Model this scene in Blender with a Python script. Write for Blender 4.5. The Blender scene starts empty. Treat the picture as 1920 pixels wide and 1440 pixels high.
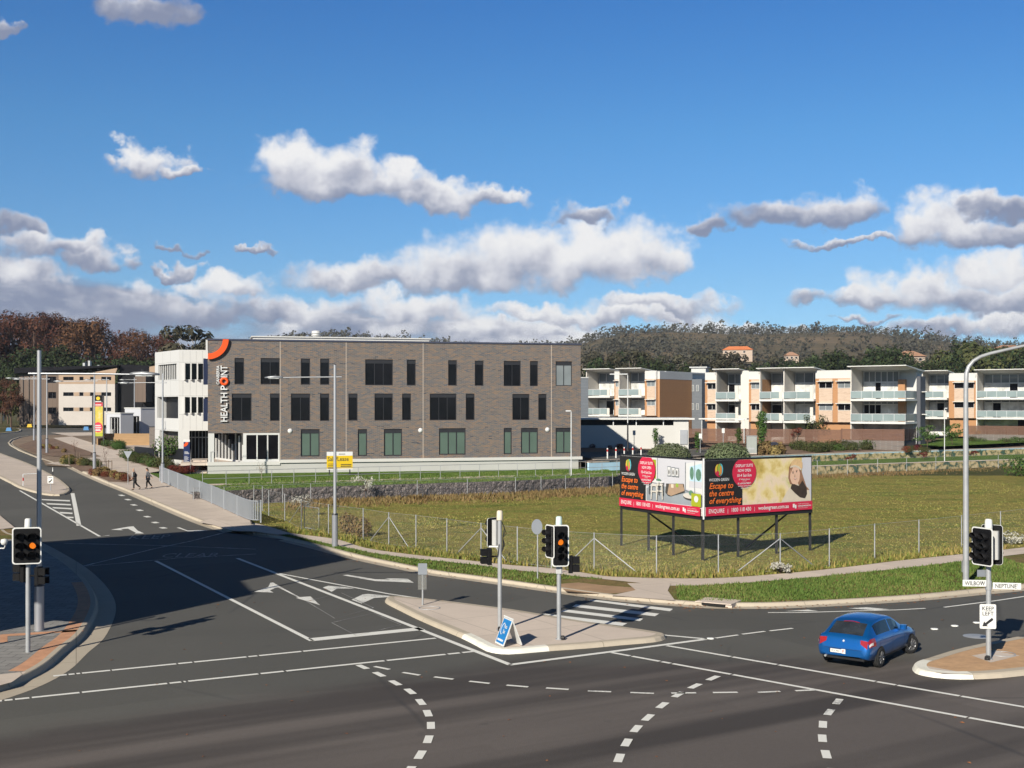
import bpy, bmesh, math, random
from mathutils import Vector, Matrix, noise as mnoise
random.seed(7)
sc = bpy.context.scene
COL = sc.collection
R = math.radians
# ------------------------------------------------------------------ camera
F, CX, HY, CH = 2245.0, 960.0, 760.0, 7.6      # focal length in photo pixels, principal column, horizon row, eye height (m)
cd = bpy.data.cameras.new("camera"); cam = bpy.data.objects.new("camera", cd); COL.objects.link(cam)
cd.sensor_width = 36.0; cd.lens = 36.0*F/1920.0; cd.shift_y = 40.0/1920.0
cd.clip_start = 0.5; cd.clip_end = 12000
cam.location = (0, 0, CH); cam.rotation_euler = (R(90), 0, 0)
sc.camera = cam
# ------------------------------------------------------------------ light
SUN_EL = R(27.0); SUN_H = Vector((-0.46, -0.888, 0)).normalized()
sd = bpy.data.lights.new("sun", 'SUN'); so = bpy.data.objects.new("sun", sd); COL.objects.link(so)
sd.energy = 5.0; sd.angle = R(0.53); sd.color = (1.0, 0.93, 0.80)
sundir = Vector((SUN_H.x*math.cos(SUN_EL), SUN_H.y*math.cos(SUN_EL), math.sin(SUN_EL)))
so.rotation_euler = sundir.to_track_quat('Z', 'Y').to_euler(); so.location = (0, 0, 80)
sc.view_settings.view_transform = 'Standard'; sc.view_settings.look = 'None'
sc.view_settings.exposure = 0.5; sc.view_settings.gamma = 1.0; sc.view_settings.use_curve_mapping = False
sc.render.engine = 'CYCLES'
sc.cycles.use_denoising = True
sc.cycles.max_bounces = 5; sc.cycles.diffuse_bounces = 2; sc.cycles.glossy_bounces = 3; sc.cycles.transparent_max_bounces = 12
sc.cycles.use_adaptive_sampling = True; sc.cycles.adaptive_threshold = 0.015

class NT:
    """shorthand for building node trees"""
    def __init__(s, tree): s.t = tree; s.n = tree.nodes; s.l = tree.links
    def node(s, typ, **kw):
        x = s.n.new(typ)
        for k, v in kw.items(): setattr(x, k, v)
        return x
    def put(s, sock, v):
        if isinstance(v, bpy.types.NodeSocket): s.l.new(v, sock)
        elif v is not None: sock.default_value = v
    def m(s, op, a, b=None, c=None, clamp=False):
        x = s.node('ShaderNodeMath', operation=op, use_clamp=clamp)
        s.put(x.inputs[0], a); s.put(x.inputs[1], b)
        if c is not None: s.put(x.inputs[2], c)
        return x.outputs[0]
    def mix(s, f, a, b, typ='RGBA', blend='MIX'):
        x = s.node('ShaderNodeMix', data_type=typ)
        if typ == 'RGBA':
            x.blend_type = blend; ia, ib, io = 6, 7, 2
            a = (*a, 1) if isinstance(a, tuple) and len(a) == 3 else a; b = (*b, 1) if isinstance(b, tuple) and len(b) == 3 else b
        else: ia, ib, io = 2, 3, 0
        s.put(x.inputs[0], f); s.put(x.inputs[ia], a); s.put(x.inputs[ib], b)
        return x.outputs[io]
    def noise(s, vec, scale, detail=4, rough=.55, dims='3D', dist=0.0):
        x = s.node('ShaderNodeTexNoise', noise_dimensions=dims)
        if vec is not None: s.put(x.inputs['Vector'], vec)
        x.inputs['Scale'].default_value = scale; x.inputs['Detail'].default_value = detail
        x.inputs['Roughness'].default_value = rough; x.inputs['Distortion'].default_value = dist
        return x.outputs[0]
    def ramp(s, f, stops, interp='LINEAR'):
        x = s.node('ShaderNodeValToRGB'); x.color_ramp.interpolation = interp
        e = x.color_ramp.elements
        while len(e) < len(stops): e.new(0.5)
        for q, (p, c) in zip(e, stops): q.position = p; q.color = (*c, 1) if len(c) == 3 else c
        s.put(x.inputs[0], f); return x.outputs[0]
    def mapr(s, v, a, b, c=0.0, d=1.0, smooth=False):
        x = s.node('ShaderNodeMapRange'); x.interpolation_type = 'SMOOTHSTEP' if smooth else 'LINEAR'
        s.put(x.inputs[0], v); s.put(x.inputs[1], a); s.put(x.inputs[2], b); s.put(x.inputs[3], c); s.put(x.inputs[4], d)
        return x.outputs[0]
    def xyz(s, v):
        x = s.node('ShaderNodeSeparateXYZ'); s.put(x.inputs[0], v); return x.outputs
    def vec(s, a, b, c):
        x = s.node('ShaderNodeCombineXYZ'); s.put(x.inputs[0], a); s.put(x.inputs[1], b); s.put(x.inputs[2], c); return x.outputs[0]
    def vm(s, op, a, b):
        x = s.node('ShaderNodeVectorMath', operation=op); s.put(x.inputs[0], a); s.put(x.inputs[1], b); return x.outputs[0]

# ------------------------------------------------------------------ sky with cumulus
def build_world():
    w = bpy.data.worlds.new("World"); sc.world = w; w.use_nodes = True
    t = NT(w.node_tree); t.n.clear()
    out = t.node('ShaderNodeOutputWorld')
    sky = t.node('ShaderNodeTexSky', sky_type='NISHITA'); sky.sun_disc = False
    sky.sun_elevation = SUN_EL; sky.sun_rotation = math.atan2(SUN_H.x, SUN_H.y); sky.altitude = 600
    sky.air_density = 1.0; sky.dust_density = 0.1; sky.ozone_density = 2.2
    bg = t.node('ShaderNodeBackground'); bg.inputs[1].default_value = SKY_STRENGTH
    d = t.xyz(t.node('ShaderNodeTexCoord').outputs['Generated'])
    air = t.ramp(d[2], [(0.0, (.56, .85, 1.30)), (.10, (.53, .81, 1.10)), (.22, (.43, .84, 1.16)), (.36, SKY_TINT), (.60, (.085, .16, .25)), (1.0, (.05, .085, .13))])  # upper stops darken the sky overhead to cut fill light in the shade
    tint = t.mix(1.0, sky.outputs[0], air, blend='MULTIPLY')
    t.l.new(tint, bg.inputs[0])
    u = t.m('MULTIPLY', t.m('ARCTAN2', d[0], d[1]), 100.0)
    hyp = t.m('MAXIMUM', t.m('SQRT', t.m('ADD', t.m('MULTIPLY', d[0], d[0]), t.m('MULTIPLY', d[1], d[1]))), 0.02)
    v = t.m('MULTIPLY', t.m('DIVIDE', d[2], hyp), 100.0)
    p = t.vec(u, v, 0.0)
    # domain warp
    wn = t.node('ShaderNodeTexNoise'); t.put(wn.inputs['Vector'], p); wn.inputs['Scale'].default_value = 0.30; wn.inputs['Detail'].default_value = 9; wn.inputs['Roughness'].default_value = .56
    wo = t.xyz(t.vm('SUBTRACT', wn.outputs[1], (0.5, 0.5, 0.5)))
    uu = t.m('ADD', u, t.m('MULTIPLY', wo[0], 8.5)); vv = t.m('ADD', v, t.m('MULTIPLY', wo[1], 5.0))
    field, hsum, wsum = None, None, None
    for (px, py, rx, ry, hb) in CLOUDS:
        a = math.atan((px-CX)/F); cu = a*100; cv = (HY-py)/F*math.cos(a)*100; ru = rx/F*100; rv = ry/F*100
        du = t.m('MULTIPLY', t.m('SUBTRACT', uu, cu), 1/ru)
        dv = t.m('MULTIPLY', t.m('SUBTRACT', vv, cv), 1/rv)
        dn = t.m('MAXIMUM', dv, t.m('MULTIPLY', dv, -1.45))
        e = t.m('SUBTRACT', 1.0, t.m('MULTIPLY_ADD', du, du, t.m('MULTIPLY', dn, dn)))
        field = e if field is None else t.m('SMOOTH_MAX', field, e, 0.15)
        wt = t.m('POWER', t.m('DIVIDE', 1.0, t.m('SUBTRACT', 1.3, e)), 4.0)
        hh = t.m('MULTIPLY', wt, t.m('ADD', dv, hb))
        hsum = hh if hsum is None else t.m('ADD', hsum, hh)
        wsum = wt if wsum is None else t.m('ADD', wsum, wt)
    height = t.m('DIVIDE', hsum, wsum)
    n1 = t.noise(p, 0.36, 9, .53)
    def billow(du_, dv_):
        return t.noise(t.vec(t.m('ADD', u, du_), t.m('ADD', v, dv_), 1.7), 0.19, 6, .5)
    relief = t.m('MULTIPLY', t.m('SUBTRACT', billow(0, 0), billow(-0.8, 1.1)), 1.5)
    # low layered bank near the horizon, thicker to the west
    nb = t.noise(t.vec(t.m('MULTIPLY', u, .42), v, 3.3), 0.20, 9, .58)
    top = t.mapr(u, -38, 30, 12.6, 6.8)
    band = t.mapr(t.m('SUBTRACT', v, top), 0.5, -3.5, 0, 1, True)
    cover = t.mapr(u, -6, 28, 1.0, .52, True)
    bank = t.m('ADD', t.m('ADD', t.m('MULTIPLY', cover, 1.35), t.m('MULTIPLY_ADD', nb, 3.6, -2.45)), t.m('MULTIPLY_ADD', band, 3.0, -3.0))
    field2 = t.m('ADD', field, t.m('MULTIPLY_ADD', n1, 1.9, -0.85))
    dens = t.m('MAXIMUM', field2, bank)
    alpha = t.mapr(dens, -0.24, 0.85, 0, 1, True)
    alpha = t.m('MULTIPLY', alpha, t.mapr(v, 0.0, 1.0, 0, 1))
    isb = t.mapr(t.m('SUBTRACT', field2, bank), -0.35, 0.35, 0, 1, True)
    def bk(dv_): return t.noise(t.vec(t.m('MULTIPLY', t.m('ADD', u, -dv_*.5), .42), t.m('ADD', v, dv_), 3.3), 0.20, 5, .55)
    hbank = t.m('MULTIPLY', t.m('SUBTRACT', bk(0.0), bk(1.5)), 5.5)
    hbank = t.m('ADD', hbank, t.mapr(u, -26, 10, -.85, .50))
    hmix = t.mix(isb, hbank, height, 'FLOAT')
    lit = t.m('ADD', t.m('MULTIPLY_ADD', hmix, 0.72, 0.52), relief, clamp=True)
    col = t.ramp(lit, [(0.0, (.27, .31, .44)), (.3, (.42, .45, .56)), (.55, (.66, .67, .745)), (.78, (.88, .88, .91)), (1, (1.0, .99, .985))])
    cb = t.node('ShaderNodeBackground'); t.l.new(col, cb.inputs[0]); cb.inputs[1].default_value = CLOUD_STRENGTH
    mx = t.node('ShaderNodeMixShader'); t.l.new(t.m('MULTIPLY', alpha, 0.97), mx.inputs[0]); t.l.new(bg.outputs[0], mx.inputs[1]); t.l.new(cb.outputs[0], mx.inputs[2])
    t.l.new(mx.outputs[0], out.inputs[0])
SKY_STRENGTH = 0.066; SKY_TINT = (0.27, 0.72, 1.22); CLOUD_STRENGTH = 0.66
CLOUDS = [  # column, row, half width, half height (photo pixels, turned into directions), brightness
 (288,305,72,36,.1),(252,296,40,28,.2),(345,324,42,15,-.1),
 (560,318,95,55,.2),(635,318,90,55,.25),(610,352,140,42,-.1),(745,345,70,45,.1),(830,372,110,36,0),(915,372,75,20,0),
 (1010,490,250,72,.25),(1150,475,140,72,.4),(1240,492,62,50,.4),(870,505,160,55,.1),(690,520,170,42,-.1),(1105,402,75,26,-.5),
 (1480,402,140,32,-.5),(1570,392,90,40,-.3),(1330,425,45,25,-.5),(1580,462,110,12,-.3),
 (1760,415,85,52,.3),(1820,440,140,36,-.2),(1855,398,100,28,-.6),
 (1720,548,110,48,.2),(1850,560,190,42,-.1),(1870,510,90,40,.4),(1600,556,95,24,-.1),
 (1230,572,160,24,0),(1010,590,110,24,.2),(1620,598,70,8,-.4),(1150,595,200,26,.2),
 (35,428,42,26,-.7),(70,470,80,40,-.2),(150,462,55,28,-.1),(200,490,48,28,-.3),(40,525,95,46,-.3),(350,505,28,20,-.4),(312,514,32,13,-.6),(335,467,24,9,-.7),(485,467,36,9,-.6),
 (420,540,90,30,.3),(780,580,130,38,.2),(560,590,160,40,-.3),(250,590,300,48,-.5),
 (1350,618,130,22,.25),(1500,634,170,14,.1),(1760,618,130,20,-.1),(1870,604,90,24,.1),(1000,620,160,24,.1),
 (270,25,90,38,-.75),(10,62,35,18,-.8)]
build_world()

# ------------------------------------------------------------------ coordinates
def S(y):                                  # the side street climbs away from the junction
    return 0.0 if y < 67 else (0.025*(y-67) if y < 200 else 3.325+0.004*(y-200))
def G(px, py, z=0.0):                      # point of height z seen at a photo pixel
    D = (CH-z)*F/(py-HY); return Vector(((px-CX)*D/F, D, z))
def GS(px, py, dz=0.0):                    # point of the climbing street ground
    z = 0.0
    for _ in range(40):
        D = (CH-z)*F/max(py-HY, 2.0); z = 0.5*z+0.5*(S(D)+dz)
    return Vector(((px-CX)*D/F, D, z))
def AT(px, py, D): return Vector(((px-CX)*D/F, D, CH-(py-HY)*D/F))
def HZ(py, D): return CH-(py-HY)*D/F
def XX(px, D): return (px-CX)*D/F
def smooth(pts, n=6, closed=False):
    out = []; N = len(pts); P = [Vector(p) for p in pts]
    rng = range(N) if closed else range(N-1)
    for i in rng:
        p1, p2 = P[i], P[(i+1) % N]
        p0 = P[(i-1) % N] if (closed or i > 0) else p1*2-p2
        p3 = P[(i+2) % N] if (closed or i+2 < N) else p2*2-p1
        for k in range(n):
            q = k/n
            out.append(0.5*((2*p1)+(p2-p0)*q+(2*p0-5*p1+4*p2-p3)*q*q+(3*p1-p0-3*p2+p3)*q**3))
    if not closed: out.append(P[-1])
    return out

# ------------------------------------------------------------------ materials
M = {}
def principled(name):
    m = bpy.data.materials.new(name); m.use_nodes = True
    t = NT(m.node_tree); b = t.n['Principled BSDF']; M[name] = m
    return m, t, b
def mat(name, rgb, rough=.6, var=.12, scale=2.0, bump=0.0, bscale=None, metal=0.0, spec=.4, detail=5, coat=0.0, grime=None):
    m, t, b = principled(name)
    co = t.node('ShaderNodeTexCoord').outputs['Object']
    n = t.noise(co, scale, detail, .6)
    lo = tuple(c*(1-var) for c in rgb); hi = tuple(min(1, c*(1+var)) for c in rgb)
    c = t.ramp(n, [(.28, lo), (.72, hi)])
    if grime:
        g = t.noise(co, grime[0], 6, .7); c = t.mix(t.mapr(g, .52, .75, 0, grime[2]), c, grime[1])
    t.l.new(c, b.inputs['Base Color'])
    b.inputs['Roughness'].default_value = rough; b.inputs['Metallic'].default_value = metal
    b.inputs['Specular IOR Level'].default_value = spec
    if coat: b.inputs['Coat Weight'].default_value = coat; b.inputs['Coat Roughness'].default_value = .06
    if bump:
        bp = t.node('ShaderNodeBump'); bp.inputs['Strength'].default_value = bump; bp.inputs['Distance'].default_value = .05
        t.l.new(t.noise(co, bscale or scale*8, 4, .6), bp.inputs['Height']); t.l.new(bp.outputs[0], b.inputs['Normal'])
    return m
def leafmat(name, cols, rough=.75, nscale=.35, transl=.0):
    """foliage: every leaf clump its own tone, with broader light and dark patches and a tone per plant"""
    m, t, b = principled(name)
    geo = t.node('ShaderNodeNewGeometry'); oi = t.node('ShaderNodeObjectInfo')
    n = t.noise(t.node('ShaderNodeTexCoord').outputs['Object'], nscale, 3, .6)
    f = t.m('ADD', t.m('MULTIPLY', geo.outputs['Random Per Island'], .38), t.m('MULTIPLY', n, .62))
    k = len(cols)
    c = t.ramp(f, [(.22+.56*i/(k-1), col) for i, col in enumerate(cols)])
    hs = t.node('ShaderNodeHueSaturation')
    t.put(hs.inputs['Value'], t.m('MULTIPLY_ADD', oi.outputs['Random'], .45, .78)); t.put(hs.inputs['Hue'], t.m('MULTIPLY_ADD', oi.outputs['Random'], .03, .485))
    t.l.new(c, hs.inputs['Color']); t.l.new(hs.outputs[0], b.inputs['Base Color'])
    b.inputs['Roughness'].default_value = rough; b.inputs['Specular IOR Level'].default_value = .2
    return m

# ------------------------------------------------------------------ mesh helper
class MB:
    def __init__(s): s.v = []; s.f = []; s.mi = []; s.sm = []
    def add(s, vs, fs, mi=0, sm=False, M4=None):
        o = len(s.v)
        s.v += [tuple(M4 @ Vector(q)) for q in vs] if M4 else [tuple(q) for q in vs]
        s.f += [tuple(o+i for i in f) for f in fs]; s.mi += [mi]*len(fs); s.sm += [sm]*len(fs); return s
    def box(s, x0, y0, z0, x1, y1, z1, mi=0, M4=None):
        vs = [(x0,y0,z0),(x1,y0,z0),(x1,y1,z0),(x0,y1,z0),(x0,y0,z1),(x1,y0,z1),(x1,y1,z1),(x0,y1,z1)]
        return s.add(vs, [(0,3,2,1),(4,5,6,7),(0,1,5,4),(1,2,6,5),(2,3,7,6),(3,0,4,7)], mi, False, M4)
    def bbox(s, x0, y0, z0, x1, y1, z1, b=.01, mi=0, M4=None):   # bevelled vertical edges
        vs = []; prof = [(x0+b,y0),(x1-b,y0),(x1,y0+b),(x1,y1-b),(x1-b,y1),(x0+b,y1),(x0,y1-b),(x0,y0+b)]
        return s.prism(prof, z0, z1, mi, M4)
    def prism(s, prof, z0, z1, mi=0, M4=None):
        n = len(prof)
        vs = [(x, y, z0) for x, y in prof]+[(x, y, z1) for x, y in prof]
        fs = [(i, (i+1) % n, n+(i+1) % n, n+i) for i in range(n)]+[tuple(range(n-1, -1, -1)), tuple(range(n, 2*n))]
        return s.add(vs, fs, mi, False, M4)
    def slab(s, prof, y0, y1, mi=0, M4=None):                     # outline in x,z extruded along y
        n = len(prof)
        vs = [(x, y0, z) for x, z in prof]+[(x, y1, z) for x, z in prof]
        fs = [((i+1) % n, i, n+i, n+(i+1) % n) for i in range(n)]+[tuple(range(n)), tuple(range(2*n-1, n-1, -1))]
        return s.add(vs, fs, mi, False, M4)
    def tube(s, pts, r, n=8, mi=0, cap=True, M4=None):
        P = [Vector(p) for p in pts]; rr = r if isinstance(r, (list, tuple)) else [r]*len(P)
        vs = []; up0 = None
        for i, p in enumerate(P):
            d = ((P[min(i+1, len(P)-1)]-P[max(i-1, 0)])).normalized()
            if up0 is None: up0 = Vector((0, 0, 1)) if abs(d.z) < .9 else Vector((1, 0, 0))
            a = d.cross(up0); 
            if a.length < 1e-4: a = d.orthogonal()
            a.normalize(); b = d.cross(a).normalized()
            vs += [tuple(p+a*(rr[i]*math.cos(2*math.pi*k/n))+b*(rr[i]*math.sin(2*math.pi*k/n))) for k in range(n)]
        fs = []
        for i in range(len(P)-1):
            for k in range(n):
                fs.append((i*n+k, i*n+(k+1) % n, (i+1)*n+(k+1) % n, (i+1)*n+k))
        o = len(s.v); s.add(vs, fs, mi, True, M4)
        if cap: s.add([vs[k] for k in range(n)], [tuple(range(n-1, -1, -1))], mi, False, M4); s.add(vs[-n:], [tuple(range(n))], mi, False, M4)
        return s
    def cyl(s, x, y, z0, z1, r, n=14, mi=0, r1=None, M4=None): return s.tube([(x, y, z0), (x, y, z1)], [r, r if r1 is None else r1], n, mi, True, M4)
    def lathe(s, prof, x=0, y=0, n=16, mi=0, M4=None):
        vs = [(x+r*math.cos(2*math.pi*k/n), y+r*math.sin(2*math.pi*k/n), z) for r, z in prof for k in range(n)]
        fs = [(i*n+k, i*n+(k+1) % n, (i+1)*n+(k+1) % n, (i+1)*n+k) for i in range(len(prof)-1) for k in range(n)]
        return s.add(vs, fs, mi, True, M4)
    def quad(s, a, b, c, d, mi=0): return s.add([a, b, c, d], [(0, 1, 2, 3)], mi)
    def mesh(s, name, mats):
        me = bpy.data.meshes.new(name); me.from_pydata(s.v, [], s.f); me.update()
        mats = mats if isinstance(mats, (list, tuple)) else [mats]
        for q in mats: me.materials.append(M[q] if isinstance(q, str) else q)
        me.polygons.foreach_set('material_index', s.mi); me.polygons.foreach_set('use_smooth', s.sm)
        return me
    def build(s, name, mats, parent=None, loc=(0, 0, 0), rz=0.0):
        o = bpy.data.objects.new(name, s.mesh(name, mats)); COL.objects.link(o)
        o.location = loc; o.rotation_euler = (0, 0, rz)
        if parent: o.parent = parent
        return o
def tag(o, label=None, cat=None, group=None, kind=None):
    if label: o['label'] = label
    if cat: o['category'] = cat
    if group: o['group'] = group
    if kind: o['kind'] = kind
    return o
def thing(name, label, cat, loc=(0, 0, 0), rz=0.0, group=None):
    o = bpy.data.objects.new(name, None); COL.objects.link(o); o.empty_display_size = .3
    o.location = loc; o.rotation_euler = (0, 0, rz)
    return tag(o, label, cat, group)
def part(name, parent, label=None):
    o = bpy.data.objects.new(name, None); COL.objects.link(o); o.parent = parent
    if label: o['label'] = label
    return o
def dup(o, parent=None, loc=None, rz=None, sc_=None, label=None, group=None):
    c = o.copy(); COL.objects.link(c)
    if parent is not None: c.parent = parent
    if loc is not None: c.location = loc
    if rz is not None: c.rotation_euler = (0, 0, rz)
    if sc_ is not None: c.scale = sc_ if isinstance(sc_, (tuple, list)) else (sc_, sc_, sc_)
    if label: c['label'] = label
    if group: c['group'] = group
    for ch in CHILD(o): dup(ch, c)
    return c
def CHILD(o): return [q for q in COL.objects if q.parent == o]
def text_into(mb, s, size, M4, mi=0, depth=0.0, align='LEFT', shear=0.0, bold=0.0, sx=1.0, font=None):
    """lettering as real mesh faces in the plane x (along) / z (up) of M4, facing -y"""
    c = bpy.data.curves.new('lettering', 'FONT'); c.body = s; c.size = size; c.align_x = align; c.shear = shear
    c.extrude = depth; c.offset = bold*size; c.resolution_u = 2
    o = bpy.data.objects.new('lettering', c); COL.objects.link(o)
    me = bpy.data.meshes.new_from_object(o.evaluated_get(bpy.context.evaluated_depsgraph_get()))
    vs = [(q.co.x*sx, -q.co.z, q.co.y) for q in me.vertices]; fs = [tuple(p.vertices) for p in me.polygons]
    mb.add(vs, fs, mi, False, M4)
    bpy.data.objects.remove(o); bpy.data.meshes.remove(me); bpy.data.curves.remove(c)
    return mb
TR = Matrix.Translation
def RZ(a): return Matrix.Rotation(a, 4, 'Z')
def RX(a): return Matrix.Rotation(a, 4, 'X')
def RY(a): return Matrix.Rotation(a, 4, 'Y')
# ================================================================== GROUND, ROADS, MARKINGS
def asphalt(name, zones):
    m, t, b = principled(name)
    co = t.node('ShaderNodeTexCoord').outputs['Object']; c3 = t.xyz(co)
    ca, sa = math.cos(R(31)), math.sin(R(31)); al = t.m('ADD', t.m('MULTIPLY', c3[0], ca), t.m('MULTIPLY', c3[1], sa)); ac = t.m('SUBTRACT', t.m('MULTIPLY', c3[1], ca), t.m('MULTIPLY', c3[0], sa))
    rv_ = t.vec(t.m('MULTIPLY', al, .022), t.m('MULTIPLY', ac, .40), 0)
    wear = t.noise(rv_, 1.0, 3, .5)                       # wheel tracks along the main road
    big = t.noise(co, .09, 5, .6); fine = t.noise(co, 9, 4, .7); speck = t.noise(co, 38, 2, .5)
    grey = t.ramp(big, [(.3, (.080, .078, .070)), (.7, (.100, .096, .086))])
    if zones:
        brown = t.ramp(big, [(.3, (.090, .077, .070)), (.7, (.112, .097, .088))])
        f = t.m('SUBTRACT', t.m('MULTIPLY_ADD', t.m('MINIMUM', c3[0], 0.5), .66, 35.2), c3[1])
        f = t.mapr(t.m('ADD', f, t.m('MULTIPLY', t.noise(co, .35, 4), 3.0)), .2, 2.6, 0, 1, True)
        tracks = t.mapr(wear, .42, .60, .55, 1.12, True)
        c = t.mix(f, grey, t.mix(1.0, brown, t.vec(tracks, tracks, tracks), blend='MULTIPLY'))
    else: c = grey
    k = t.m('ADD', t.m('MULTIPLY_ADD', fine, .34, .68), t.m('MULTIPLY_ADD', speck, .5, -.10))
    c = t.mix(1.0, c, t.vec(k, k, k), blend='MULTIPLY')
    pat = t.node('ShaderNodeTexVoronoi', distance='CHEBYCHEV'); t.put(pat.inputs['Vector'], t.vec(t.m('MULTIPLY', al, .06), t.m('MULTIPLY', ac, .16), 0)); pat.inputs['Scale'].default_value = 1.3
    pv = t.m('MULTIPLY_ADD', t.xyz(pat.outputs['Color'])[1], .16, .92); c = t.mix(1.0, c, t.vec(pv, pv, pv), blend='MULTIPLY')
    # sealed cracks and oil spots
    vo = t.node('ShaderNodeTexVoronoi', feature='DISTANCE_TO_EDGE'); t.put(vo.inputs['Vector'], t.vm('ADD', co, t.vm('MULTIPLY', t.node('ShaderNodeTexNoise').outputs[1], (2., 2., 0)))); vo.inputs['Scale'].default_value = .11
    crack = t.m('MULTIPLY', t.mapr(vo.outputs['Distance'], .008, .0, 0, .55), t.mapr(t.noise(co, .12, 2), .5, .6))
    oil = t.mapr(t.noise(co, 1.1, 4, .6), .66, .80, 0, .45)
    c = t.mix(t.m('MAXIMUM', crack, oil), c, (.03, .03, .032))
    t.l.new(c, b.inputs['Base Color']); b.inputs['Roughness'].default_value = .82; b.inputs['Specular IOR Level'].default_value = .3
    bp = t.node('ShaderNodeBump'); bp.inputs['Strength'].default_value = .35; bp.inputs['Distance'].default_value = .02
    t.l.new(speck, bp.inputs['Height']); t.l.new(bp.outputs[0], b.inputs['Normal'])
asphalt('asphalt_main', True); asphalt('asphalt_side', False)
def paint(name, wornness):
    m, t, b = principled(name)
    co = t.node('ShaderNodeTexCoord').outputs['Object']
    n = t.m('ADD', t.m('MULTIPLY', t.noise(co, 1.2, 5, .7), .55), t.m('MULTIPLY', t.noise(co, 16, 4, .7), .45))
    c = t.mix(t.mapr(n, wornness, wornness+.14), (.72, .71, .66), (.20, .195, .185))
    t.l.new(c, b.inputs['Base Color']); b.inputs['Roughness'].default_value = .6
paint('line_paint', .60); paint('worn_paint', .49); paint('faded_paint', .40); paint('very_faded_paint', .33)
def slabs(name, rgb, pitch, grime, ang=0.0, var=.08):
    m, t, b = principled(name)
    co = t.node('ShaderNodeTexCoord').outputs['Object']
    mp = t.node('ShaderNodeMapping'); t.put(mp.inputs[0], co); mp.inputs['Rotation'].default_value = (0, 0, ang)
    c3 = t.xyz(mp.outputs[0]); j = None
    for ax in (0, 1):
        k = t.m('FRACT', t.m('DIVIDE', c3[ax], pitch[ax])); e = t.m('MINIMUM', k, t.m('SUBTRACT', 1.0, k)); q = t.m('LESS_THAN', e, .014/pitch[ax]*1.0)
        j = q if j is None else t.m('MAXIMUM', j, q)
    cell = t.node('ShaderNodeTexWhiteNoise'); t.put(cell.inputs['Vector'], t.vec(t.m('FLOOR', t.m('DIVIDE', c3[0], pitch[0])), t.m('FLOOR', t.m('DIVIDE', c3[1], pitch[1])), 0))
    n = t.m('ADD', t.m('MULTIPLY', t.noise(co, .7, 6, .65), .6), t.m('ADD', t.m('MULTIPLY', cell.outputs[0], .25), t.m('MULTIPLY', t.noise(co, 14, 3, .7), .3)))
    c = t.ramp(n, [(.3, tuple(v*(1-var*1.6) for v in rgb)), (.8, tuple(v*(1+var) for v in rgb))])
    c = t.mix(t.mapr(t.noise(co, .45, 7, .72), .54, .78, 0, .34), c, grime)
    c = t.mix(t.mapr(t.noise(co, 2.3, 4, .6), .68, .76, 0, .25), c, tuple(v*.55 for v in grime))
    c = t.mix(t.m('MULTIPLY', j, .55), c, tuple(v*.5 for v in grime))
    t.l.new(c, b.inputs['Base Color']); b.inputs['Roughness'].default_value = .85; b.inputs['Specular IOR Level'].default_value = .25
slabs('concrete', (.56, .475, .405), (2.4, 3.1), (.28, .25, .215), R(-30))

mat('kerb_white', (.72, .70, .62), .7, .06, 1.5, grime=(1.2, (.4, .37, .31), .4))
mat('brick_band', (.50, .26, .15), .85, .18, 3, .2, 30)
mat('gravel', (.50, .31, .17), .95, .16, 3, .6, 40, grime=(.9, (.40, .24, .13), .6))
mat('dirt', (.20, .145, .10), .95, .25, .5, .5, 12)
mat('mulch', (.17, .11, .075), .95, .35, 1.4, .8, 12)
mat('bare_earth', (.33, .21, .12), .95, .2, .9, .4, 14)
slabs('kerb_concrete', (.42, .365, .29), (2.6, 2.9), (.24, .205, .165), R(-20))
slabs('street_paving', (.50, .425, .365), (1.5, 1.5), (.30, .26, .225), R(28))
def pavers(name):
    m, t, b = principled(name)
    co = t.node('ShaderNodeTexCoord').outputs['Object']
    br = t.node('ShaderNodeTexBrick'); t.put(br.inputs['Vector'], co); br.inputs['Scale'].default_value = 1
    br.inputs['Brick Width'].default_value = .6; br.inputs['Row Height'].default_value = .4; br.inputs['Mortar Size'].default_value = .012
    br.inputs['Color1'].default_value = (.20, .19, .18, 1); br.inputs['Color2'].default_value = (.26, .25, .235, 1); br.inputs['Mortar'].default_value = (.07, .07, .07, 1)
    k = t.m('MULTIPLY_ADD', t.noise(co, 2, 5, .6), .5, .75)
    t.l.new(t.mix(1.0, br.outputs[0], t.vec(k, k, k), blend='MULTIPLY'), b.inputs['Base Color']); b.inputs['Roughness'].default_value = .85
pavers('pavers')
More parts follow.
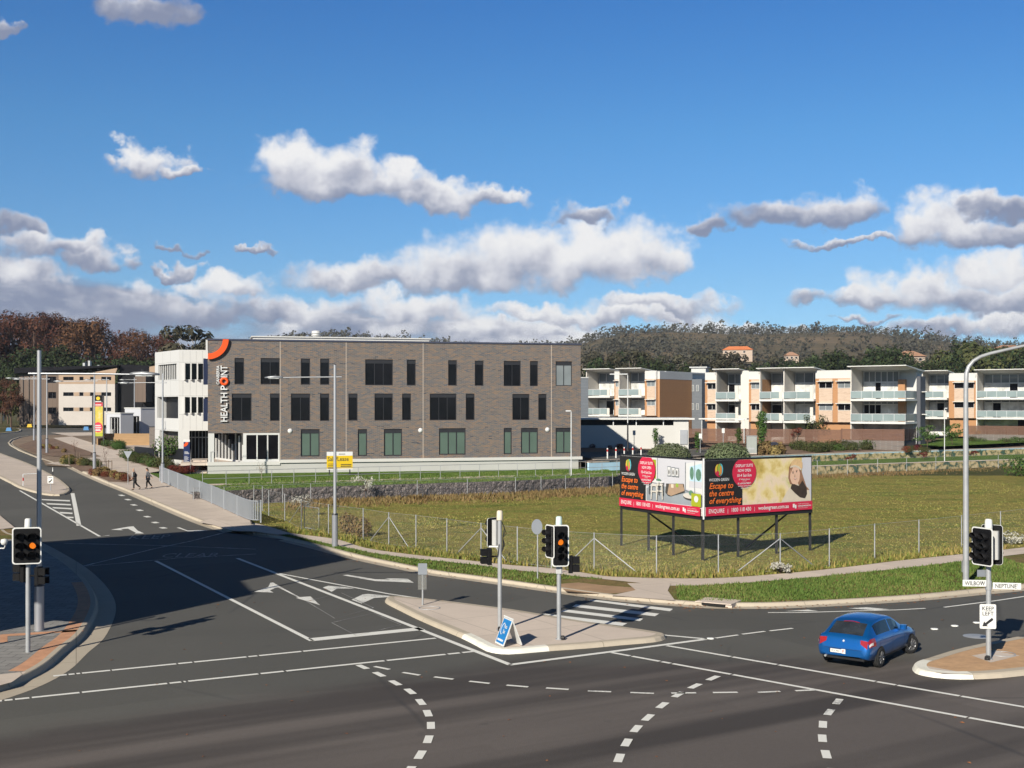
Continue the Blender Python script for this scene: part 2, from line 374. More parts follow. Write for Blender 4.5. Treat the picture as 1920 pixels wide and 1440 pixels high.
def grassmat(name, cols, sc1=.05, sc2=.5, stretch=3.0):
    m, t, b = principled(name)
    co = t.node('ShaderNodeTexCoord').outputs['Object']
    mp = t.node('ShaderNodeMapping'); t.put(mp.inputs[0], co); mp.inputs['Scale'].default_value = (1, stretch, 1); mp.inputs['Rotation'].default_value = (0, 0, R(-12))
    a = t.noise(mp.outputs[0], sc1, 6, .65); c_ = t.noise(co, sc2, 5, .7); d = t.noise(co, 7, 3, .7)
    f = t.m('ADD', t.m('MULTIPLY', a, .55), t.m('ADD', t.m('MULTIPLY', c_, .27), t.m('MULTIPLY', d, .18)))
    k = len(cols); col = t.ramp(f, [(.36+.28*i/(k-1), c) for i, c in enumerate(cols)])
    kk = t.m('MULTIPLY_ADD', t.noise(co, 2.6, 4, .75), 1.0, .5)
    t.l.new(t.mix(1.0, col, t.vec(kk, kk, kk), blend='MULTIPLY'), b.inputs['Base Color'])
    b.inputs['Roughness'].default_value = .95; b.inputs['Specular IOR Level'].default_value = .1
    bp = t.node('ShaderNodeBump'); bp.inputs['Strength'].default_value = .9; bp.inputs['Distance'].default_value = .12
    t.l.new(t.m('ADD', t.noise(co, 3.5, 5, .7), d), bp.inputs['Height']); t.l.new(bp.outputs[0], b.inputs['Normal'])
grassmat('lot_grass', [(.075, .115, .022), (.17, .18, .040), (.27, .215, .065), (.145, .175, .036), (.29, .205, .08)])
grassmat('verge_grass', [(.07, .105, .022), (.14, .14, .042), (.22, .155, .07), (.27, .18, .09)], .22, 1.2, 1)
grassmat('lawn', [(.075, .13, .022), (.10, .17, .03), (.14, .19, .04)], .2, 1.5, 1)
grassmat('far_ground', [(.06, .07, .025), (.10, .09, .04), (.14, .11, .055)], .03, .2, 1)

def sheet(name, pts, zoff, m, slope=False, kind='structure', z0=0.0, label=None):
    """a ground sheet from an outline in x,y; on the climbing street it follows the slope"""
    from mathutils.geometry import delaunay_2d_cdt
    P2 = []
    for p in pts:
        q = Vector((p[0], p[1]))
        if not P2 or (q-P2[-1]).length > 1e-3: P2.append(q)
    co, _, fcs, *_ = delaunay_2d_cdt(P2, [], [list(range(len(P2)))], 1, 1e-4)
    bm = bmesh.new(); vs = [bm.verts.new((p.x, p.y, 0)) for p in co]
    for f in fcs: bm.faces.new([vs[i] for i in f])
    if slope:
        for yk in (67, 200):
            bmesh.ops.bisect_plane(bm, geom=bm.verts[:]+bm.edges[:]+bm.faces[:], plane_co=(0, yk, 0), plane_no=(0, 1, 0), dist=1e-5)
    for v in bm.verts: v.co.z = (S(v.co.y) if slope else z0)+zoff
    bm.normal_update()
    for f in bm.faces:
        f.normal_update()
        if f.normal.z < 0: f.normal_flip()
    me = bpy.data.meshes.new(name); bm.to_mesh(me); bm.free(); me.materials.append(M[m])
    o = bpy.data.objects.new(name, me); COL.objects.link(o)
    return tag(o, label, None, None, kind)
def offs(path, d):
    out = []
    for i, p in enumerate(path):
        a = path[max(i-1, 0)]; b = path[min(i+1, len(path)-1)]
        t = Vector((b[0]-a[0], b[1]-a[1])); t.normalize(); n = Vector((-t.y, t.x))
        out.append(Vector((p[0]+n.x*d, p[1]+n.y*d, 0)))
    return out
def kerb(name, path, side, slope=False, gutter=.45, h=.14, m='kerb_concrete', zs=None, top=.16, z0=0.0):
    """gutter, kerb face and kerb top swept along the road edge; side +1 = kerb lies to the left of the path"""
    prof = [(0, .006), (gutter-.04, .014), (gutter, .035), (gutter+.05, h-.02), (gutter+.08, h), (gutter+.08+top, h), (gutter+.10+top, h-.10)]
    if gutter == 0: prof = [(0, .0), (.05, h-.02), (.09, h), (.09+top, h), (.11+top, h-.1)]
    mb = MB(); rows = []
    # expansion joints keep it from being one clean ribbon
    for d, z in prof:
        rows.append([(q.x, q.y, (S(q.y) if slope else z0)+z) for q in offs(path, d*side)])
    n = len(path); vs = [p for r in rows for p in r]; fs = []
    for i in range(len(rows)-1):
        for k in range(n-1):
            q = (i*n+k, i*n+k+1, (i+1)*n+k+1, (i+1)*n+k); fs.append(q if side > 0 else q[::-1])
    mb.add(vs, fs, 0, False)
    return tag(mb.build(name, m), None, None, None, 'structure')
def V2(pts, slope=False): return [GS(*p) if slope else G(*p) for p in pts]

# base earth reaching the horizon
mb = MB(); xs = [-6000, -2500, -900, -400, -220, -140, -90, -50, 0, 60, 120, 200, 400, 900, 2500, 6000]; ys = [-400, -60, 0, 60, 115, 200, 260, 400, 700, 1500, 3500, 9000]
def base_z(y): return -.06 if y < 115 else min(2.0, -.06+(y-115)*.0142)
vs = [(x, y, base_z(y)) for y in ys for x in xs]; nx = len(xs)
mb.add(vs, [(j*nx+i, j*nx+i+1, (j+1)*nx+i+1, (j+1)*nx+i) for j in range(len(ys)-1) for i in range(nx-1)])
tag(mb.build('ground', 'far_ground'), None, None, None, 'structure')

# --- kerb lines (photo pixels -> ground)
K_right = smooth(V2([(420,997),(480,1005),(560,1023),(652,1047),(720,1062),(800,1078),(880,1089),(1005,1107),(1142,1126),(1265,1137),(1330,1141),(1420,1142),(1500,1140),(1600,1135),(1680,1130),(1760,1124),(1850,1115),(1920,1108),(2050,1092),(2300,1062)]), 4)
K_up = smooth(V2([(110,869),(150,889),(190,907),(225,921),(275,943),(330,967),(375,985),(420,999)], True), 4)
K_left = smooth(V2([(-60,945),(0,966),(33,999),(50,1007),(84,1020),(118,1038),(155,1060),(185,1084),(207,1110),(217,1134),(214,1160),(195,1197),(165,1224),(130,1257),(75,1287),(0,1314),(-120,1350),(-300,1400)]), 4)
Kp_nose = V2([(110,869),(76,858),(45,846),(27,836),(23,831),(28,826),(42,821),(60,818)], True)
xr = K_right[-1].x

# --- asphalt sheets
sheet('road', [(-95, 8), (150, 8), (150, 66.98), (-95, 66.98)], 0.0, 'asphalt_main')
left_edge = [(-95, 67), (-95, 150), (-120, 230), (-120, 275)]
sheet('side_street', [(-95, 66.98), (-12, 66.98)]+[(p.x+.3, p.y) for p in reversed(K_up) if p.y > 68]+[(-60, 160), (-47, 176), (-58, 205), (-45, 212), (-40, 220), (-120, 220), (-120, 100)], 0.0, 'asphalt_side', True)
# --- kerbs and footpaths on the lot side
kerb('kerb', K_right, 1); kerb('kerb', K_up, 1, True)
inner = offs(K_right, .68)
FP_up = V2([(380,972),(420,983),(480,985),(542,1003),(630,1015),(685,1032),(775,1045),(880,1056),(960,1065),(1040,1071),(1130,1085),(1180,1088),(1255,1090),(1360,1089),(1500,1078),(1600,1067),(1680,1057),(1802,1044),(1920,1031),(2100,1010),(2350,980)])
FP_lo = V2([(380,990),(432,994),(470,997),(522,1004),(610,1024),(705,1043),(792,1054),(880,1063),(955,1073),(1045,1082),(1175,1096),(1260,1104),(1360,1101),(1500,1090),(1600,1080),(1680,1072),(1806,1057),(1920,1043),(2100,1022),(2350,992)])
FP_up = smooth(FP_up, 3); FP_lo = smooth(FP_lo, 3)
GAB = [Vector((-23.6, 88.5, 0)), Vector((-15.9, 93.7, 0)), Vector((0.0, 101.5, 0)), Vector((8.7, 108.0, 0)), Vector((10.2, 111.0, 0))]   # gabion face
MUR = [Vector((9.6, 112.0, 0)), Vector((20, 119.5, 0)), Vector((32, 127.5, 0)), Vector((46, 135.6, 0)), Vector((62, 144, 0)), Vector((110, 166, 0))]        # lower mural wall face
MUR2 = [Vector((7.6, 118.2, 0)), Vector((20, 127.5, 0)), Vector((35, 139, 0)), Vector((52, 150, 0)), Vector((68, 159.5, 0)), Vector((118, 184, 0))]
LB = [Vector((-15.2, 70.5, 0)), Vector((-16.6, 76, 0)), Vector((-19.4, 83, 0)), Vector((-23.0, 90, 0)), Vector((-29.0, 101.5, 0)), Vector((-34, 112.3, 0))]   # grey balustrade
sheet('vacant_lot', [(p.x, p.y) for p in FP_lo[6:]]+[(xr+40, FP_lo[-1].y), (150, 200)]+[(p.x, p.y+.3) for p in reversed(MUR)]+[(p.x-.1, p.y+.3) for p in reversed(GAB)]+[(p.x, p.y) for p in LB[2::-1]], 0.118, 'lot_grass')
vi = [p for p in inner if p.x > -17]
sheet('verge', [(p.x, p.y) for p in vi]+[(p.x, p.y+.2) for p in reversed(FP_up) if p.x > -15.2], 0.122, 'verge_grass')
sheet('footpath', [(p.x, p.y) for p in FP_lo]+[(p.x, p.y) for p in reversed(FP_up)], 0.132, 'concrete')
sheet('footpath', [tuple(G(*q, .13)[:2]) for q in [(1176,1094),(1258,1094),(1252,1108),(1266,1127),(1146,1117),(1192,1107)]], 0.146, 'concrete')
sheet('bare_patch', [tuple(G(*q, .13)[:2]) for q in [(1045,1095),(1085,1092),(1140,1098),(1185,1101),(1196,1106),(1160,1112),(1120,1113),(1060,1108)]], 0.128, 'bare_earth')
sheet('footpath', [tuple(GS(*q)[:2]) for q in [(372,983),(398,988),(424,996),(440,1000),(478,1001),(520,1007),(548,1006),(500,990),(440,985),(400,976)]], .143, 'concrete', True)
# --- street side paving, planters
kin = offs(K_up, .68)
pav = [(p.x, p.y) for p in kin]+[(-13.6, 71.5)]+[(p.x-.05, p.y) for p in LB]+[(-36, 118), (-44, 126), (-60, 168)]
sheet('street_earth', [(-47.5, 122.0)]+[(p.x, p.y) for p in Kp_nose[1:]]+[(-72, 185), (-60, 186), (-47, 215), (-44, 222), (-12, 222), (-12, 118), (-40, 118)], .10, 'dirt', True)
sheet('pavement', [(-48.5, 124.5)]+[(p.x, p.y) for p in kin if p.y < 122]+[(-12.5, 71.0)]+[(p.x-.05, p.y) for p in LB]+[(-33, 118), (-38, 140), (-46, 160), (-51.2, 158), (-46, 137)], .132, 'street_paving', True)
kerb('kerb', Kp_nose, 1, True, gutter=.3)
# far footpaths and roundabout apron
sheet('footpath', [tuple(GS(*q)[:2]) for q in [(100,823),(135,820),(215,846),(250,852),(240,860),(200,862)]], .14, 'concrete', True)
sheet('footpath', [tuple(GS(*q)[:2]) for q in [(95,813),(190,812),(188,818),(130,819)]], .14, 'concrete', True)
# --- terraces
sheet('terrace_lawn', [(p.x, p.y+.25) for p in GAB]+[(9.0, 117.5), (8.5, 119.0), (7.8, 123.5), (-34, 114)]+[(p.x+.1, p.y) for p in reversed(LB[3:5])], 1.13, 'lawn')
sheet('terrace_path', [(-25.5, 96.0), (-14, 101.5), (3, 109.8), (8.6, 113.6), (8.3, 115.2), (2, 111.6), (-14.6, 103.2), (-26, 98)], 1.137, 'concrete')
sheet('grass_bank', [(p.x, p.y+.2) for p in MUR]+[(p.x, p.y+.2) for p in reversed(MUR2)], 1.08, 'lawn')
def up_z(x, y): return 1.85
UP = [(p.x, p.y+.25) for p in MUR2]
bmz = MB()
n = len(UP)
rows = [[(x, y, 1.86) for x, y in UP], [(x-3, y+14, 2.05) for x, y in UP], [(x-6, y+45, 2.6) for x, y in UP], [(x-10, y+110, 3.2) for x, y in UP]]
vs = [p for r in rows for p in r]
bmz.add(vs, [(j*n+i, j*n+i+1, (j+1)*n+i+1, (j+1)*n+i) for j in range(3) for i in range(n-1)])
tag(bmz.build('upper_terrace', 'mulch'), None, None, None, 'structure')
def UZ(x, y):                                    # height of the upper terrace
    # distance behind the upper mural wall along y
    for a, b in zip(MUR2, MUR2[1:]):
        if a.x <= x <= b.x or (b is MUR2[-1]) or (a is MUR2[0] and x < a.x):
            yw = a.y+(b.y-a.y)*(x-a.x)/(b.x-a.x); break
    d = y-yw
    return 1.86+.19*min(1, max(0, d/17)) + (.55*min(1, (d-17)/35) if d > 17 else 0) + (.6*min(1, (d-52)/70) if d > 52 else 0)
def GU(px, py, dz=0.0):
    z = 2.0
    for _ in range(40):
        D = (CH-z)*F/(py-HY); z = .5*z+.5*(UZ(XX(px, D), D)+dz)
    return Vector((XX(px, D), D, z))
# driveway asphalt between the brick building and the carport
sheet('driveway', [(7.9, 124.5), (9.5, 119.9), (13.5, 123.2), (20, 129.0), (26, 137), (30, 150), (7, 147), (7.2, 130)], 2.13, 'asphalt_side')
sheet('footpath', [(8.1, 119.2), (9.6, 119.4), (13.7, 122.6), (20.3, 128.4), (20, 129.2), (13.3, 123.5), (9.3, 120.3), (8, 121)], 2.17, 'concrete')
sheet('lawn', [tuple(GU(*q)[:2]) for q in [(1722,842),(1780,818),(1830,820),(1880,822),(1925,826),(1925,836),(1830,842),(1760,846)]], 2.45, 'lawn')
sheet('lawn', [tuple(GU(*q)[:2]) for q in [(1480,832),(1530,830),(1520,838),(1480,842)]], 2.40, 'lawn')

# --- near left corner: gutter, kerb, brick band and pavers
kerb('kerb', K_left, -1, gutter=.66, top=.17, h=.20)
kl = offs(K_left, -.91); kl2 = offs(K_left, -1.36)
sheet('pavement', [(p.x, p.y) for p in kl]+[(-60, 20), (-60, 50)], .194, 'pavers')
ib = [i for i, p in enumerate(K_left) if 33 < p.y < 51]
sheet('brick_band', [tuple(kl[i][:2]) for i in ib]+[tuple(kl2[i][:2]) for i in reversed(ib)], .199, 'brick_band')
sheet('brick_band', [tuple(G(*q, .13)[:2]) for q in [(8,1193),(60,1190),(152,1184),(157,1187),(60,1194),(14,1197),(14,1207),(0,1209),(0,1194)]], .199, 'brick_band')
sheet('concrete_apron', [tuple(G(*q, .13)[:2]) for q in [(-60,1272),(2,1269),(50,1264),(22,1284),(-60,1306)]], .203, 'concrete')
sheet('verge', [tuple(G(*q, .13)[:2]) for q in [(-40,996),(0,994),(28,993),(40,1004),(36,1012),(-40,1016)]], .199, 'verge_grass')

# --- islands
def island(name, outline, h, m_top, slope=False, sm=3, kerbmat='kerb_concrete', infill=.35, nose=None):
    P = smooth(V2(outline, slope), sm, True); n = len(P)
    area = sum(P[i].x*P[(i+1) % n].y-P[(i+1) % n].x*P[i].y for i in range(n))
    side = 1 if area > 0 else -1
    L = P+[P[0], P[1]]
    def ring(d): return offs([P[-1]]+P+[P[0]], d*side)[1:-1]
    prof = [(0, -.01), (.06, h-.03), (.12, h), (infill, h)]
    rows = [[(q.x, q.y, (S(q.y) if slope else 0)+z) for q in ring(d)] for d, z in prof]
    mb = MB(); fs = []
    for i in range(len(rows)-1):
        for k in range(n):
            q = (i*n+k, i*n+(k+1) % n, (i+1)*n+(k+1) % n, (i+1)*n+k); fs.append(q if side > 0 else q[::-1])
    mis = [0]*len(fs)
    mb.add([p for r in rows for p in r], fs)
    if nose:
        for i, f in enumerate(mb.f):
            c = sum((Vector(mb.v[k]) for k in f), Vector())/4
            if nose(c): mb.mi[i] = 1
    tag(mb.build(name+'_kerb', [kerbmat, 'kerb_white']), None, None, None, 'structure')
    sheet(name, [tuple(q[:2]) for q in ring(infill-.02)], h-.006, m_top, slope)
island('traffic_island', [(722,1130),(732,1123),(780,1126),(827,1131),(900,1140),(960,1148),(1027,1159),(1097,1171),(1160,1180),(1227,1190),(1250,1196),(1230,1204),(1165,1210),(1100,1216),(1030,1221),(955,1227),(918,1223),(900,1215),(865,1197),(792,1166),(745,1143)], .14, 'concrete', False, 3, nose=lambda c: (c-G(918,1222)).length < 2.0)
island('traffic_island', [(1710,1255),(1716,1247),(1735,1241),(1802,1221),(1920,1197),(2060,1172),(2200,1180),(2100,1240),(1920,1267),(1826,1274),(1765,1272),(1722,1265)], .14, 'gravel', False, 3, infill=.40, nose=lambda c: c.x < G(1822,1272).x and c.y < 34.5 or c.x < G(1735,1243).x)
sheet('concrete_pad', [tuple(G(*q, .14)[:2]) for q in [(1822,1229),(1870,1221),(1912,1229),(1858,1242)]], .139, 'concrete')
sheet('concrete_pad', [tuple(G(*q, .14)[:2]) for q in [(1726,1246),(1745,1250),(1825,1264),(1770,1263),(1735,1257)]], .139, 'concrete')
island('traffic_island', [(133,919),(126,911),(112,900),(85,885),(55,871),(20,858),(-30,842),(-60,850),(-30,880),(0,897),(20,907),(37,916),(80,928),(112,930),(128,926)], .14, 'street_paving', True, 2)
# left-hand footpath beyond the outgoing lanes
kl3 = smooth(V2([(-200,905),(-100,932),(-60,945)], True), 3)
sheet('pavement', [tuple(GS(*q)[:2]) for q in [(-300,940),(-60,947),(-2,968),(28,993),(-40,1000),(-300,1000)]], .12, 'street_paving', True)
# roundabout island far up the street
island('roundabout', [(40,809),(20,812),(-20,814),(-20,804),(10,804),(36,805)], .15, 'far_ground', True, 2)
# gully pit
mb = MB(); a = G(1300,1137,.0); b_ = G(1368,1143,.0); d = (b_-a); d.z = 0; L = d.length; rz = math.atan2(d.y, d.x)
mb.box(0, .25, .02, L, 1.35, .17); mb.box(.25, .2, .03, L-.25, .26, .13, 1); mb.box(0, .18, .145, L, .3, .175)
mat('dark_hole', (.01, .01, .01), .9)
o = mb.build('drain_pit', ['concrete', 'dark_hole'], None, a, rz); tag(o, 'concrete stormwater gully pit with dark slot set into the kerb', 'drain')

# ------------------------------------------------------------------ MARKINGS
ZM = .010
def line_mesh(mb, pts, w, slope=False, z=ZM):
    P = [GS(*p) if slope else G(*p) for p in pts]
    # refine at the kink
    A = offs(P, w/2); B = offs(P, -w/2)
    for i in range(len(P)-1):
        a, b, c, d = A[i], A[i+1], B[i+1], B[i]
        k = 12 if slope else 1
        for q in range(k):
            l = lambda u, v, s_: Vector((u.x+(v.x-u.x)*s_, u.y+(v.y-u.y)*s_, 0))
            qa, qb, qc, qd = l(a, b, q/k), l(a, b, (q+1)/k), l(d, c, (q+1)/k), l(d, c, q/k)
            for v in (qa, qb, qc, qd): v.z = (S(v.y) if slope else 0)+z
            mb.quad(qd, qc, qb, qa)
def marking(name, m='line_paint'):
    def fin(mb): return tag(mb.build(name, m), None, None, None, 'structure')
    return fin
def poly_mark(name, polys, m='line_paint', slope=False):
    mb = MB()
    for p in polys:
        P = [GS(*q) if slope else G(*q) for q in p]
        ar = sum(P[i].x*P[(i+1) % len(P)].y-P[(i+1) % len(P)].x*P[i].y for i in range(len(P)))
        if ar < 0: P = P[::-1]
        mb.add([(q.x, q.y, (S(q.y) if slope else 0)+ZM) for q in P], [tuple(range(len(P)))])
    return marking(name, m)(mb)
def solid(name, pts, w, m='line_paint', slope=False):
    mb = MB(); line_mesh(mb, pts, w, slope); return marking(name, m)(mb)
def cracked(name, p0, p1, w, cuts):
    mb = MB()
    e = [0]+sorted(cuts)+[1]
    for a, b in zip(e, e[1:]):
        q = lambda s_: (p0[0]+(p1[0]-p0[0])*s_, p0[1]+(p1[1]-p0[1])*s_)
        line_mesh(mb, [q(a+.0025 if a else 0), q(b-.0025 if b < 1 else 1)], w)
    return marking(name)(mb)
cr = lambda n: [random.random() for _ in range(n)]
cracked('crosswalk_line', (100,1268), (817,1197), .16, cr(9)); cracked('crosswalk_line', (-60,1321), (887,1222), .16, cr(12))
cracked('crosswalk_line', (1147,1224), (1925,1366), .15, cr(5)); cracked('crosswalk_line', (1250,1211), (1925,1327), .15, cr(5))
solid('lane_line', [(292,1052),(585,1202)], .17); solid('stop_line', [(582,1200),(792,1179)], .50)
solid('lane_line', [(445,1047),(700,1146),(893,1222),(957,1247)], .19)
solid('lane_line', [(520,1075),(600,1090),(730,1114),(827,1128),(960,1145),(1100,1168)], .14)
solid('stop_line', [(955,1247),(1180,1218),(1331,1198)], .20); solid('lane_line', [(1242,1191),(1331,1199)], .16)
mb = MB()
for p in [((640,1251),(680+12,1247)),]: pass
def dashes(name, pts, L, w, m='line_paint', dirs=None):
    mb = MB(); P = [G(*p) for p in pts]
    for i, p in enumerate(P):
        a = P[max(i-1, 0)]; b = P[min(i+1, len(P)-1)]; t = (b-a).normalized(); n = Vector((-t.y, t.x, 0))
        q = [p-t*L/2-n*w/2, p+t*L/2-n*w/2, p+t*L/2+n*w/2, p-t*L/2+n*w/2]
        mb.add([(v.x, v.y, ZM+.002) for v in q], [(0, 1, 2, 3)])
    return marking(name, m)(mb)
dashes('dashed_line', [(680,1251),(711,1265),(741,1281),(769,1297),(789,1317),(802,1338),(808,1361),(803,1387),(788,1416),(767,1446)], .62, .19)
dashes('dashed_line', [(716,1253),(771,1264),(832,1272),(899,1280),(970,1287),(1045,1292)], .62, .13)
dashes('dashed_line', [(1124,1297),(1204,1300)], .62, .13, 'worn_paint')
dashes('dashed_line', [(1282,1300),(1360,1299)], .66, .13); dashes('dashed_line', [(1442,1298),(1512,1295)], .62, .13, 'worn_paint')
dashes('dashed_line', [(1337,1272),(1303,1287),(1272,1303),(1242,1323),(1215,1346),(1193,1367),(1175,1393),(1161,1422),(1150,1456)], .62, .19)
dashes('dashed_line', [(1571,1316),(1555,1336)], .6, .19, 'worn_paint'); dashes('dashed_line', [(1543,1359),(1542,1385),(1549,1415),(1562,1450)], .62, .19)
dashes('dashed_line', [(1363,1194),(1413,1187),(1465,1181)], 1.0, .13)
solid('edge_line', [(1440,1149),(1500,1149),(1600,1146),(1681,1144),(1735,1141)], .12); solid('edge_line', [(1770,1139),(1865,1127),(1925,1118)], .12)
poly_mark('chevron', [[(1590,1141),(1625,1139),(1668,1143),(1640,1144.5)], [(1470,1146.5),(1515,1143.5),(1535,1146.5)]], 'worn_paint')
poly_mark('zebra_crossing', [[(1104,1127),(1110,1124.5),(1262,1142),(1256,1146.5)], [(1073,1138),(1080,1133.5),(1236,1151),(1228,1156)], [(1051,1147),(1060,1143),(1206,1160.5),(1200,1165)], [(1007,1155),(1022,1151),(1176,1169),(1167,1174)]])
poly_mark('chevron', [[(605,1102),(616,1098.5),(645,1101),(665,1104),(632,1104),(622,1110)], [(659,1125),(680,1115),(690,1114),(745,1119),(702,1121.5),(678,1132)]], 'worn_paint')
# lane arrows
poly_mark('lane_arrow', [[(476,1110),(503,1101),(507,1093),(512,1092.5),(524,1099.5),(562,1120),(582,1118.5),(600,1135),(555,1121.5),(559,1120.5),(522,1102),(517,1102.5),(506,1107.5),(513,1111.5)]], 'worn_paint')
poly_mark('lane_arrow', [[(642,1078.8),(652,1078),(704,1086.5),(733,1087),(722,1084.8),(764,1085.3),(776,1093),(741,1091.2),(704,1090)]], 'worn_paint')
poly_mark('lane_arrow', [[(208,993.5),(240,988),(250,987),(258,995),(270,1000.5),(252,1000.5),(255,999.3),(240,991.5),(226,992.3),(231,994.5)]], 'line_paint', True)
poly_mark('lane_arrow', [[(331,989.5),(337,989.3),(352,995),(372,994.6),(368,994),(392,995.3),(372,996.6),(352,996.5)]], 'line_paint', True)
solid('edge_line', [(37,920),(110,962),(187,1006),(205,1004)], .15, 'line_paint', True); solid('edge_line', [(136,925),(141,950),(148,986)], .28, 'line_paint', True)
poly_mark('chevron', [[(75,936),(131,938),(131,940.5),(80,938)], [(86,943.5),(133,945.5),(133,948),(90,946)], [(97,951),(135,953),(135,955.5),(101,953.5)], [(111,960),(136,961.5),(136,964),(115,963)], [(124,968.7),(138,969.5),(138,972),(128,971.5)]], 'line_paint', True)
mb = MB()
for (x, y) in [(228,929),(240,937),(251,947),(262,957),(276,969),(291,980),(306,990)]:
    a = GS(x-3.5, y-1.1); b = GS(x+3.5, y+1.1); t = (b-a).normalized(); n = Vector((-t.y, t.x, 0))*.17
    mb.add([(v.x, v.y, S(v.y)+ZM) for v in (a-n, b-n, b+n, a+n)], [(0, 1, 2, 3)])
marking('dashed_line')(mb)
solid('cross_line', [(155,1062),(290,1029),(420,999)], .12, 'faded_paint', True); solid('cross_line', [(160,1062),(330,1047),(480,1039)], .12, 'faded_paint', True)
solid('cross_line', [(0,1052),(84,1051),(122,1054)], .12, 'faded_paint', True); solid('cross_line', [(120,1019),(300,1023),(480,1030)], .12, 'faded_paint', True)
mb = MB()
for s_, p, wd in (('KEEP', (238,1012), 78), ('CLEAR', (298,1046), 110)):
    a = G(*p); b = G(p[0]+wd, p[1]-1.5); e = (b-a); rz = math.atan2(e.y, e.x)
    tmp = MB(); text_into(tmp, s_, 1.0, Matrix(), sx=1.0)
    xs_ = [v[0] for v in tmp.v]; w0 = max(xs_)
    for f in tmp.f: pass
    mb.add([tuple(a+RZ(rz).to_3x3() @ Vector((v[0]/w0*e.length, v[2]*2.4, ZM))) for v in tmp.v], tmp.f)
for i, v in enumerate(mb.v): mb.v[i] = (v[0], v[1], ZM+S(v[1])+.004)
marking('road_lettering', 'very_faded_paint')(mb)
# raised pavement markers
mat('marker_white', (.85, .85, .82), .4, 0)
mk = MB(); mk.bbox(-.07, -.06, 0, .07, .06, .025, .03); mk0 = mk.build('pavement_marker', 'marker_white')
for i, p in enumerate([(1752,1180),(1790,1174),(1831,1168),(1332,1198),(926,1168)]):
    o = mk0 if i == 0 else mk0.copy()
    if i: COL.objects.link(o)
    o.location = G(*p)+Vector((0, 0, .004)); o.scale = (1.6, 1.6, 1)
    tag(o, 'small white raised reflective marker stuck on the asphalt', 'road marker', 'raised pavement markers')

# induction loop cuts sealed into the turning lane
for P_ in ([(575,1128),(640,1112),(700,1140),(628,1160),(575,1128)], [(622,1168),(700,1150),(752,1172),(668,1192),(622,1168)]): solid('loop_cut', P_, .045, 'very_faded_paint')
# ================================================================== BRICK MEDICAL BUILDING
class Face:
    """a vertical plane through A turned by rz; converts photo pixels to distance along it and height"""
    def __init__(s, A, rz): s.A = Vector(A); s.rz = rz; s.d = Vector((math.cos(rz), math.sin(rz), 0))
    def s_(s, px):
        k = (px-CX)/F; return (k*s.A.y-s.A.x)/(s.d.x-k*s.d.y)
    def D(s, px): return s.A.y+s.s_(px)*s.d.y
    def z(s, px, py): return HZ(py, s.D(px))-s.A.z
    def rect(s, r): m = (r[0]+r[2])/2; return (s.s_(r[0]), s.z(m, r[3]), s.s_(r[2]), s.z(m, r[1]))
def wall_grid(mb, x0, z0, x1, z1, holes, y=0.0, depth=.16, mi=0, mr=None, M4=None):
    """a wall face with real openings and their reveals"""
    xs = sorted({x0, x1, *[h[0] for h in holes], *[h[2] for h in holes]}); zs = sorted({z0, z1, *[h[1] for h in holes], *[h[3] for h in holes]})
    xs = [v for v in xs if x0 <= v <= x1]; zs = [v for v in zs if z0 <= v <= z1]
    for i in range(len(xs)-1):
        for j in range(len(zs)-1):
            cx, cz = (xs[i]+xs[i+1])/2, (zs[j]+zs[j+1])/2
            if any(h[0] < cx < h[2] and h[1] < cz < h[3] for h in holes): continue
            mb.add([(xs[i], y, zs[j]), (xs[i+1], y, zs[j]), (xs[i+1], y, zs[j+1]), (xs[i], y, zs[j+1])], [(0, 1, 2, 3)], mi, False, M4)
    for (a, b, c, d) in holes:
        e = mi if mr is None else mr
        for q in ([(a,y,b),(a,y,d),(a,y+depth,d),(a,y+depth,b)], [(c,y,d),(c,y,b),(c,y+depth,b),(c,y+depth,d)], [(a,y,d),(c,y,d),(c,y+depth,d),(a,y+depth,d)], [(c,y,b),(a,y,b),(a,y+depth,b),(c,y+depth,b)]):
            mb.add(q, [(0, 1, 2, 3)], e, False, M4)
def window(parent, r, n=1, y=.10, fr=.07, m_frame='dark_frame', m_glass='dark_glass', head=0.0, transom=None, M4=None, pane_parts=True):
    """frame with its mullions, and each pane as a sub-part"""
    a, b, c, d = r; mb = MB(); I = M4 or Matrix()
    mb.box(a, y, b, a+fr, y+.08, d, 0, I); mb.box(c-fr, y, b, c, y+.08, d, 0, I)
    mb.box(a+fr, y, b, c-fr, y+.08, b+fr, 0, I); mb.box(a+fr, y, d-fr-head, c-fr, y+.08, d, 0, I)
    w = (c-a-2*fr)/n
    for k in range(1, n): mb.box(a+fr+w*k-fr*.45, y+.003, b+fr, a+fr+w*k+fr*.45, y+.075, d-fr-head, 0, I)
    o = mb.build('window', m_frame, parent)
    gl = MB()
    for k in range(n):
        xa = a+fr+w*k+(fr*.45 if k else 0); xb = a+fr+w*(k+1)-(fr*.45 if k < n-1 else 0)
        ti = random.uniform(-.004, .004)
        q = [(xa, y+.045+ti, b+fr), (xb, y+.045-ti, b+fr), (xb, y+.045-ti, d-fr-head), (xa, y+.045+ti, d-fr-head)]
        if pane_parts:
            p = MB(); p.add(q, [(0, 1, 2, 3)], 0, False, I); p.build('pane', m_glass, o)
        else: gl.add(q, [(0, 1, 2, 3)], 0, False, I)
    if not pane_parts: gl.build('pane', m_glass, o)
    return o
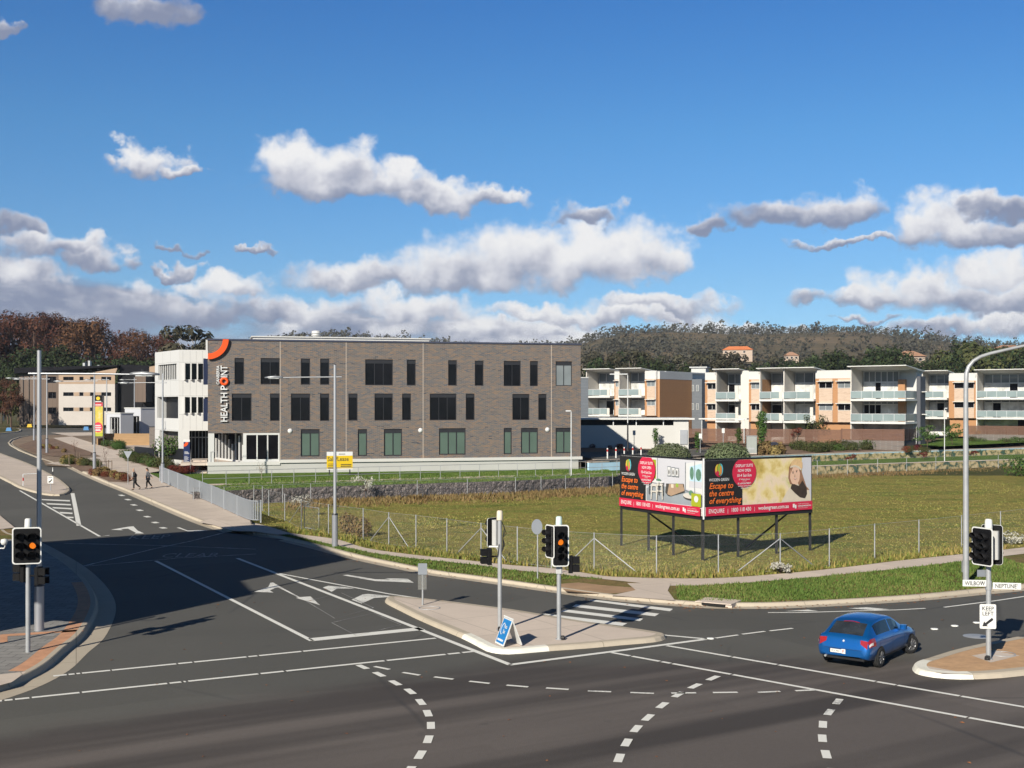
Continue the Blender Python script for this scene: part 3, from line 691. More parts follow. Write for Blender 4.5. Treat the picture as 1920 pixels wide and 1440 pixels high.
def glass(name, rgb, rough=.04, spec=.7, var=.3, sc_=.5):
    m, t, b = principled(name)
    co = t.node('ShaderNodeTexCoord').outputs['Object']; n = t.noise(co, sc_, 2, .5)
    t.l.new(t.ramp(n, [(.3, tuple(c*(1-var) for c in rgb)), (.7, tuple(c*(1+var) for c in rgb))]), b.inputs['Base Color'])
    b.inputs['Roughness'].default_value = rough; b.inputs['Specular IOR Level'].default_value = spec
glass('dark_glass', (.006, .006, .008), .03, .15); glass('green_glass', (.085, .125, .105), .06, .4, .08); glass('grey_glass', (.17, .19, .20), .05, .5, .15)
mat('dark_frame', (.022, .022, .026), .45, .1, 4); mat('white_frame', (.55, .55, .54), .45, .05, 2)
mat('white_render', (.50, .495, .475), .7, .035, .25, grime=(.15, (.44, .43, .40), .35))
mat('white_panel', (.52, .52, .51), .5, .03, .2); mat('panel_joint', (.30, .30, .30), .8)
mat('plinth', (.41, .41, .395), .8, .04, .3, grime=(.25, (.34, .33, .30), .5))
mat('coping', (.05, .055, .085), .4, .05); mat('orange_sign', (.72, .085, .012), .4, .03); mat('white_letter', (.62, .62, .62), .4, .02)
mat('black_panel', (.012, .012, .015), .5, .2); mat('navy_panel', (.012, .018, .05), .4, .1, 1); mat('navy_sign', (.010, .022, .085), .4, .1)
mat('metal_galv', (.34, .35, .36), .45, .16, 1.5, metal=.25, spec=.5); mat('metal_pole', (.40, .41, .43), .38, .08, .7, metal=.35); mat('metal_white', (.56, .57, .58), .4, .05)
mat('roof_metal', (.42, .43, .43), .5, .06, .5)
def brickmat(name, cols, mortar, bw=.30, rh=.095, ms=.012, stripe=.6, vary=1.0):
    m, t, b = principled(name)
    c3 = t.xyz(t.node('ShaderNodeTexCoord').outputs['Object'])
    v = t.vec(t.m('ADD', c3[0], c3[1]), c3[2], 0.0)
    br = t.node('ShaderNodeTexBrick'); t.put(br.inputs['Vector'], v); br.inputs['Scale'].default_value = 1
    br.inputs['Brick Width'].default_value = bw; br.inputs['Row Height'].default_value = rh; br.inputs['Mortar Size'].default_value = ms
    br.inputs['Mortar Smooth'].default_value = .1
    br.inputs['Color1'].default_value = (0, 0, 0, 1); br.inputs['Color2'].default_value = (1, 1, 1, 1); br.inputs['Mortar'].default_value = (.5, .5, .5, 1)
    # brick-to-brick tones plus bands where a pallet of bricks ran out
    st = t.noise(t.vec(t.m('MULTIPLY', c3[0], .16), t.m('MULTIPLY', c3[2], 1.9), 0), 1.0, 4, .65)
    f = t.m('ADD', t.m('MULTIPLY', t.xyz(br.outputs[0])[0], 1-stripe), t.m('MULTIPLY', t.mapr(st, .32, .68), stripe))
    k = len(cols); col = t.ramp(f, [(.1+.8*i/(k-1), c) for i, c in enumerate(cols)])
    col = t.mix(br.outputs['Fac'], col, mortar)
    t.l.new(col, b.inputs['Base Color']); b.inputs['Roughness'].default_value = .85; b.inputs['Specular IOR Level'].default_value = .2
    bp = t.node('ShaderNodeBump'); bp.inputs['Strength'].default_value = .5; bp.inputs['Distance'].default_value = -.012
    t.l.new(br.outputs['Fac'], bp.inputs['Height']); t.l.new(bp.outputs[0], b.inputs['Normal'])
brickmat('mixed_brick', [(.046, .048, .060), (.165, .122, .096), (.10, .096, .098), (.21, .135, .088), (.078, .080, .095), (.155, .128, .112)], (.18, .175, .17), .38, .115, .012, .40)
brickmat('orange_brick', [(.34, .175, .085), (.40, .205, .10), (.36, .19, .095)], (.40, .24, .13), .3, .1, .01, .5)
brickmat('pink_brick', [(.44, .33, .255), (.52, .40, .31), (.39, .285, .215)], (.48, .38, .3), .4, .12, .015, .6)
brickmat('grey_block', [(.10, .09, .085), (.16, .13, .115), (.12, .11, .10)], (.2, .19, .18), .4, .12, .015, .5)

FB = Face((-28.7, 113.0, 1.0), math.atan2(9.0, 35.7))
bldg = thing('brick_building', 'three storey brown brick medical centre with orange quarter ring and white wing', 'building', FB.A, FB.rz)
W3 = [((439.8,671.5,457.7,720.8),1),((488.8,671.5,524.6,720.8),2),((564.2,672.3,581.5,721.3),1),((600.4,672.3,617.7,721.3),1),((684.8,674,736.7,722.5),3),((762.9,674.6,779.6,722.9),1),((840.4,675.6,856.7,722.9),1),((890.4,676.5,906.7,723.3),1),((944.6,677,976.5,724),2),((993.8,677,1008.8,724),1),((1042,677.7,1072.7,723.5),2)]
W2 = [((434.6,738,471.7,789.2),2),((506.5,738,524.6,789.2),1),((545.6,738,581.5,789.2),2),((600.2,738,617.5,789.2),1),((653.3,738,670.6,788.8),1),((702.3,738,736.5,788.5),2),((754,738,770.8,788),1),((806,738,856,788),3),((873.5,738,890,787.5),1),((960.8,738.7,992.7,787.5),2),((1009.4,738.7,1025,787.5),1)]
W1 = [((564,804.8,599.4,855.8),2),((671,804.8,688.3,855),1),((720,804.2,754,854.8),2),((823.3,803,873.3,852.5),3),((944.6,802.5,959.8,851.7),1),((977,802.5,1008.8,850.6),2),((1042,802,1073,849.6),2)]
sL, sR = 0.0, FB.s_(1089)
zTop = FB.z(391, 638); zLed = FB.z(700, 860); zLedL = FB.z(400, 866)
ent = FB.rect((391.0, 812, 525, 866)); ent = (-.01, zLedL-.02, ent[2], ent[3])
holes = [FB.rect(r) for r, n in W3+W2+W1]+[ent]
mb = MB(); wall_grid(mb, sL, zLedL-.02, sR, zTop, holes, 0, .16)
mb.box(sR-.01, .0, 0, sR, 18, zTop); mb.box(sL, 16, 0, sR, 18, zTop); mb.box(sL, .01, ent[3], sL+.3, 10, zTop)
mb.box(sL+.3, .2, zTop-.6, sR-.02, 17.9, zTop-.35)
mb.box(ent[2], .3, 0, sR-.02, .5, zTop-.6)
mb.build('wall', 'mixed_brick', bldg)
for i, (r, n) in enumerate(W3+W2): window(bldg, FB.rect(r), n, m_glass='grey_glass' if r[0] > 1040 else 'dark_glass', head=.32)
for r, n in W1: window(bldg, FB.rect(r), n, m_glass='green_glass', head=.30, fr=.10)
mb = MB(); mb.box(sL-.05, -.08, zTop, sR+.08, .4, zTop+.16); mb.box(sR-.3, .4, zTop, sR+.08, 18, zTop+.16); mb.build('parapet_coping', 'coping', bldg)
mb = MB(); mb.box(-.03, .0, 0.0, sR-.25, .35, zLed-.32); mb.build('plinth', 'plinth', bldg)
mb = MB(); xs_ = ent[2]
mb.box(-.05, -.10, zLedL-.36, xs_, .4, zLedL-.02); mb.box(xs_, -.18, zLed-.30, sR+.12, .4, zLed); mb.box(sR-.1,.4,zLed-.3,sR+.12,18,zLed); mb.build('plinth_ledge', 'white_render', bldg)
for px in (525.4, 649, 793.3, 1033.8):
    s_ = FB.s_(px); MB().box(s_-.02, -.012, zLed+.01, s_+.02, .0, zTop-.01).build('movement_joint', 'concrete', bldg)
# horizontal joint lines of the plinth
# round wall lights
for px, py in ((544, 808), (788.5, 807), (1026.5, 805.5)):
    l = MB(); q = RX(R(90)); l.lathe([(0, .14), (.14, .12), (.21, .05), (.23, 0)], 0, 0, 16, 0, TR((FB.s_(px), 0, FB.z(px, py))) @ q); l.build('wall_light', 'white_letter', bldg)
# roof plant screen and vent
mb = MB(); pf = Face((FB.A+RZ(FB.rz) @ Vector((0, 7, 0))), FB.rz)
x0, x1 = pf.s_(474), pf.s_(805); zt = pf.z(600, 631.5)
mb.box(x0, 7, zTop-.4, x1, 15, zt-.12); mb.box(x0-.15, 6.85, zt-.12, x1+.15, 15.15, zt); mb.box(x0-.15, 6.85, zt-.62, x1+.15, 7, zt-.5)
mb.build('roof_plant', 'white_panel', bldg)
s_ = pf.s_(596); mb = MB(); mb.lathe([(.36, zt), (.36, zt+.2), (.52, zt+.22), (.52, zt+.30), (.40, zt+.32), (.40, zt+.42), (.52, zt+.44), (.52, zt+.52), (.40, zt+.54), (.5, zt+.66), (.3, zt+.74), (0, zt+.76)], s_, 9, 14); mb.build('roof_vent', 'white_panel', bldg)
# orange quarter ring at the corner, standing off the wall
mb = MB(); cx_, cz_ = -.0, zTop+.10; ro, ri = 1.90, 1.36; n = 18
pr = [(cx_+ro*math.cos(-R(90)*k/n), cz_+ro*math.sin(-R(90)*k/n)) for k in range(n+1)]+[(cx_+ri*math.cos(-R(90)*k/n), cz_+ri*math.sin(-R(90)*k/n)) for k in range(n, -1, -1)]
mb.slab(pr, -.32, -.13); mb.build('ring_emblem', 'orange_sign', bldg)
mb = MB(); mb.box(-.20, -.05, zTop-1.75, -.02, .3, zTop+.05); mb.build('corner_trim', 'white_panel', bldg)
for (ya, yb) in ((672, 721), (747, 790)): MB().box(-.42, .25, FB.z(391, yb), -.01, 1.2, FB.z(391, ya)).build('window_hood', 'navy_panel', bldg)
# lettering up the wall
def up_text(s, px, py, size, m, bold, sx, name):
    mb = MB(); text_into(mb, s, size, TR((FB.s_(px), -.16, FB.z(px, py))) @ RY(R(-90)), 0, .05, 'LEFT', 0, bold, sx); return mb.build(name, m, bldg)
cap = .60
def place_word(word, z0, z1, px_base, caph, m, bold, name):
    mb = MB(); text_into(mb, word, 1.0, Matrix(), 0, .0, 'LEFT', 0, bold)
    xs_ = [v[0] for v in mb.v]; zs_ = [v[2] for v in mb.v]; kx = (z1-z0)/(max(xs_)-min(xs_)); kz = caph/(max(zs_)-min(zs_))
    out = MB(); n = len(mb.v)
    vs = [(FB.s_(px_base)-(v[2]-min(zs_))*kz, -.20, z0+(v[0]-min(xs_))*kx) for v in mb.v]
    out.add(vs, mb.f); out.add([(x, -.07, z) for x, y, z in vs], [f[::-1] for f in mb.f])
    ec = {}
    for f in mb.f:
        for a, b in zip(f, f[1:]+f[:1]):
            ec[(a, b)] = 1
    for (a, b) in ec:
        if (b, a) not in ec: out.add([vs[a], vs[b], (vs[b][0], -.07, vs[b][2]), (vs[a][0], -.07, vs[a][2])], [(3, 2, 1, 0)])
    return out.build(name, m, bldg)
zz = lambda py: FB.z(415, py)
place_word('HEALTH', zz(790.5), zz(736.5), 426.3, .63, 'white_letter', .016, 'lettering')
place_word('P', zz(731), zz(722.5), 426.3, .63, 'white_letter', .016, 'lettering')
place_word('INT', zz(707.5), zz(685.4), 426.3, .63, 'white_letter', .016, 'lettering')
mb = MB(); c_ = (FB.s_(420.2), -.22, zz(715)); 
mb.lathe([(.17, .0), (.17, .12), (.20, .15), (.37, .15), (.40, .12), (.40, 0)], 0, 0, 24, 0, TR((c_[0], -.07, c_[2])) @ RX(R(90))); mb.build('lettering', 'orange_sign', bldg)
place_word('CANBERRA', zz(721), zz(685.5), 411.4, .28, 'white_letter', .022, 'lettering')
# entrance: white framed shopfront and the undercroft glazing behind it
sf = FB.rect((456, 812, 524.4, 864)); en = part('entrance', bldg)
mb = MB(); a, b, c, d = sf; b = zLedL-.02
mb.box(a, .02, b, a+.3, .4, d); mb.box(c-.14, .02, b, c-.005, .4, d); mb.box(a+.3, .02, b, c-.14, .3, b+.22); mb.box(a+.3, .02, d-.18, c-.14, .3, d-.005)
w = (c-a-.44)/3
for k in (1, 2): mb.box(a+.3+w*k-.06, .06, b+.22, a+.3+w*k+.06, .2, d-.18)
mb.build('shopfront_frame', 'white_frame', en)
for k in range(3):
    p = MB(); p.quad((a+.3+w*k+.06*(k > 0), .12, b+.22), (a+.3+w*(k+1)-.06*(k < 2), .12, b+.22), (a+.3+w*(k+1)-.06*(k < 2), .12, d-.18), (a+.3+w*k+.06*(k > 0), .12, d-.18)); p.build('pane', 'dark_glass', en)
fl = MB(); fl.box(-2.5, .4, zLedL-.35, a, 12.0, zLedL-.12); fl.build('undercroft_floor', 'concrete', en)
so_ = MB(); so_.box(-.0, .02, d+.0, a+3, 12, d+.12); so_.build('undercroft_soffit', 'white_render', en)
g0 = Vector((a+.05, .35, 0)); g1 = Vector((.85, 9.0, 0)); gd = (g1-g0); gl = gd.length; gm = TR((g0.x, g0.y, 0)) @ RZ(math.atan2(gd.y, gd.x))
p = MB(); p.quad((0, 0, zLedL-.1), (gl, 0, zLedL-.1), (gl, 0, d), (0, 0, d)); p = MB().add([(0, 0, zLedL-.1), (gl, 0, zLedL-.1), (gl, 0, d), (0, 0, d)], [(3, 2, 1, 0)], 0, False, gm); p.build('pane', 'dark_glass', en)
mb = MB()
for k in range(9):
    x = gl*k/8; h = random.choice([.9, .75, .6, 1.0]); mb.box(x-.06, .02, zLedL-.1, x+.06, .14, (zLedL-.1)+(d-zLedL+.1)*h, 0, gm)
mb.box(0, .02, zLedL-.12, gl, .16, zLedL+.05, 0, gm); mb.build('glazing_bar', 'white_frame', en)
mb = MB(); mb.box(.02, .02, zLedL-.12, .58, .6, d-.003); mb.build('entry_column', 'white_panel', en)
# ---- white wing, set back to the left of the brick front
yw = 8.6; PW = FB.A+RZ(FB.rz) @ Vector((0, yw, 0)); FW = Face(PW, FB.rz)
wing = part('white_wing', bldg)
xa, xb = FW.s_(335.5), .25; zt = FW.z(365, 656)
h1 = FW.rect((346, 681.5, 391, 711.5)); h2 = FW.rect((345.5, 744.5, 391, 774)); h3 = FW.rect((355, 807.5, 391, 856))
h1 = (h1[0], h1[1], xb-.03, h1[3]); h2 = (h2[0], h2[1], xb-.03, h2[3]); h3 = (h3[0], zLedL-.1, xb-.03, h3[3])
mb = MB(); wall_grid(mb, xa, zLedL-.1, xb, zt, [h1, h2, h3], yw, .35)
# angled left face
E = Vector((XX(290.5, 127.2), 127.2, 1.0)); El = RZ(-FB.rz) @ (E-FB.A); C0 = Vector((xa, yw, 0)); dv = El-C0; aw = math.hypot(dv.x, dv.y); arz = math.atan2(-dv.y, -dv.x)
FA = Face(E, FB.rz+arz); am = TR((El.x, El.y, 0)) @ RZ(arz)
q1 = FA.rect((296.5, 683, 331, 712)); q2 = FA.rect((294.5, 744, 334, 803)); q3 = FA.rect((299, 808, 334, 860)); q3 = (q3[0], zLedL-.1, q3[2], q3[3])
wall_grid(mb, 0, zLedL-.1, aw, zt, [q1, q2, q3], 0, .3, 0, None, am)
mb.box(xa+.02, yw+.4, zt-.5, xb, 17, zt-.3); mb.box(El.x, El.y+.02, zLedL, El.x+.2, 17, zt-.02)
for z_ in (FW.z(360, 679), FW.z(360, 728), FW.z(360, 806)):
    pass
mb.build('wall', 'white_panel', wing)
mb = MB()
for px in (343, 356.5, 368, 379.5):
    for (t0, t1) in ((657.5, 681), (714, 744), (777, 806)):
        s_ = FW.s_(px); mb.box(s_-.012, yw-.006, FW.z(px, t1)+.03, s_+.012, yw+.001, FW.z(px, t0)-.03)
for zq in (679.3, 714.3, 742, 777): mb.box(xa, yw-.006, FW.z(360, zq)-.012, xb-.03, yw+.001, FW.z(360, zq)+.012)
for t_ in (.33, .66):
    for (t0, t1) in ((660, 681), (714, 742)): mb.box(aw*t_-.012, -.006, FA.z(312, t1), aw*t_+.012, .001, FA.z(312, t0), 0, am)
for zq in (680.5, 714, 742.5, 806): mb.box(0, -.006, FA.z(312, zq)-.012, aw, .001, FA.z(312, zq)+.012, 0, am)
mb.build('panel_joint', 'panel_joint', wing)
window(wing, h1, 4, yw+.15, .06, 'dark_frame', 'dark_glass'); window(wing, h2, 4, yw+.15, .06, 'dark_frame', 'dark_glass')
for h in (h1, h2):
    w = (h[2]-h[0])/4
    for k in range(5): MB().box(h[0]+w*k-.07, yw-.35, h[1]-.08, h[0]+w*k+.07, yw+.2, h[3]+.05).build('sun_fin', 'white_panel', wing)
p = MB(); p.box(h3[0], yw+2.2, h3[1], h3[2], yw+2.3, h3[3]); p.build('entry_glazing', 'dark_glass', wing)
mb = MB()
for k in range(6): x = h3[0]+.2+(h3[2]-h3[0]-.3)*k/5; mb.box(x-.035, yw+2.1, h3[1], x+.035, yw+2.19, h3[3])
mb.box(h3[0], yw+2.1, h3[1]+2.1, h3[2], yw+2.19, h3[1]+2.2); mb.build('entry_frame', 'metal_galv', wing)
# louvres and recess of the angled face
b_ = MB(); b_.box(q1[0], .28, q1[1], q1[2], .32, q1[3], 0, am); b_.build('window', 'black_panel', wing)
mb = MB(); nl = 9
for k in range(1, nl+1): x = q1[0]+(q1[2]-q1[0])*k/(nl+1); mb.box(x-.10, .20, q1[1], x+.10, .235, q1[3], 0, am)
mb.build('louvre', 'white_panel', wing)
mb = MB(); mb.box(q2[0]-.3, 1.0, q2[1]-.1, q2[2], 1.1, q2[3], 0, am); mb.box(q2[0]-.32, .31, q2[1], q2[0]-.02, 1.0, q2[3], 1, am); mb.box(q2[2]-1.5, .8, q2[1], q2[2]-.02, .95, q2[3]-.6, 1, am); mb.box(q2[0], .02, q2[1], q2[2], .12, q2[1]+1.05, 1, am)
mb.build('balcony_recess', ['black_panel', 'white_panel'], wing)
mb = MB(); mb.box(q3[0]-.4, .9, q3[1], q3[2]+.3, 1.1, q3[3], 0, am); mb.box(q3[0]-.4, .31, q3[1], q3[0]-.02, .9, q3[3], 0, am); mb.build('recess_wall', 'grey_block', wing)
# podium: white retaining wall, dark screens, steps
pod = part('podium', bldg)
def loc(v): return RZ(-FB.rz) @ (Vector(v)-FB.A)
P0 = loc(AT(299, 860, 124.5)); P1 = loc(AT(345, 872, 119.4)); P2 = loc(AT(363, 876, 117.6))
def run(mb, a, b, z0, z1, th, mi=0):
    d = b-a; mb.box(0, 0, z0, math.hypot(d.x, d.y), th, z1, mi, TR((a.x, a.y, 0)) @ RZ(math.atan2(d.y, d.x)))
zp = zLedL-.1
mb = MB(); run(mb, P0, P1, -.4, zp-.05, .25); run(mb, P1, P2, -.4, zp-.05, .25); PL = loc(AT(252, 850, 131)); run(mb, PL, P0, -.4, zp-.25, .25); mb.build('podium_wall', 'white_render', pod)
mb = MB(); run(mb, P0, P1, zp-.02, zp+1.1, .06); mb.build('screen', 'black_panel', pod); mb = MB(); run(mb, PL, loc(AT(289, 850, 125.6)), zp-.2, zp+.95, .06); mb.build('screen', 'black_panel', pod)
mb = MB()
for k in range(8):
    mb.box(-1.55, .5+.42*k, -.4, -.10, 7.5, .0+.17*(k+1)-.1)
mb.build('step', 'concrete', pod)
MB().tube([(-1.6, .3, 0), (-1.6, .3, 1.1), (-1.6, 3.6, 2.3), (-1.6, 3.6, 1.3)], .025, 6).build('handrail', 'metal_galv', pod); mb = MB(); mb.tube([(.25, -.02, zLedL), (.25, -.02, zLedL+.95), (.9, -.02, zLedL+.95), (.9, -.02, zLedL)], .025, 6); mb.tube([(.55,-.02,zLedL),(.55,-.02,zLedL+.95)],.02,6); mb.build('handrail', 'metal_galv', pod)
MB().prism([(P2.x,P2.y+.05),(-.05,P2.y+.05),(-.05,15),(PL.x+3,15),(PL.x,PL.y+.05),(P0.x,P0.y+.05),(P1.x,P1.y+.05)], zp-.25, zp-.06).build('podium_floor', 'concrete', pod)
# house number on the column
for k, ch in enumerate('24'):
    mb = MB(); text_into(mb, ch, .55, am @ TR((.12, -.02, FA.z(292, 833+8*k))), 0, .01); mb.build('house_number', 'dark_frame', wing)

# ---- entrance pylon sign
ps = AT(350.3, 880, 115.6); ps.z = S(115.6)+.1
pyl = thing('pylon_sign', 'tall navy pylon sign with an orange swoosh beside the medical centre steps', 'sign', ps, FB.rz)
mb = MB(); mb.bbox(-.30, -.08, 0, .30, .08, 2.75, .03); mb.build('panel', 'navy_sign', pyl)
mb = MB(); mb.bbox(-.30, -.081, 2.753, .30, .08, 2.98, .03); mb.build('cap_panel', 'white_letter', pyl)
mb = MB(); n = 10; pr = [(-.28+.42*math.cos(-R(90)*k/n), 2.72+.42*math.sin(-R(90)*k/n)) for k in range(n+1)]+[(-.28+.16*math.cos(-R(90)*k/n), 2.72+.16*math.sin(-R(90)*k/n)) for k in range(n, -1, -1)]
mb.slab(pr, -.095, -.081); mb.build('swoosh', 'orange_sign', pyl)
mb = MB()
for k in range(3): mb.box(-.22, -.088, 1.78-.09*k, .1+.07*k, -.081, 1.82-.09*k)
for k in range(11): mb.box(-.24, -.088, 1.35-.1*k, (.05, .2, .12, .16)[k % 4], -.081, 1.378-.1*k)
mb.build('text_line', 'white_letter', pyl)

# ---- for sale board behind the railing
sb = AT(637, 893, 110.5); FS = Face(sb, FB.rz)
sale = thing('sale_board', 'yellow and white Sale and Lease agent board on two dark posts before the brick wall', 'sign', (sb.x, sb.y, 1.13), FB.rz)
D_ = 110.5; pxm = F/D_
w2 = 24.2/pxm; z1 = HZ(847, D_)-1.13; z0 = HZ(880.5, D_)-1.13; zm = HZ(854.5, D_)-1.13
mat('agent_yellow', (.62, .42, .01), .5, .03); mat('text_dark', (.06, .05, .02), .6)
mb = MB(); mb.box(-w2, 0, z0+.1, w2, .06, zm); mb.build('board', 'agent_yellow', sale)
MB().box(-w2, -.002, zm+.002, w2, .06, z1).build('header_panel', 'white_letter', sale); MB().box(-w2, -.002, z0, w2, .06, z0+.098).build('footer_panel', 'white_letter', sale)
mb = MB(); text_into(mb, 'Sale/Lease', .56, TR((-w2+.08, -.008, zm-.48)), 0, 0, 'LEFT', 0, .012, .84)
for k in range(4): mb.box(-w2+.12, -.008, zm-.78-.14*k, -w2+.9, -.003, zm-.73-.14*k)
for k in range(2): mb.box(w2-1.1, -.008, z0+.42-.15*k, w2-.12, -.003, z0+.50-.15*k)
mb.box(-.1, -.008, zm+.12, .5, -.003, zm+.18); mb.build('lettering', 'text_dark', sale)
for s_ in (-1, 1):
    mb = MB(); mb.box(s_*(w2-.25)-.05, .065, 0, s_*(w2-.25)+.05, .16, z1-.1); mb.build('post', 'dark_frame', sale)
# ================================================================== APARTMENT BLOCKS, CARPORT, LEFT-HAND BUILDINGS
glass('curtain_glass', (.52, .52, .50), .12, .5, .35, .9); glass('balcony_glass', (.22, .275, .28), .15, .5, .12)
mat('roof_white', (.56, .56, .54), .5, .04, .3); mat('soffit', (.36, .36, .35), .8, .05); mat('weatherboard_grey', (.115, .13, .15), .6, .06, .5)
mat('cream_render', (.56, .53, .48), .75, .05, .4); mat('parapet_white', (.50, .50, .485), .7, .05, .3); mat('dark_clad', (.07, .075, .09), .6, .1, .6)
def boards(name, rgb, pitch=.18, gap=.03, horizontal=True, var=.2):
    m, t, b = principled(name)
    co = t.node('ShaderNodeTexCoord').outputs['Object']; c3 = t.xyz(co)
    ax = c3[2] if horizontal else t.m('ADD', c3[0], c3[1])
    k = t.m('FRACT', t.m('MULTIPLY', ax, 1/pitch)); line = t.mapr(k, 0, gap/pitch, .35, 1)
    n = t.noise(t.vec(t.m('MULTIPLY', c3[0], .8), t.m('MULTIPLY', c3[1], .8), t.m('MULTIPLY', t.m('FLOOR', t.m('MULTIPLY', ax, 1/pitch)), 3.1)), 1.0, 3, .6)
    v = t.m('MULTIPLY', line, t.m('MULTIPLY_ADD', n, 2*var, 1-var))
    t.l.new(t.mix(1.0, rgb, t.vec(v, v, v), blend='MULTIPLY'), b.inputs['Base Color']); b.inputs['Roughness'].default_value = .7; b.inputs['Specular IOR Level'].default_value = .15
boards('slat_wood', (.15, .085, .062), .16, .045); boards('grey_boards', (.135, .15, .17), .22, .03); boards('brown_clad', (.15, .112, .09), .9, .05, False, .1)
boards('timber_sleeper', (.33, .21, .11), .2, .025); boards('charcoal_clad', (.009, .009, .011), .4, .03, False, .1)

def balustrade(par, x0, x1, y0, z, h=1.05, ret=None):
    p = MB(); p.box(x0+.04, y0, z+.10, x1-.04, y0+.025, z+h-.05)
    if ret: p.box(x1-.03, y0+.05, z+.10, x1-.005, y0+ret, z+h-.05)
    o = p.build('balustrade', 'balcony_glass', par)
    r = MB(); r.box(x0, y0-.02, z+h-.05, x1, y0+.05, z+h)
    n = max(2, int((x1-x0)/1.3))
    for k in range(n+1): x = x0+(x1-x0)*k/n; r.box(x-.022, y0-.015, z, x+.022, y0+.045, z+h-.05)
    if ret: r.box(x1-.05, y0+.05, z+h-.05, x1+.02, y0+ret, z+h)
    r.build('rail', 'metal_white', o)
def glazed_bay(par, x0, x1, y, z0, z1, cols, transom=True, seed=0):
    """sliding doors, highlight windows and drawn curtains at the back of a balcony"""
    rnd = random.Random(seed); mb = MB(); fr = .11
    mb.box(x0, y, z0, x0+fr, y+.08, z1); mb.box(x1-fr, y, z0, x1, y+.08, z1); mb.box(x0+fr, y, z1-fr, x1-fr, y+.08, z1)
    zt = z0+2.2 if transom and z1-z0 > 2.6 else None
    if zt: mb.box(x0+fr, y+.003, zt, x1-fr, y+.075, zt+.16)
    w = (x1-x0)/cols
    for k in range(1, cols): mb.box(x0+w*k-.05, y+.002, z0, x0+w*k+.05, y+.072, z1-fr)
    o = mb.build('glazing', 'white_frame', par)
    for k in range(cols):
        p = MB(); p.quad((x0+w*k+.03, y+.045, z0), (x0+w*(k+1)-.03, y+.045, z0), (x0+w*(k+1)-.03, y+.045, zt or z1-fr), (x0+w*k+.03, y+.045, zt or z1-fr))
        p.build('pane', 'curtain_glass' if rnd.random() < .78 else 'dark_glass', o)
        if zt:
            p = MB(); p.quad((x0+w*k+.03, y+.045, zt+.16), (x0+w*(k+1)-.03, y+.045, zt+.16), (x0+w*(k+1)-.03, y+.045, z1-fr), (x0+w*k+.03, y+.045, z1-fr)); p.build('pane', 'grey_glass', o)
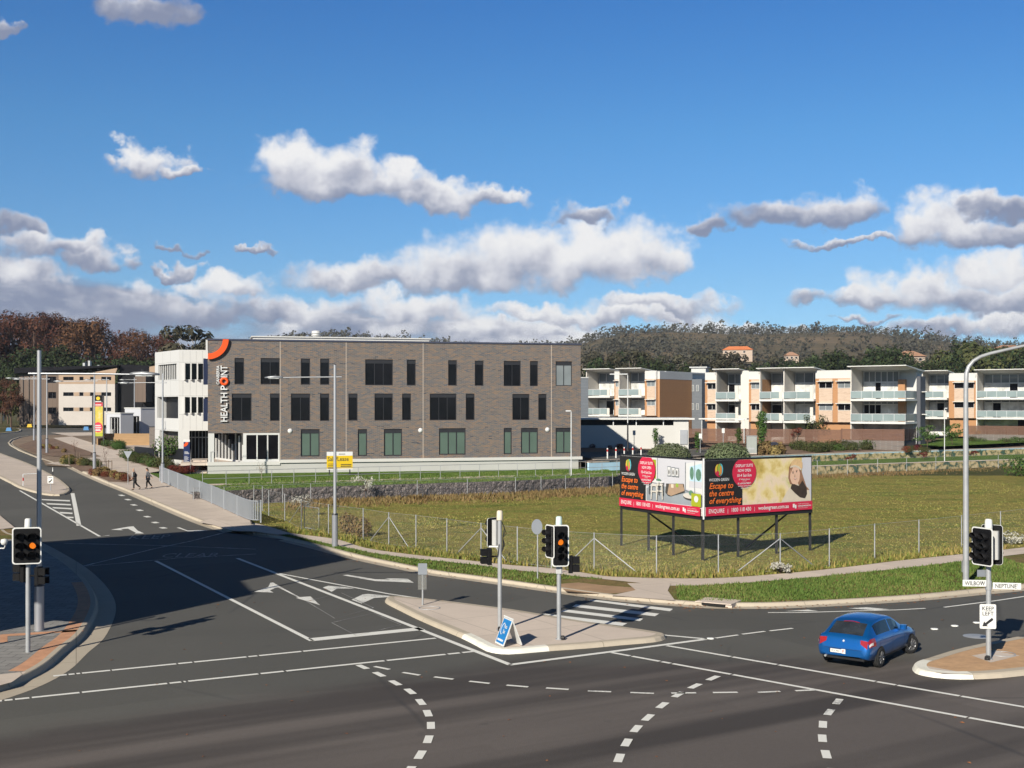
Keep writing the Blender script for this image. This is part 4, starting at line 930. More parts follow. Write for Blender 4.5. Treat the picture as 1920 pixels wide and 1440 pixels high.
def apartment(name_label, A, rz, mods, zs, depth=12, seed=0, end=None):
    """zs: ground, floor 1, floor 2, brick top, parapet top (absolute); mods: kind, first and last photo column"""
    f = Face(A, rz); zg = A[2]; z1, z2, zb, zt = [q-zg for q in zs]
    root = thing('apartment_block', name_label, 'building', A, rz)
    rnd = random.Random(seed)
    body = MB(); x0 = f.s_(mods[0][1]); x1 = f.s_(mods[-1][2])
    body.box(x0, 3.2, 0, x1, depth, zt-.25)
    body.build('core', 'parapet_white', root)
    MB().box(x0-.2, 2.6, zt-.25, x1+.3, depth+.2, zt-.02).build('roof', 'roof_metal', root)
    for i, (kind, pa, pb, *ex) in enumerate(mods):
        a, b = f.s_(pa), f.s_(pb); w = b-a
        if kind == 'brick':
            m = MB(); m.box(a, 0, z1-.15, b, 3.19, zb); m.box(a+.02, .6, 0, b-.02, 3.19, z1-.16); o = m.build('wall', 'orange_brick', root)
            m = MB(); m.box(a, .003, zb+.002, b, 3.19, zt); m.build('parapet', 'parapet_white', root)
            MB().box(b-.16, -.10, z1-.1, b-.07, -.005, zt-.1).build('downpipe', 'white_frame', root)
            npan = 2 if w > 4.4 else 1
            for q in range(npan):
                pw = w/npan; xa = a+pw*q+pw*.20; xb = a+pw*(q+1)-(pw*.10 if npan == 1 else pw*.08)
                for zf in (z1, z2):
                    top = zf+2.35
                    m = MB(); m.box(xa, -.09, zf-.12, xb, -.002, zf+1.45); m.build('brick_panel', 'pink_brick', root)
                    m = MB(); m.box(xa, -.09, top-.0, xb, -.002, (z2-.13 if zf == z1 else zb-.05)); m.build('brick_panel', 'pink_brick', root)
                    window(root, (xa, zf+1.47, xb, top-.02), 2, -.085, .05, 'white_frame', 'dark_glass' if rnd.random() < .6 else 'grey_glass')
                    m = MB(); m.box(xa-.15, -.62, top+.02, xb+.15, -.10, top+.10); m.build('awning', 'roof_white', root)
        elif kind == 'white':
            m = MB(); m.box(a, ex[0] if ex else 0, 0, b, 3.19, zt+.15); m.build('blade_wall', 'cream_render', root)
        elif kind == 'balc':
            proj = ex[0] if ex else .9; ret = ex[1] if len(ex) > 1 else None
            for zf in (z1, z2):
                m = MB(); m.box(a-.05, -proj, zf-.28, b+.1, 3.19, zf); m.build('balcony_slab', 'roof_white', root)
                balustrade(root, a, b+(.05 if ret else -.4 if w > 3.5 else 0), -proj+.03, zf, 1.05, 3.0+proj if ret else None)
                ztop = z2-.30 if zf == z1 else zt+.0
                glazed_bay(root, a+.12, b-(2.2 if ret else .08), 2.9, zf, ztop, max(2, int(w/1.15)), True, seed*31+i*7+int(zf))
                if ret: m = MB(); m.box(b-2.2, 2.4, zf+.01, b-1.3, 3.19, ztop-(1.3 if zf > z1 else 0)); m.build('pier', 'orange_brick', root)
                if not ret and w > 3:
                    m = MB(); m.box(b-.42, -proj, zf, b-.0, -proj+.12, zf+(1.9 if i % 2 else 1.05)); m.build('privacy_panel', 'cream_render', root)
            m = MB(); m.box(a-.14, -proj+.3, 0, a, 3.19, zt+.25); m.build('blade_wall', 'cream_render', root)
            # skillion roof rising to the front
            rf = MB(); e = .35
            rf.add([(a-.3, -proj-.5, zt+.36), (b+e, -proj-.5, zt+.36), (b+e, 4.2, zt-.2), (a-.3, 4.2, zt-.2), (a-.3, -proj-.5, zt+.47), (b+e, -proj-.5, zt+.47), (b+e, 4.2, zt), (a-.3, 4.2, zt)], [(0,3,2,1),(4,5,6,7),(0,1,5,4),(1,2,6,5),(2,3,7,6),(3,0,4,7)])
            rf.build('skillion_roof', 'roof_white', root)
            # ground floor patio behind
            glazed_bay(root, a+.2, b-.3, 3.05, .1, z1-.3, 3, False, seed+i)
    if end: end(root, f, x0, x1, z1, z2, zb, zt)
    return root, f
# -- middle block
def endB(root, f, x0, x1, z1, z2, zb, zt):
    m = MB(); m.box(x1-.05, 3.25, 0, x1+.5, 5.4, zt-.9); m.build('side_wall', 'dark_clad', root)  # dark end colour stands in for the shade on this side
    for zf in (z1, z2):
        for k in range(1): MB().box(x1+.49, 3.8+2.8*k, zf+.9, x1+1.2, 5.2+2.8*k, zf+1.0).build('awning', 'roof_white', root)
AB = (XX(1320, 173.5), 173.5, 2.45)
apartment('middle cream and orange brick apartment block with glass balconies behind slatted brown fences', AB, R(-36),
          [('brick',1322,1347),('balc',1347,1389),('white',1389,1404),('brick',1404,1429),('balc',1429,1471),('balc',1474,1529),('brick',1529,1600),('balc',1603,1704,1.6,True)], (5.45, 8.45, 11.25, 12.35), 5.5, 3, endB)
# -- left block with the big orange brick end wall
def endA(root, f, x0, x1, z1, z2, zb, zt):
    m = MB(); m.box(x1+.003, .3, 0, x1+.4, 11.0, zb); m.build('end_wall', 'orange_brick', root)
    m = MB(); m.box(x1+.003, .3, zb+.003, x1+.42, 11.2, zt-.1); m.build('end_parapet', 'parapet_white', root)
    m = MB(); m.box(x1+.1, 11.05, 0, x1+2.2, 18.5, zb+.15); m.build('side_bay', 'grey_boards', root)
    for zf in (z1, z2): 
        for xq in (.35, 1.2): window(root, (x1+xq, zf+.8, x1+xq+.45, zf+1.8), 1, 10.96, .04, 'white_frame', 'grey_glass')
AA = (XX(1098, 194), 194, 2.9)
apartment('left cream apartment block with a tall blank orange brick end wall above the carport', AA, R(-36),
          [('balc',1104,1148),('brick',1152,1164),('balc',1165,1207),('brick',1209,1231)], (6.1, 9.1, 11.7, 13.0), 18, 5, endA)
# -- right block, running out of the picture
AC = (XX(1730, 189), 189, 2.75)
apartment('right cream and orange brick apartment block cut off by the picture edge', AC, R(-34),
          [('balc',1732,1777),('brick',1779,1832),('balc',1836,1935,1.6),('brick',1936,1975)], (5.75, 8.75, 11.4, 12.6), 13, 9)
# grey weatherboard stair tower seen beside the brick building
t = thing('stair_tower', 'narrow grey weatherboard wall seen beside the end of the brick building', 'building', (XX(1080, 172), 172, 2.5), 0)
MB().box(0, 0, 0, XX(1103, 172)-XX(1080, 172), 6, HZ(709, 172)-2.5).build('wall', 'grey_boards', t)
MB().box(-.1, -.1, HZ(709, 172)-2.497, XX(1103.6, 172)-XX(1080, 172), 6.1, HZ(709, 172)-2.35).build('roof', 'roof_metal', t)
# stair tower cap between left and middle blocks
t = thing('lift_tower', 'low cream lift tower with flat roof rising between two apartment blocks', 'building', (XX(1296, 222), 222, 2.9), R(-20))
MB().box(0, 0, 0, 2.7, 3, HZ(690, 222)-2.9).build('wall', 'parapet_white', t); MB().box(-.3, -.3, HZ(690, 222)-2.897, 3.0, 3.3, HZ(688, 222)-2.9+.03).build('roof', 'roof_metal', t)

# ---- carport with white wall
Dc = 150.0; CA = Vector((XX(1085, 150), 150.0, 2.0)); CB = Vector((XX(1291, 149.5), 149.5, 2.0)); cdv = CB-CA; crz = math.atan2(cdv.y, cdv.x); FCp = Face(CA, crz); Lc = math.hypot(cdv.x, cdv.y)
cp = thing('carport', 'long white rendered carport wall with flat roof and an open strip under it', 'carport', CA, crz)
zr = FCp.z(1200, 783.5); zo1 = FCp.z(1200, 787.2); zo0 = FCp.z(1200, 797.5); so1 = FCp.s_(1263)
mb = MB(); wall_grid(mb, -3, 0, Lc, zr-.225, [(-2.9, zo0, so1, zo1)], 0, .25); mb.box(Lc-.25, .003, 0, Lc-.003, 3, zo1); mb.build('wall', 'white_render', cp)
MB().box(-3.2, -.5, zr-.22, Lc+.7, 9.5, zr-.02).build('roof', 'roof_white', cp)
for px in (1150, 1193, 1244): s_ = FCp.s_(px); MB().box(s_-.06, .06, zo0-.02, s_+.06, .2, zo1+.01).build('post', 'metal_white', cp)
MB().box(-3, 4.5, 0, Lc-.3, 4.7, zo1).build('back_wall', 'dark_clad', cp)
b = FCp.rect((1275, 806, 1289, 833)); MB().box(b[0], -.12, b[1], b[2], -.003, b[3]).build('meter_cabinet', 'metal_pole', cp)

# ---- slatted brown fences before the patios
def slat_fence(label, pts, h, m='slat_wood', base=None, posts=True):
    P = [Vector(p) for p in pts]; root = thing('slat_fence', label, 'fence', P[0])
    for a, b in zip(P, P[1:]):
        d = b-a; L = math.hypot(d.x, d.y); rz = math.atan2(d.y, d.x); o = a-P[0]; M4 = TR(o) @ RZ(rz)
        if base: MB().box(0, .04, -1, L, .3, base, 0, M4).build('plinth_wall', 'grey_block', root)
        z0 = base+.003 if base else 0
        mb = MB(); n = int((h-z0)/.16)
        for k in range(n): mb.box(0, 0, z0+.16*k+.02, L, .03, z0+.16*k+.155, 0, M4)
        mb.build('slat_panel', m, root)
        mb = MB(); np_ = max(1, int(L/2.4))
        for k in range(np_+1): MB().box(L*k/np_-.05, .035, z0, L*k/np_+.05, .12, h, 0, M4).build('post', m, root)
    return root
def U(px, D, z): return Vector((XX(px, D), D, z))
slat_fence('brown slatted fence on a grey block plinth under the corner balcony', [U(1578, 156, 2.3), U(1695, 151.5, 2.3), U(1718, 157.5, 2.3)], HZ(804, 153)-2.3, base=HZ(826, 153)-2.3)
slat_fence('long low brown slatted fence between the shrubs and the patios', [U(1292, 164, 2.5), U(1398, 162, 2.5), U(1480, 160, 2.5), U(1577, 156.2, 2.5)], HZ(803.5, 160)-2.5)
slat_fence('brown slatted fence behind the lawn at the edge of the picture', [U(1815, 178, 2.7), U(1960, 172, 2.7)], HZ(797, 175)-2.7, base=.6)
# patio canopy
t = thing('patio_canopy', 'thin white patio canopy on slim posts beside the carport', 'canopy', (XX(1310, 163.4), 163.4, 2.5), R(-18))
MB().box(0, 0, HZ(786.5, 163)-2.5, 6.5, 2.5, HZ(785, 163)-2.5+.06).build('roof', 'roof_white', t)
for x in (.4, 6.1): MB().box(x-.04, .2, 0, x+.04, .28, HZ(786.5, 163)-2.5).build('post', 'metal_white', t)

# ---- services cabinet, wheelie bins
t = thing('services_cabinet', 'pale grey electrical services cabinet among the shrubs behind the billboard', 'cabinet', U(1400, 137.5, 2.0), R(-8))
w = 19/F*137.5; h = HZ(818, 137.5)-2.0
mat('cabinet_grey', (.27, .29, .28), .5, .06, 1)
mb = MB(); mb.bbox(0, 0, .1, w, .9, h, .03); mb.build('body', 'cabinet_grey', t); MB().box(-.05, -.05, h+.003, w+.05, .95, h+.06).build('lid', 'metal_galv', t); MB().box(.02, .02, 0, w-.02, .88, .097).build('base', 'concrete', t)
for k in range(2): MB().box(.07+k*w/2, -.02, .25, w/2-.05+k*w/2, -.002, h-.1).build('door', 'cabinet_grey', t)
mb = MB(); mb.box(.2, -.03, .5, .9, -.021, .75); mb.build('vent', 'metal_galv', t)
t = thing('wheelie_bin', 'dark navy wheelie bin standing beside the grey services cabinet', 'bin', U(1452, 138.5, 2.02), R(-10))
mat('bin_plastic', (.015, .018, .035), .5, .1)
mb = MB(); mb.add([(-.3,-.3,.1),(.3,-.3,.1),(.3,.3,.1),(-.3,.3,.1),(-.4,-.4,1.2),(.4,-.4,1.2),(.4,.4,1.2),(-.4,.4,1.2)], [(0,3,2,1),(4,5,6,7),(0,1,5,4),(1,2,6,5),(2,3,7,6),(3,0,4,7)]); mb.build('body', 'bin_plastic', t)
mb = MB(); mb.slab([(-.44,1.203),(.44,1.203),(.44,1.25),(0,1.36),(-.44,1.27)], -.44, .46); mb.build('lid', 'bin_plastic', t)
for s_ in (-1, 1): MB().tube([(s_*.31-.04, .3, .13), (s_*.31+.04, .3, .13)], .13, 12).build('wheel', 'dark_frame', t)

# ================================================================== LEFT-HAND APARTMENTS (far up the street)
DL = 236.0
def LX(px): return XX(px, DL)
def LZ(py): return HZ(py, DL)
mat('tan_panel', (.34, .24, .165), .7, .06, .4); mat('pale_block', (.46, .42, .385), .75, .05, .4); mat('dark_roof', (.011, .011, .014), .8, .2, .3, spec=.08)
L0 = thing('apartment_building', 'far brown and off-white apartment building with dark sloping roofs below the pines', 'building', (LX(110), DL, 3.3), 0)
ox, oz = LX(110), 3.3
def lb(x0, y0, x1, y1, ya, yb): return (LX(x0)-ox, ya, LZ(y1)-oz, LX(x1)-ox, yb, LZ(y0)-oz)
wins = []
for (ya, yb) in ((706.5, 713), (735.5, 742.5), (764, 771)):
    for (xa, xb) in ((118.5, 138), (149, 156.5), (169, 177), (190, 208.5)): wins.append((LX(xa)-ox, LZ(yb)-oz, LX(xb)-ox, LZ(ya)-oz))
mb = MB(); wall_grid(mb, 0, LZ(720)-oz, LX(215.5)-ox, LZ(703)-oz, [w_ for w_ in wins if w_[3] > LZ(714)-oz], 0, .3); 
mb.slab([(LX(150)-ox, LZ(702.8)-oz), (LX(215.5)-ox, LZ(702.8)-oz), (LX(220)-ox, LZ(690)-oz)], .0, .4)
mb.build('upper_wall', 'tan_panel', L0)
mb = MB(); wall_grid(mb, 0, LZ(797)-oz, LX(215.5)-ox, LZ(720)-oz-.003, [w_ for w_ in wins if w_[3] < LZ(714)-oz], 0, .3); mb.box(LX(215)-ox, .3, 0, LX(215.5)-ox, 12, LZ(720)-oz); mb.build('wall', 'pale_block', L0)
for w_ in wins: window(L0, w_, 2 if w_[2]-w_[0] > 1.2 else 1, .15, .06, 'dark_frame', 'dark_glass')
for (xa, xb) in ((138.6, 148.5), (157, 168.5), (177.5, 189.5)):
    for (ya, yb) in ((735.5, 742.5), (764, 771)): MB().box(*lb(xa, ya, xb, yb, -.04, -.003)).build('tan_inset', 'tan_panel', L0)
mb = MB(); wb = [(LX(xa)-ox, LZ(yb)-oz, LX(103)-ox, LZ(ya)-oz) for xa, ya, yb in ((86, 706, 718), (88, 735, 747), (88, 764, 776))]
wall_grid(mb, LX(34)-ox, LZ(797)-oz, -.003, LZ(703)-oz, wb, .6, .4); mb.box(LX(34)-ox, 1.2, 0, LX(34.5)-ox, 12, LZ(703)-oz); mb.build('brown_wall', 'brown_clad', L0)
for w_ in wb: window(L0, w_, 2, .8, .07, 'dark_frame', 'dark_glass')
for k, px in enumerate((41, 52)): MB().box(LX(px)-ox, .45, 0, LX(px+.8)-ox, .598, LZ(703)-oz).build('downpipe', 'dark_frame', L0)
mb = MB(); mb.slab([(LX(28)-ox, LZ(700.5)-oz), (LX(222)-ox, LZ(687)-oz), (LX(222)-ox, LZ(684.5)-oz), (LX(28)-ox, LZ(690)-oz)], -.5, 13); mb.build('roof', 'dark_roof', L0)
mb = MB(); mb.box(LX(216.3)-ox, 1.5, 0, LX(262)-ox, 13, LZ(700)-oz); mb.build('dark_wing', 'charcoal_clad', L0)
mb = MB(); mb.slab([(LX(221)-ox, LZ(702)-oz), (LX(277)-ox, LZ(700)-oz), (LX(277)-ox, LZ(685)-oz), (LX(221)-ox, LZ(683)-oz)], 1.0, 13); mb.build('roof', 'dark_roof', L0)
mb = MB(); mb.box(LX(262.2)-ox, -3, LZ(754)-oz, LX(282)-ox, 1.4, LZ(705)-oz); mb.build('overhanging_bay', 'brown_clad', L0)
mb = MB(); mb.box(LX(262.3)-ox, 1.6, 0, LX(300)-ox, 13, LZ(700)-oz); mb.build('rear_wing', 'charcoal_clad', L0)
mb = MB(); mb.slab([(LX(276)-ox, LZ(699.8)-oz), (LX(300)-ox, LZ(698)-oz), (LX(300)-ox, LZ(684)-oz), (LX(277.3)-ox, LZ(687)-oz)], 1.0, 1.55); mb.build('gable_panel', 'tan_panel', L0)
for px, h in ((138, 2.0), (148, 2.6), (166, 1.4)):
    MB().box(LX(px)-ox, 5, LZ(693)-oz, LX(px+4)-ox, 6, LZ(693)-oz+h*.75).build('roof_unit', 'metal_galv', L0)

# ---- white display cabins
mat('cabin_white', (.46, .47, .50), .6, .04, .4)
Dk = 171.0; kz = S(Dk)+.1
def kx(px, D=Dk): return XX(px, D)
def cabin(label, x0, x1, ytop, ybot, D, depth, opens, rz=R(20)):
    A = Vector((XX(x0, D), D, HZ(ybot, D))); f = Face(A, rz); root = thing('display_cabin', label, 'cabin', A, rz)
    w = f.s_(x1); h = f.z(x0, ytop)
    hol = [f.rect(o[:4]) for o in opens]
    mb = MB(); wall_grid(mb, 0, 0, w, h, hol, 0, .35); mb.box(0, .01, 0, .12, depth, h); mb.box(w-.12, .01, 0, w, depth, h); mb.box(.12, depth-.1, 0, w-.12, depth, h); mb.build('wall', 'cabin_white', root)
    MB().box(-.08, -.08, h+.002, w+.08, depth+.08, h+.14).build('roof', 'roof_white', root)
    for o, hh in zip(opens, hol): window(root, hh, o[4], .22, .08, 'white_frame', 'dark_glass')
    return root, f
c1, f1 = cabin('small white display cabin with a barred porch opening behind the timber planter', 200, 226, 775.5, 826, 167, 2.0, [(206, 782, 224, 816, 3)], R(-40))
mb = MB()
for k in range(7): x = .5+k*.19; mb.box(x, -.03, .6, x+.06, .0, 1.6)
mb.build('porch_rail', 'white_frame', c1)
c2, f2 = cabin('larger white display cabin with tall glazed front behind the timber planter', 234, 264, 766, 824, 172, 9, [(240, 780, 261, 818, 3)], R(-40))
# timber sleeper planter with hedge
t = thing('timber_planter', 'stepped timber sleeper planter bed in front of the white cabins', 'planter', U(213, 157, S(157)+.1), R(-3))
mb = MB(); mb.box(0, 0, 0, 5.2, .15, 1.1); mb.box(5.2, -.5, 0, 6.4, .15, 1.1); mb.build('sleeper_wall', 'timber_sleeper', t)
mb = MB(); mb.box(-2.3, 2.5, .55, 5.5, 2.65, 1.5); mb.box(-2.3, .1, 0, -2.15, 2.5, .9); mb.build('upper_sleeper_wall', 'timber_sleeper', t)
# pillar behind the podium
t = thing('brick_pillar', 'grey block wall pier beside the white cabins', 'wall', U(280, 141, S(141)), 0); MB().box(0, 0, 0, .7, .5, HZ(803, 138)-S(138)).build('pier', 'grey_block', t); MB().box(-.05,-.05,HZ(803,138)-S(138)+.002,.75,.55,HZ(803,138)-S(138)+.1).build('cap','dark_frame',t)
# ================================================================== GABION, MURAL WALLS, FENCES
def gabionmat():
    m, t, b = principled('gabion_rock')
    co = t.node('ShaderNodeTexCoord').outputs['Object']
    vo = t.node('ShaderNodeTexVoronoi'); t.put(vo.inputs['Vector'], co); vo.inputs['Scale'].default_value = 4.2
    ve = t.node('ShaderNodeTexVoronoi', feature='DISTANCE_TO_EDGE'); t.put(ve.inputs['Vector'], co); ve.inputs['Scale'].default_value = 4.2
    c = t.ramp(t.xyz(vo.outputs['Color'])[0], [(0, (.075, .065, .065)), (.4, (.14, .12, .115)), (.75, (.20, .17, .16)), (1, (.11, .09, .095))])
    c = t.mix(t.mapr(ve.outputs['Distance'], .0, .09), (.02, .018, .018), c)
    t.l.new(c, b.inputs['Base Color']); b.inputs['Roughness'].default_value = .9
    bp = t.node('ShaderNodeBump'); bp.inputs['Strength'].default_value = 1; bp.inputs['Distance'].default_value = .12
    t.l.new(ve.outputs['Distance'], bp.inputs['Height']); t.l.new(bp.outputs[0], b.inputs['Normal'])
gabionmat()
def wall_run(name, label, cat, pts, z0, z1, th, m, capm=None, rough=0.0, partname='wall', zr=0.0):
    root = thing(name, label, cat, Vector((pts[0].x, pts[0].y, zr)))
    rnd = random.Random(5)
    for a, b in zip(pts, pts[1:]):
        d = b-a; L = math.hypot(d.x, d.y); o = a-pts[0]; M4 = TR((o.x, o.y, 0)) @ RZ(math.atan2(d.y, d.x))
        mb = MB()
        if rough:
            nx_, nz_ = max(2, int(L/.3)), 4
            vs = [(L*i/nx_, rnd.uniform(-rough, rough), z0+(z1-z0)*j/nz_+(rnd.uniform(-rough, rough)*.6 if 0 < j else 0)) for j in range(nz_+1) for i in range(nx_+1)]
            mb.add(vs, [(j*(nx_+1)+i, j*(nx_+1)+i+1, (j+1)*(nx_+1)+i+1, (j+1)*(nx_+1)+i) for j in range(nz_) for i in range(nx_)], 0, False, M4)
            top = [(L*i/nx_, 0, 0) for i in range(nx_+1)]
            vs2 = [vs[nz_*(nx_+1)+i] for i in range(nx_+1)]+[(L*i/nx_, th, z1) for i in range(nx_+1)]
            mb.add(vs2, [(i, i+1, nx_+2+i, nx_+1+i) for i in range(nx_)], 0, False, M4)
        else: mb.box(0, 0, z0, L, th, z1, 0, M4)
        mb.build(partname, m, root)
        if capm: MB().box(-.02, -.04, z1+.002, L+.02, th+.04, z1+.07, 0, M4).build('capping', capm, root)
    return root
wall_run('gabion_wall', 'low dark grey rock gabion retaining wall along the back of the vacant lot', 'wall', GAB, .0, 1.16, .7, 'gabion_rock', None, .05)
# painted mural: bushy cream and green shapes under a strip of pale sky
def muralmat(name, lvl):
    m, t, b = principled(name)
    co = t.node('ShaderNodeTexCoord').outputs['Object']; c3 = t.xyz(co)
    w = t.node('ShaderNodeTexNoise'); t.put(w.inputs['Vector'], co); w.inputs['Scale'].default_value = 1.4; w.inputs['Detail'].default_value = 5
    p = t.vm('ADD', co, t.vm('MULTIPLY', w.outputs[1], (1.2, 1.2, .9)))
    vo = t.node('ShaderNodeTexVoronoi'); t.put(vo.inputs['Vector'], p); vo.inputs['Scale'].default_value = 1.6
    hue = t.xyz(vo.outputs['Color'])[0]
    n = t.noise(p, 3.6, 6, .7)
    f = t.m('ADD', t.m('MULTIPLY', vo.outputs['Distance'], .55), t.m('MULTIPLY', n, .7))
    c = t.ramp(f, [(.46, (.46, .38, .23)), (.60, (.40, .31, .16)), (.68, (.20, .18, .09)), (.76, (.025, .06, .04)), (.92, (.06, .12, .09))])
    sky = t.mapr(t.m('ADD', c3[2], t.m('MULTIPLY', n, .5)), lvl, lvl+.10)
    t.l.new(t.mix(sky, c, (.42, .58, .66)), b.inputs['Base Color']); b.inputs['Roughness'].default_value = .6
muralmat('mural_paint', 9.0); muralmat('mural_paint_sky', 1.02)
mat('mural_sky', (.40, .58, .72), .6, .12, .5)
wall_run('mural_wall', 'lower retaining wall painted with cream and green bushes beyond the dry grass', 'wall', MUR, 0, 1.10, .25, 'mural_paint', 'concrete')
r_ = wall_run('mural_wall', 'upper painted retaining wall with a pale blue sky band above green bushes', 'wall', MUR2, 0, .95, .25, 'mural_paint_sky', 'concrete', zr=.98)
for ch in CHILD(r_)[:1]:
    if ch.name.startswith('wall'): ch.data.materials[0] = M['mural_sky']

# ---- chain link fence of the lot: posts, braces, rails and see-through wire
def wiremat(name, cover):
    m, t, b = principled(name)
    c3 = t.xyz(t.node('ShaderNodeTexCoord').outputs['UV'])
    k = .075
    a = t.m('FRACT', t.m('DIVIDE', t.m('ADD', c3[0], c3[1]), k)); d = t.m('FRACT', t.m('DIVIDE', t.m('SUBTRACT', c3[0], c3[1]), k))
    on = t.m('MAXIMUM', t.m('LESS_THAN', a, cover), t.m('LESS_THAN', d, cover))
    t.l.new(on, b.inputs['Alpha']); b.inputs['Base Color'].default_value = (.34, .35, .36, 1); b.inputs['Roughness'].default_value = .5; b.inputs['Metallic'].default_value = .5
wiremat('chain_wire', .035)
def wire_panel(root, a, b, h, name='wire_mesh', m='chain_wire', z0=.05):
    d = b-a; L = math.hypot(d.x, d.y)
    me = bpy.data.meshes.new(name); o0 = root.location
    me.from_pydata([(a.x-o0.x, a.y-o0.y, a.z-o0.z+z0), (b.x-o0.x, b.y-o0.y, b.z-o0.z+z0), (b.x-o0.x, b.y-o0.y, b.z-o0.z+h), (a.x-o0.x, a.y-o0.y, a.z-o0.z+h)], [], [(0, 1, 2, 3)])
    uv = me.uv_layers.new(name='UVMap')
    for li, q in zip(range(4), ((0, 0), (L, 0), (L, h), (0, h))): uv.data[li].uv = q
    me.materials.append(M[m]); o = bpy.data.objects.new(name, me); COL.objects.link(o); o.parent = root; return o
def chain_fence(label, bases, h, braces=(), rails=(), r=.030, wire=True, group=None):
    P = bases; root = thing('chain_link_fence', label, 'fence', P[0], 0, group)
    for p in P:
        q = p-P[0]; MB().tube([(q.x, q.y, q.z), (q.x, q.y, q.z+h)], r, 6).build('post', 'metal_galv', root)
    for i, j in braces:                                            # from the top of post i down towards post j
        a = P[i]-P[0]; b = P[j]-P[0]; e = a+(b-a)*.72
        MB().tube([(a.x, a.y+.02, a.z+h*.86), (e.x, e.y+.02, e.z+.05)], r*.8, 6).build('brace', 'metal_galv', root)
    for i, (a, b) in enumerate(zip(P, P[1:])):
        for zz_ in ((h-.03), .08): MB().tube([tuple(a-P[0]+Vector((0, -.03, zz_))), tuple(b-P[0]+Vector((0, -.03, zz_)))], .006 if not rails else .012, 4).build('tension_wire', 'metal_galv', root)
        if wire: wire_panel(root, a, b, h-.02)
    return root
zl = .12
fp = [(565,993),(616,1003),(681,1013),(729,1023),(780,1029),(838,1038),(902,1049),(970,1058),(1034,1066),(1114,1073),(1231,1080),(1347,1077),(1463,1074),(1555,1063),(1640,1051),(1723,1041),(1803,1030),(1876,1020),(1950,1009),(2040,997)]
chain_fence('galvanised chain link fence with diagonal braces along the front footpath of the lot', [G(*p, zl) for p in fp], 1.78, [(3,2),(3,4),(6,5),(6,7),(9,8),(9,10),(12,11),(12,13)])
fp = [(565,993),(534,976),(504,967),(492,958)]
chain_fence('short chain link fence run turning in from the footpath beside the gate', [G(*p, zl) for p in fp], 1.75, [(0,1)])
gp = [GAB[0]+Vector((1.2, -.6, zl)), GAB[0]+Vector((4.4, 1.6, zl))]
bp_ = []
for k in range(13):
    f_ = k/12*3.0; i = min(int(f_), 2); q = GAB[i].lerp(GAB[i+1], f_-i); bp_.append(Vector((q.x+.3, q.y-.9, zl)))
chain_fence('galvanised post and wire fence standing just in front of the rock wall', bp_, 1.45, (), True)
bp_ = []
for k in range(15):
    f_ = k/14*3.9; i = min(int(f_), 3); q = MUR[i].lerp(MUR[i+1], f_-i); bp_.append(Vector((q.x+.6, q.y-1.6, zl)))
chain_fence('galvanised post and wire fence in front of the painted mural walls', bp_, 1.75, [(6, 5)], True)
# gate in the front fence
gt = thing('mesh_gate', 'open galvanised mesh gate frame beside the braced fence post', 'gate', G(571, 992, zl), 0)
ga, gb = G(571,992,zl), G(598,997,zl); d = gb-ga
MB().tube([(0,0,.1),(0,0,1.4),(d.x,d.y,1.4),(d.x,d.y,.1),(0,0,.1)], .022, 6).build('frame', 'metal_galv', gt); wire_panel(gt, ga, gb, 1.38)

# ---- two rail safety railing above the rock wall
rl = [(-24.6, 95.2), (-14.3, 101.0), (1.6, 108.9), (9.0, 113.6), (11.5, 115.6)]
RLN = [Vector((x, y, 1.13)) for x, y in rl]
root = thing('pedestrian_railing', 'galvanised two-rail railing along the grass above the rock wall', 'railing', RLN[0])
acc = [0]
for a, b in zip(RLN, RLN[1:]): acc.append(acc[-1]+(b-a).length)
def along(s_):
    for i in range(len(acc)-1):
        if s_ <= acc[i+1]+1e-6: return RLN[i].lerp(RLN[i+1], (s_-acc[i])/(acc[i+1]-acc[i]))
    return RLN[-1]
npz = 22
for k in range(npz+1):
    q = along(acc[-1]*k/npz)-RLN[0]; MB().tube([(q.x, q.y, 0), (q.x, q.y, 1.22)], .026, 6).build('post', 'metal_galv', root)
for zz_ in (1.22, .62): MB().tube([tuple(p-RLN[0]+Vector((0, 0, zz_))) for p in RLN], .024, 6).build('rail', 'metal_galv', root)
# falling handrail from the balustrade down to the lot
# ---- grey steel balustrade along the footbridge edge
def balustrade_run():
    P = smooth([GS(300,905), GS(345,925), GS(400,949), GS(440,968), GS(465,979), GS(480,981.5), GS(489,981)], 6)
    for p in P: p.z = S(p.y)+.13
    root = thing('steel_balustrade', 'grey steel picket balustrade curving beside the footpath above the drain', 'fence', P[0])
    acc = [0]
    for a, b in zip(P, P[1:]): acc.append(acc[-1]+(b-a).length)
    L = acc[-1]; h = 1.30
    def at(s_):
        for i in range(len(acc)-1):
            if s_ <= acc[i+1]+1e-6: return P[i].lerp(P[i+1], (s_-acc[i])/(acc[i+1]-acc[i]))
        return P[-1]
    n = int(L/.125); mb = MB()
    for k in range(n+1):
        p = at(L*k/n); q = at(min(L, L*k/n+.05))-at(max(0, L*k/n-.05)); rz = math.atan2(q.y, q.x); o = p-P[0]
        mb.box(-.03, -.022, .08, .03, .022, h-.05, 0, TR(o) @ RZ(rz))
    mb.build('picket_panel', 'fence_grey', root)
    for zz_, nm in ((h-.03, 'top_rail'), (.09, 'bottom_rail')): MB().tube([tuple(p-P[0]+Vector((0, 0, zz_))) for p in P], .035, 6).build(nm, 'fence_grey', root)
    for k in range(9):
        p = at(L*k/8)-P[0]; MB().box(-.04, -.04, -.1, .04, .04, h+.02, 0, TR(p)).build('post', 'fence_grey', root)
mat('fence_grey', (.27, .29, .315), .45, .06, .6, metal=.15)
balustrade_run()
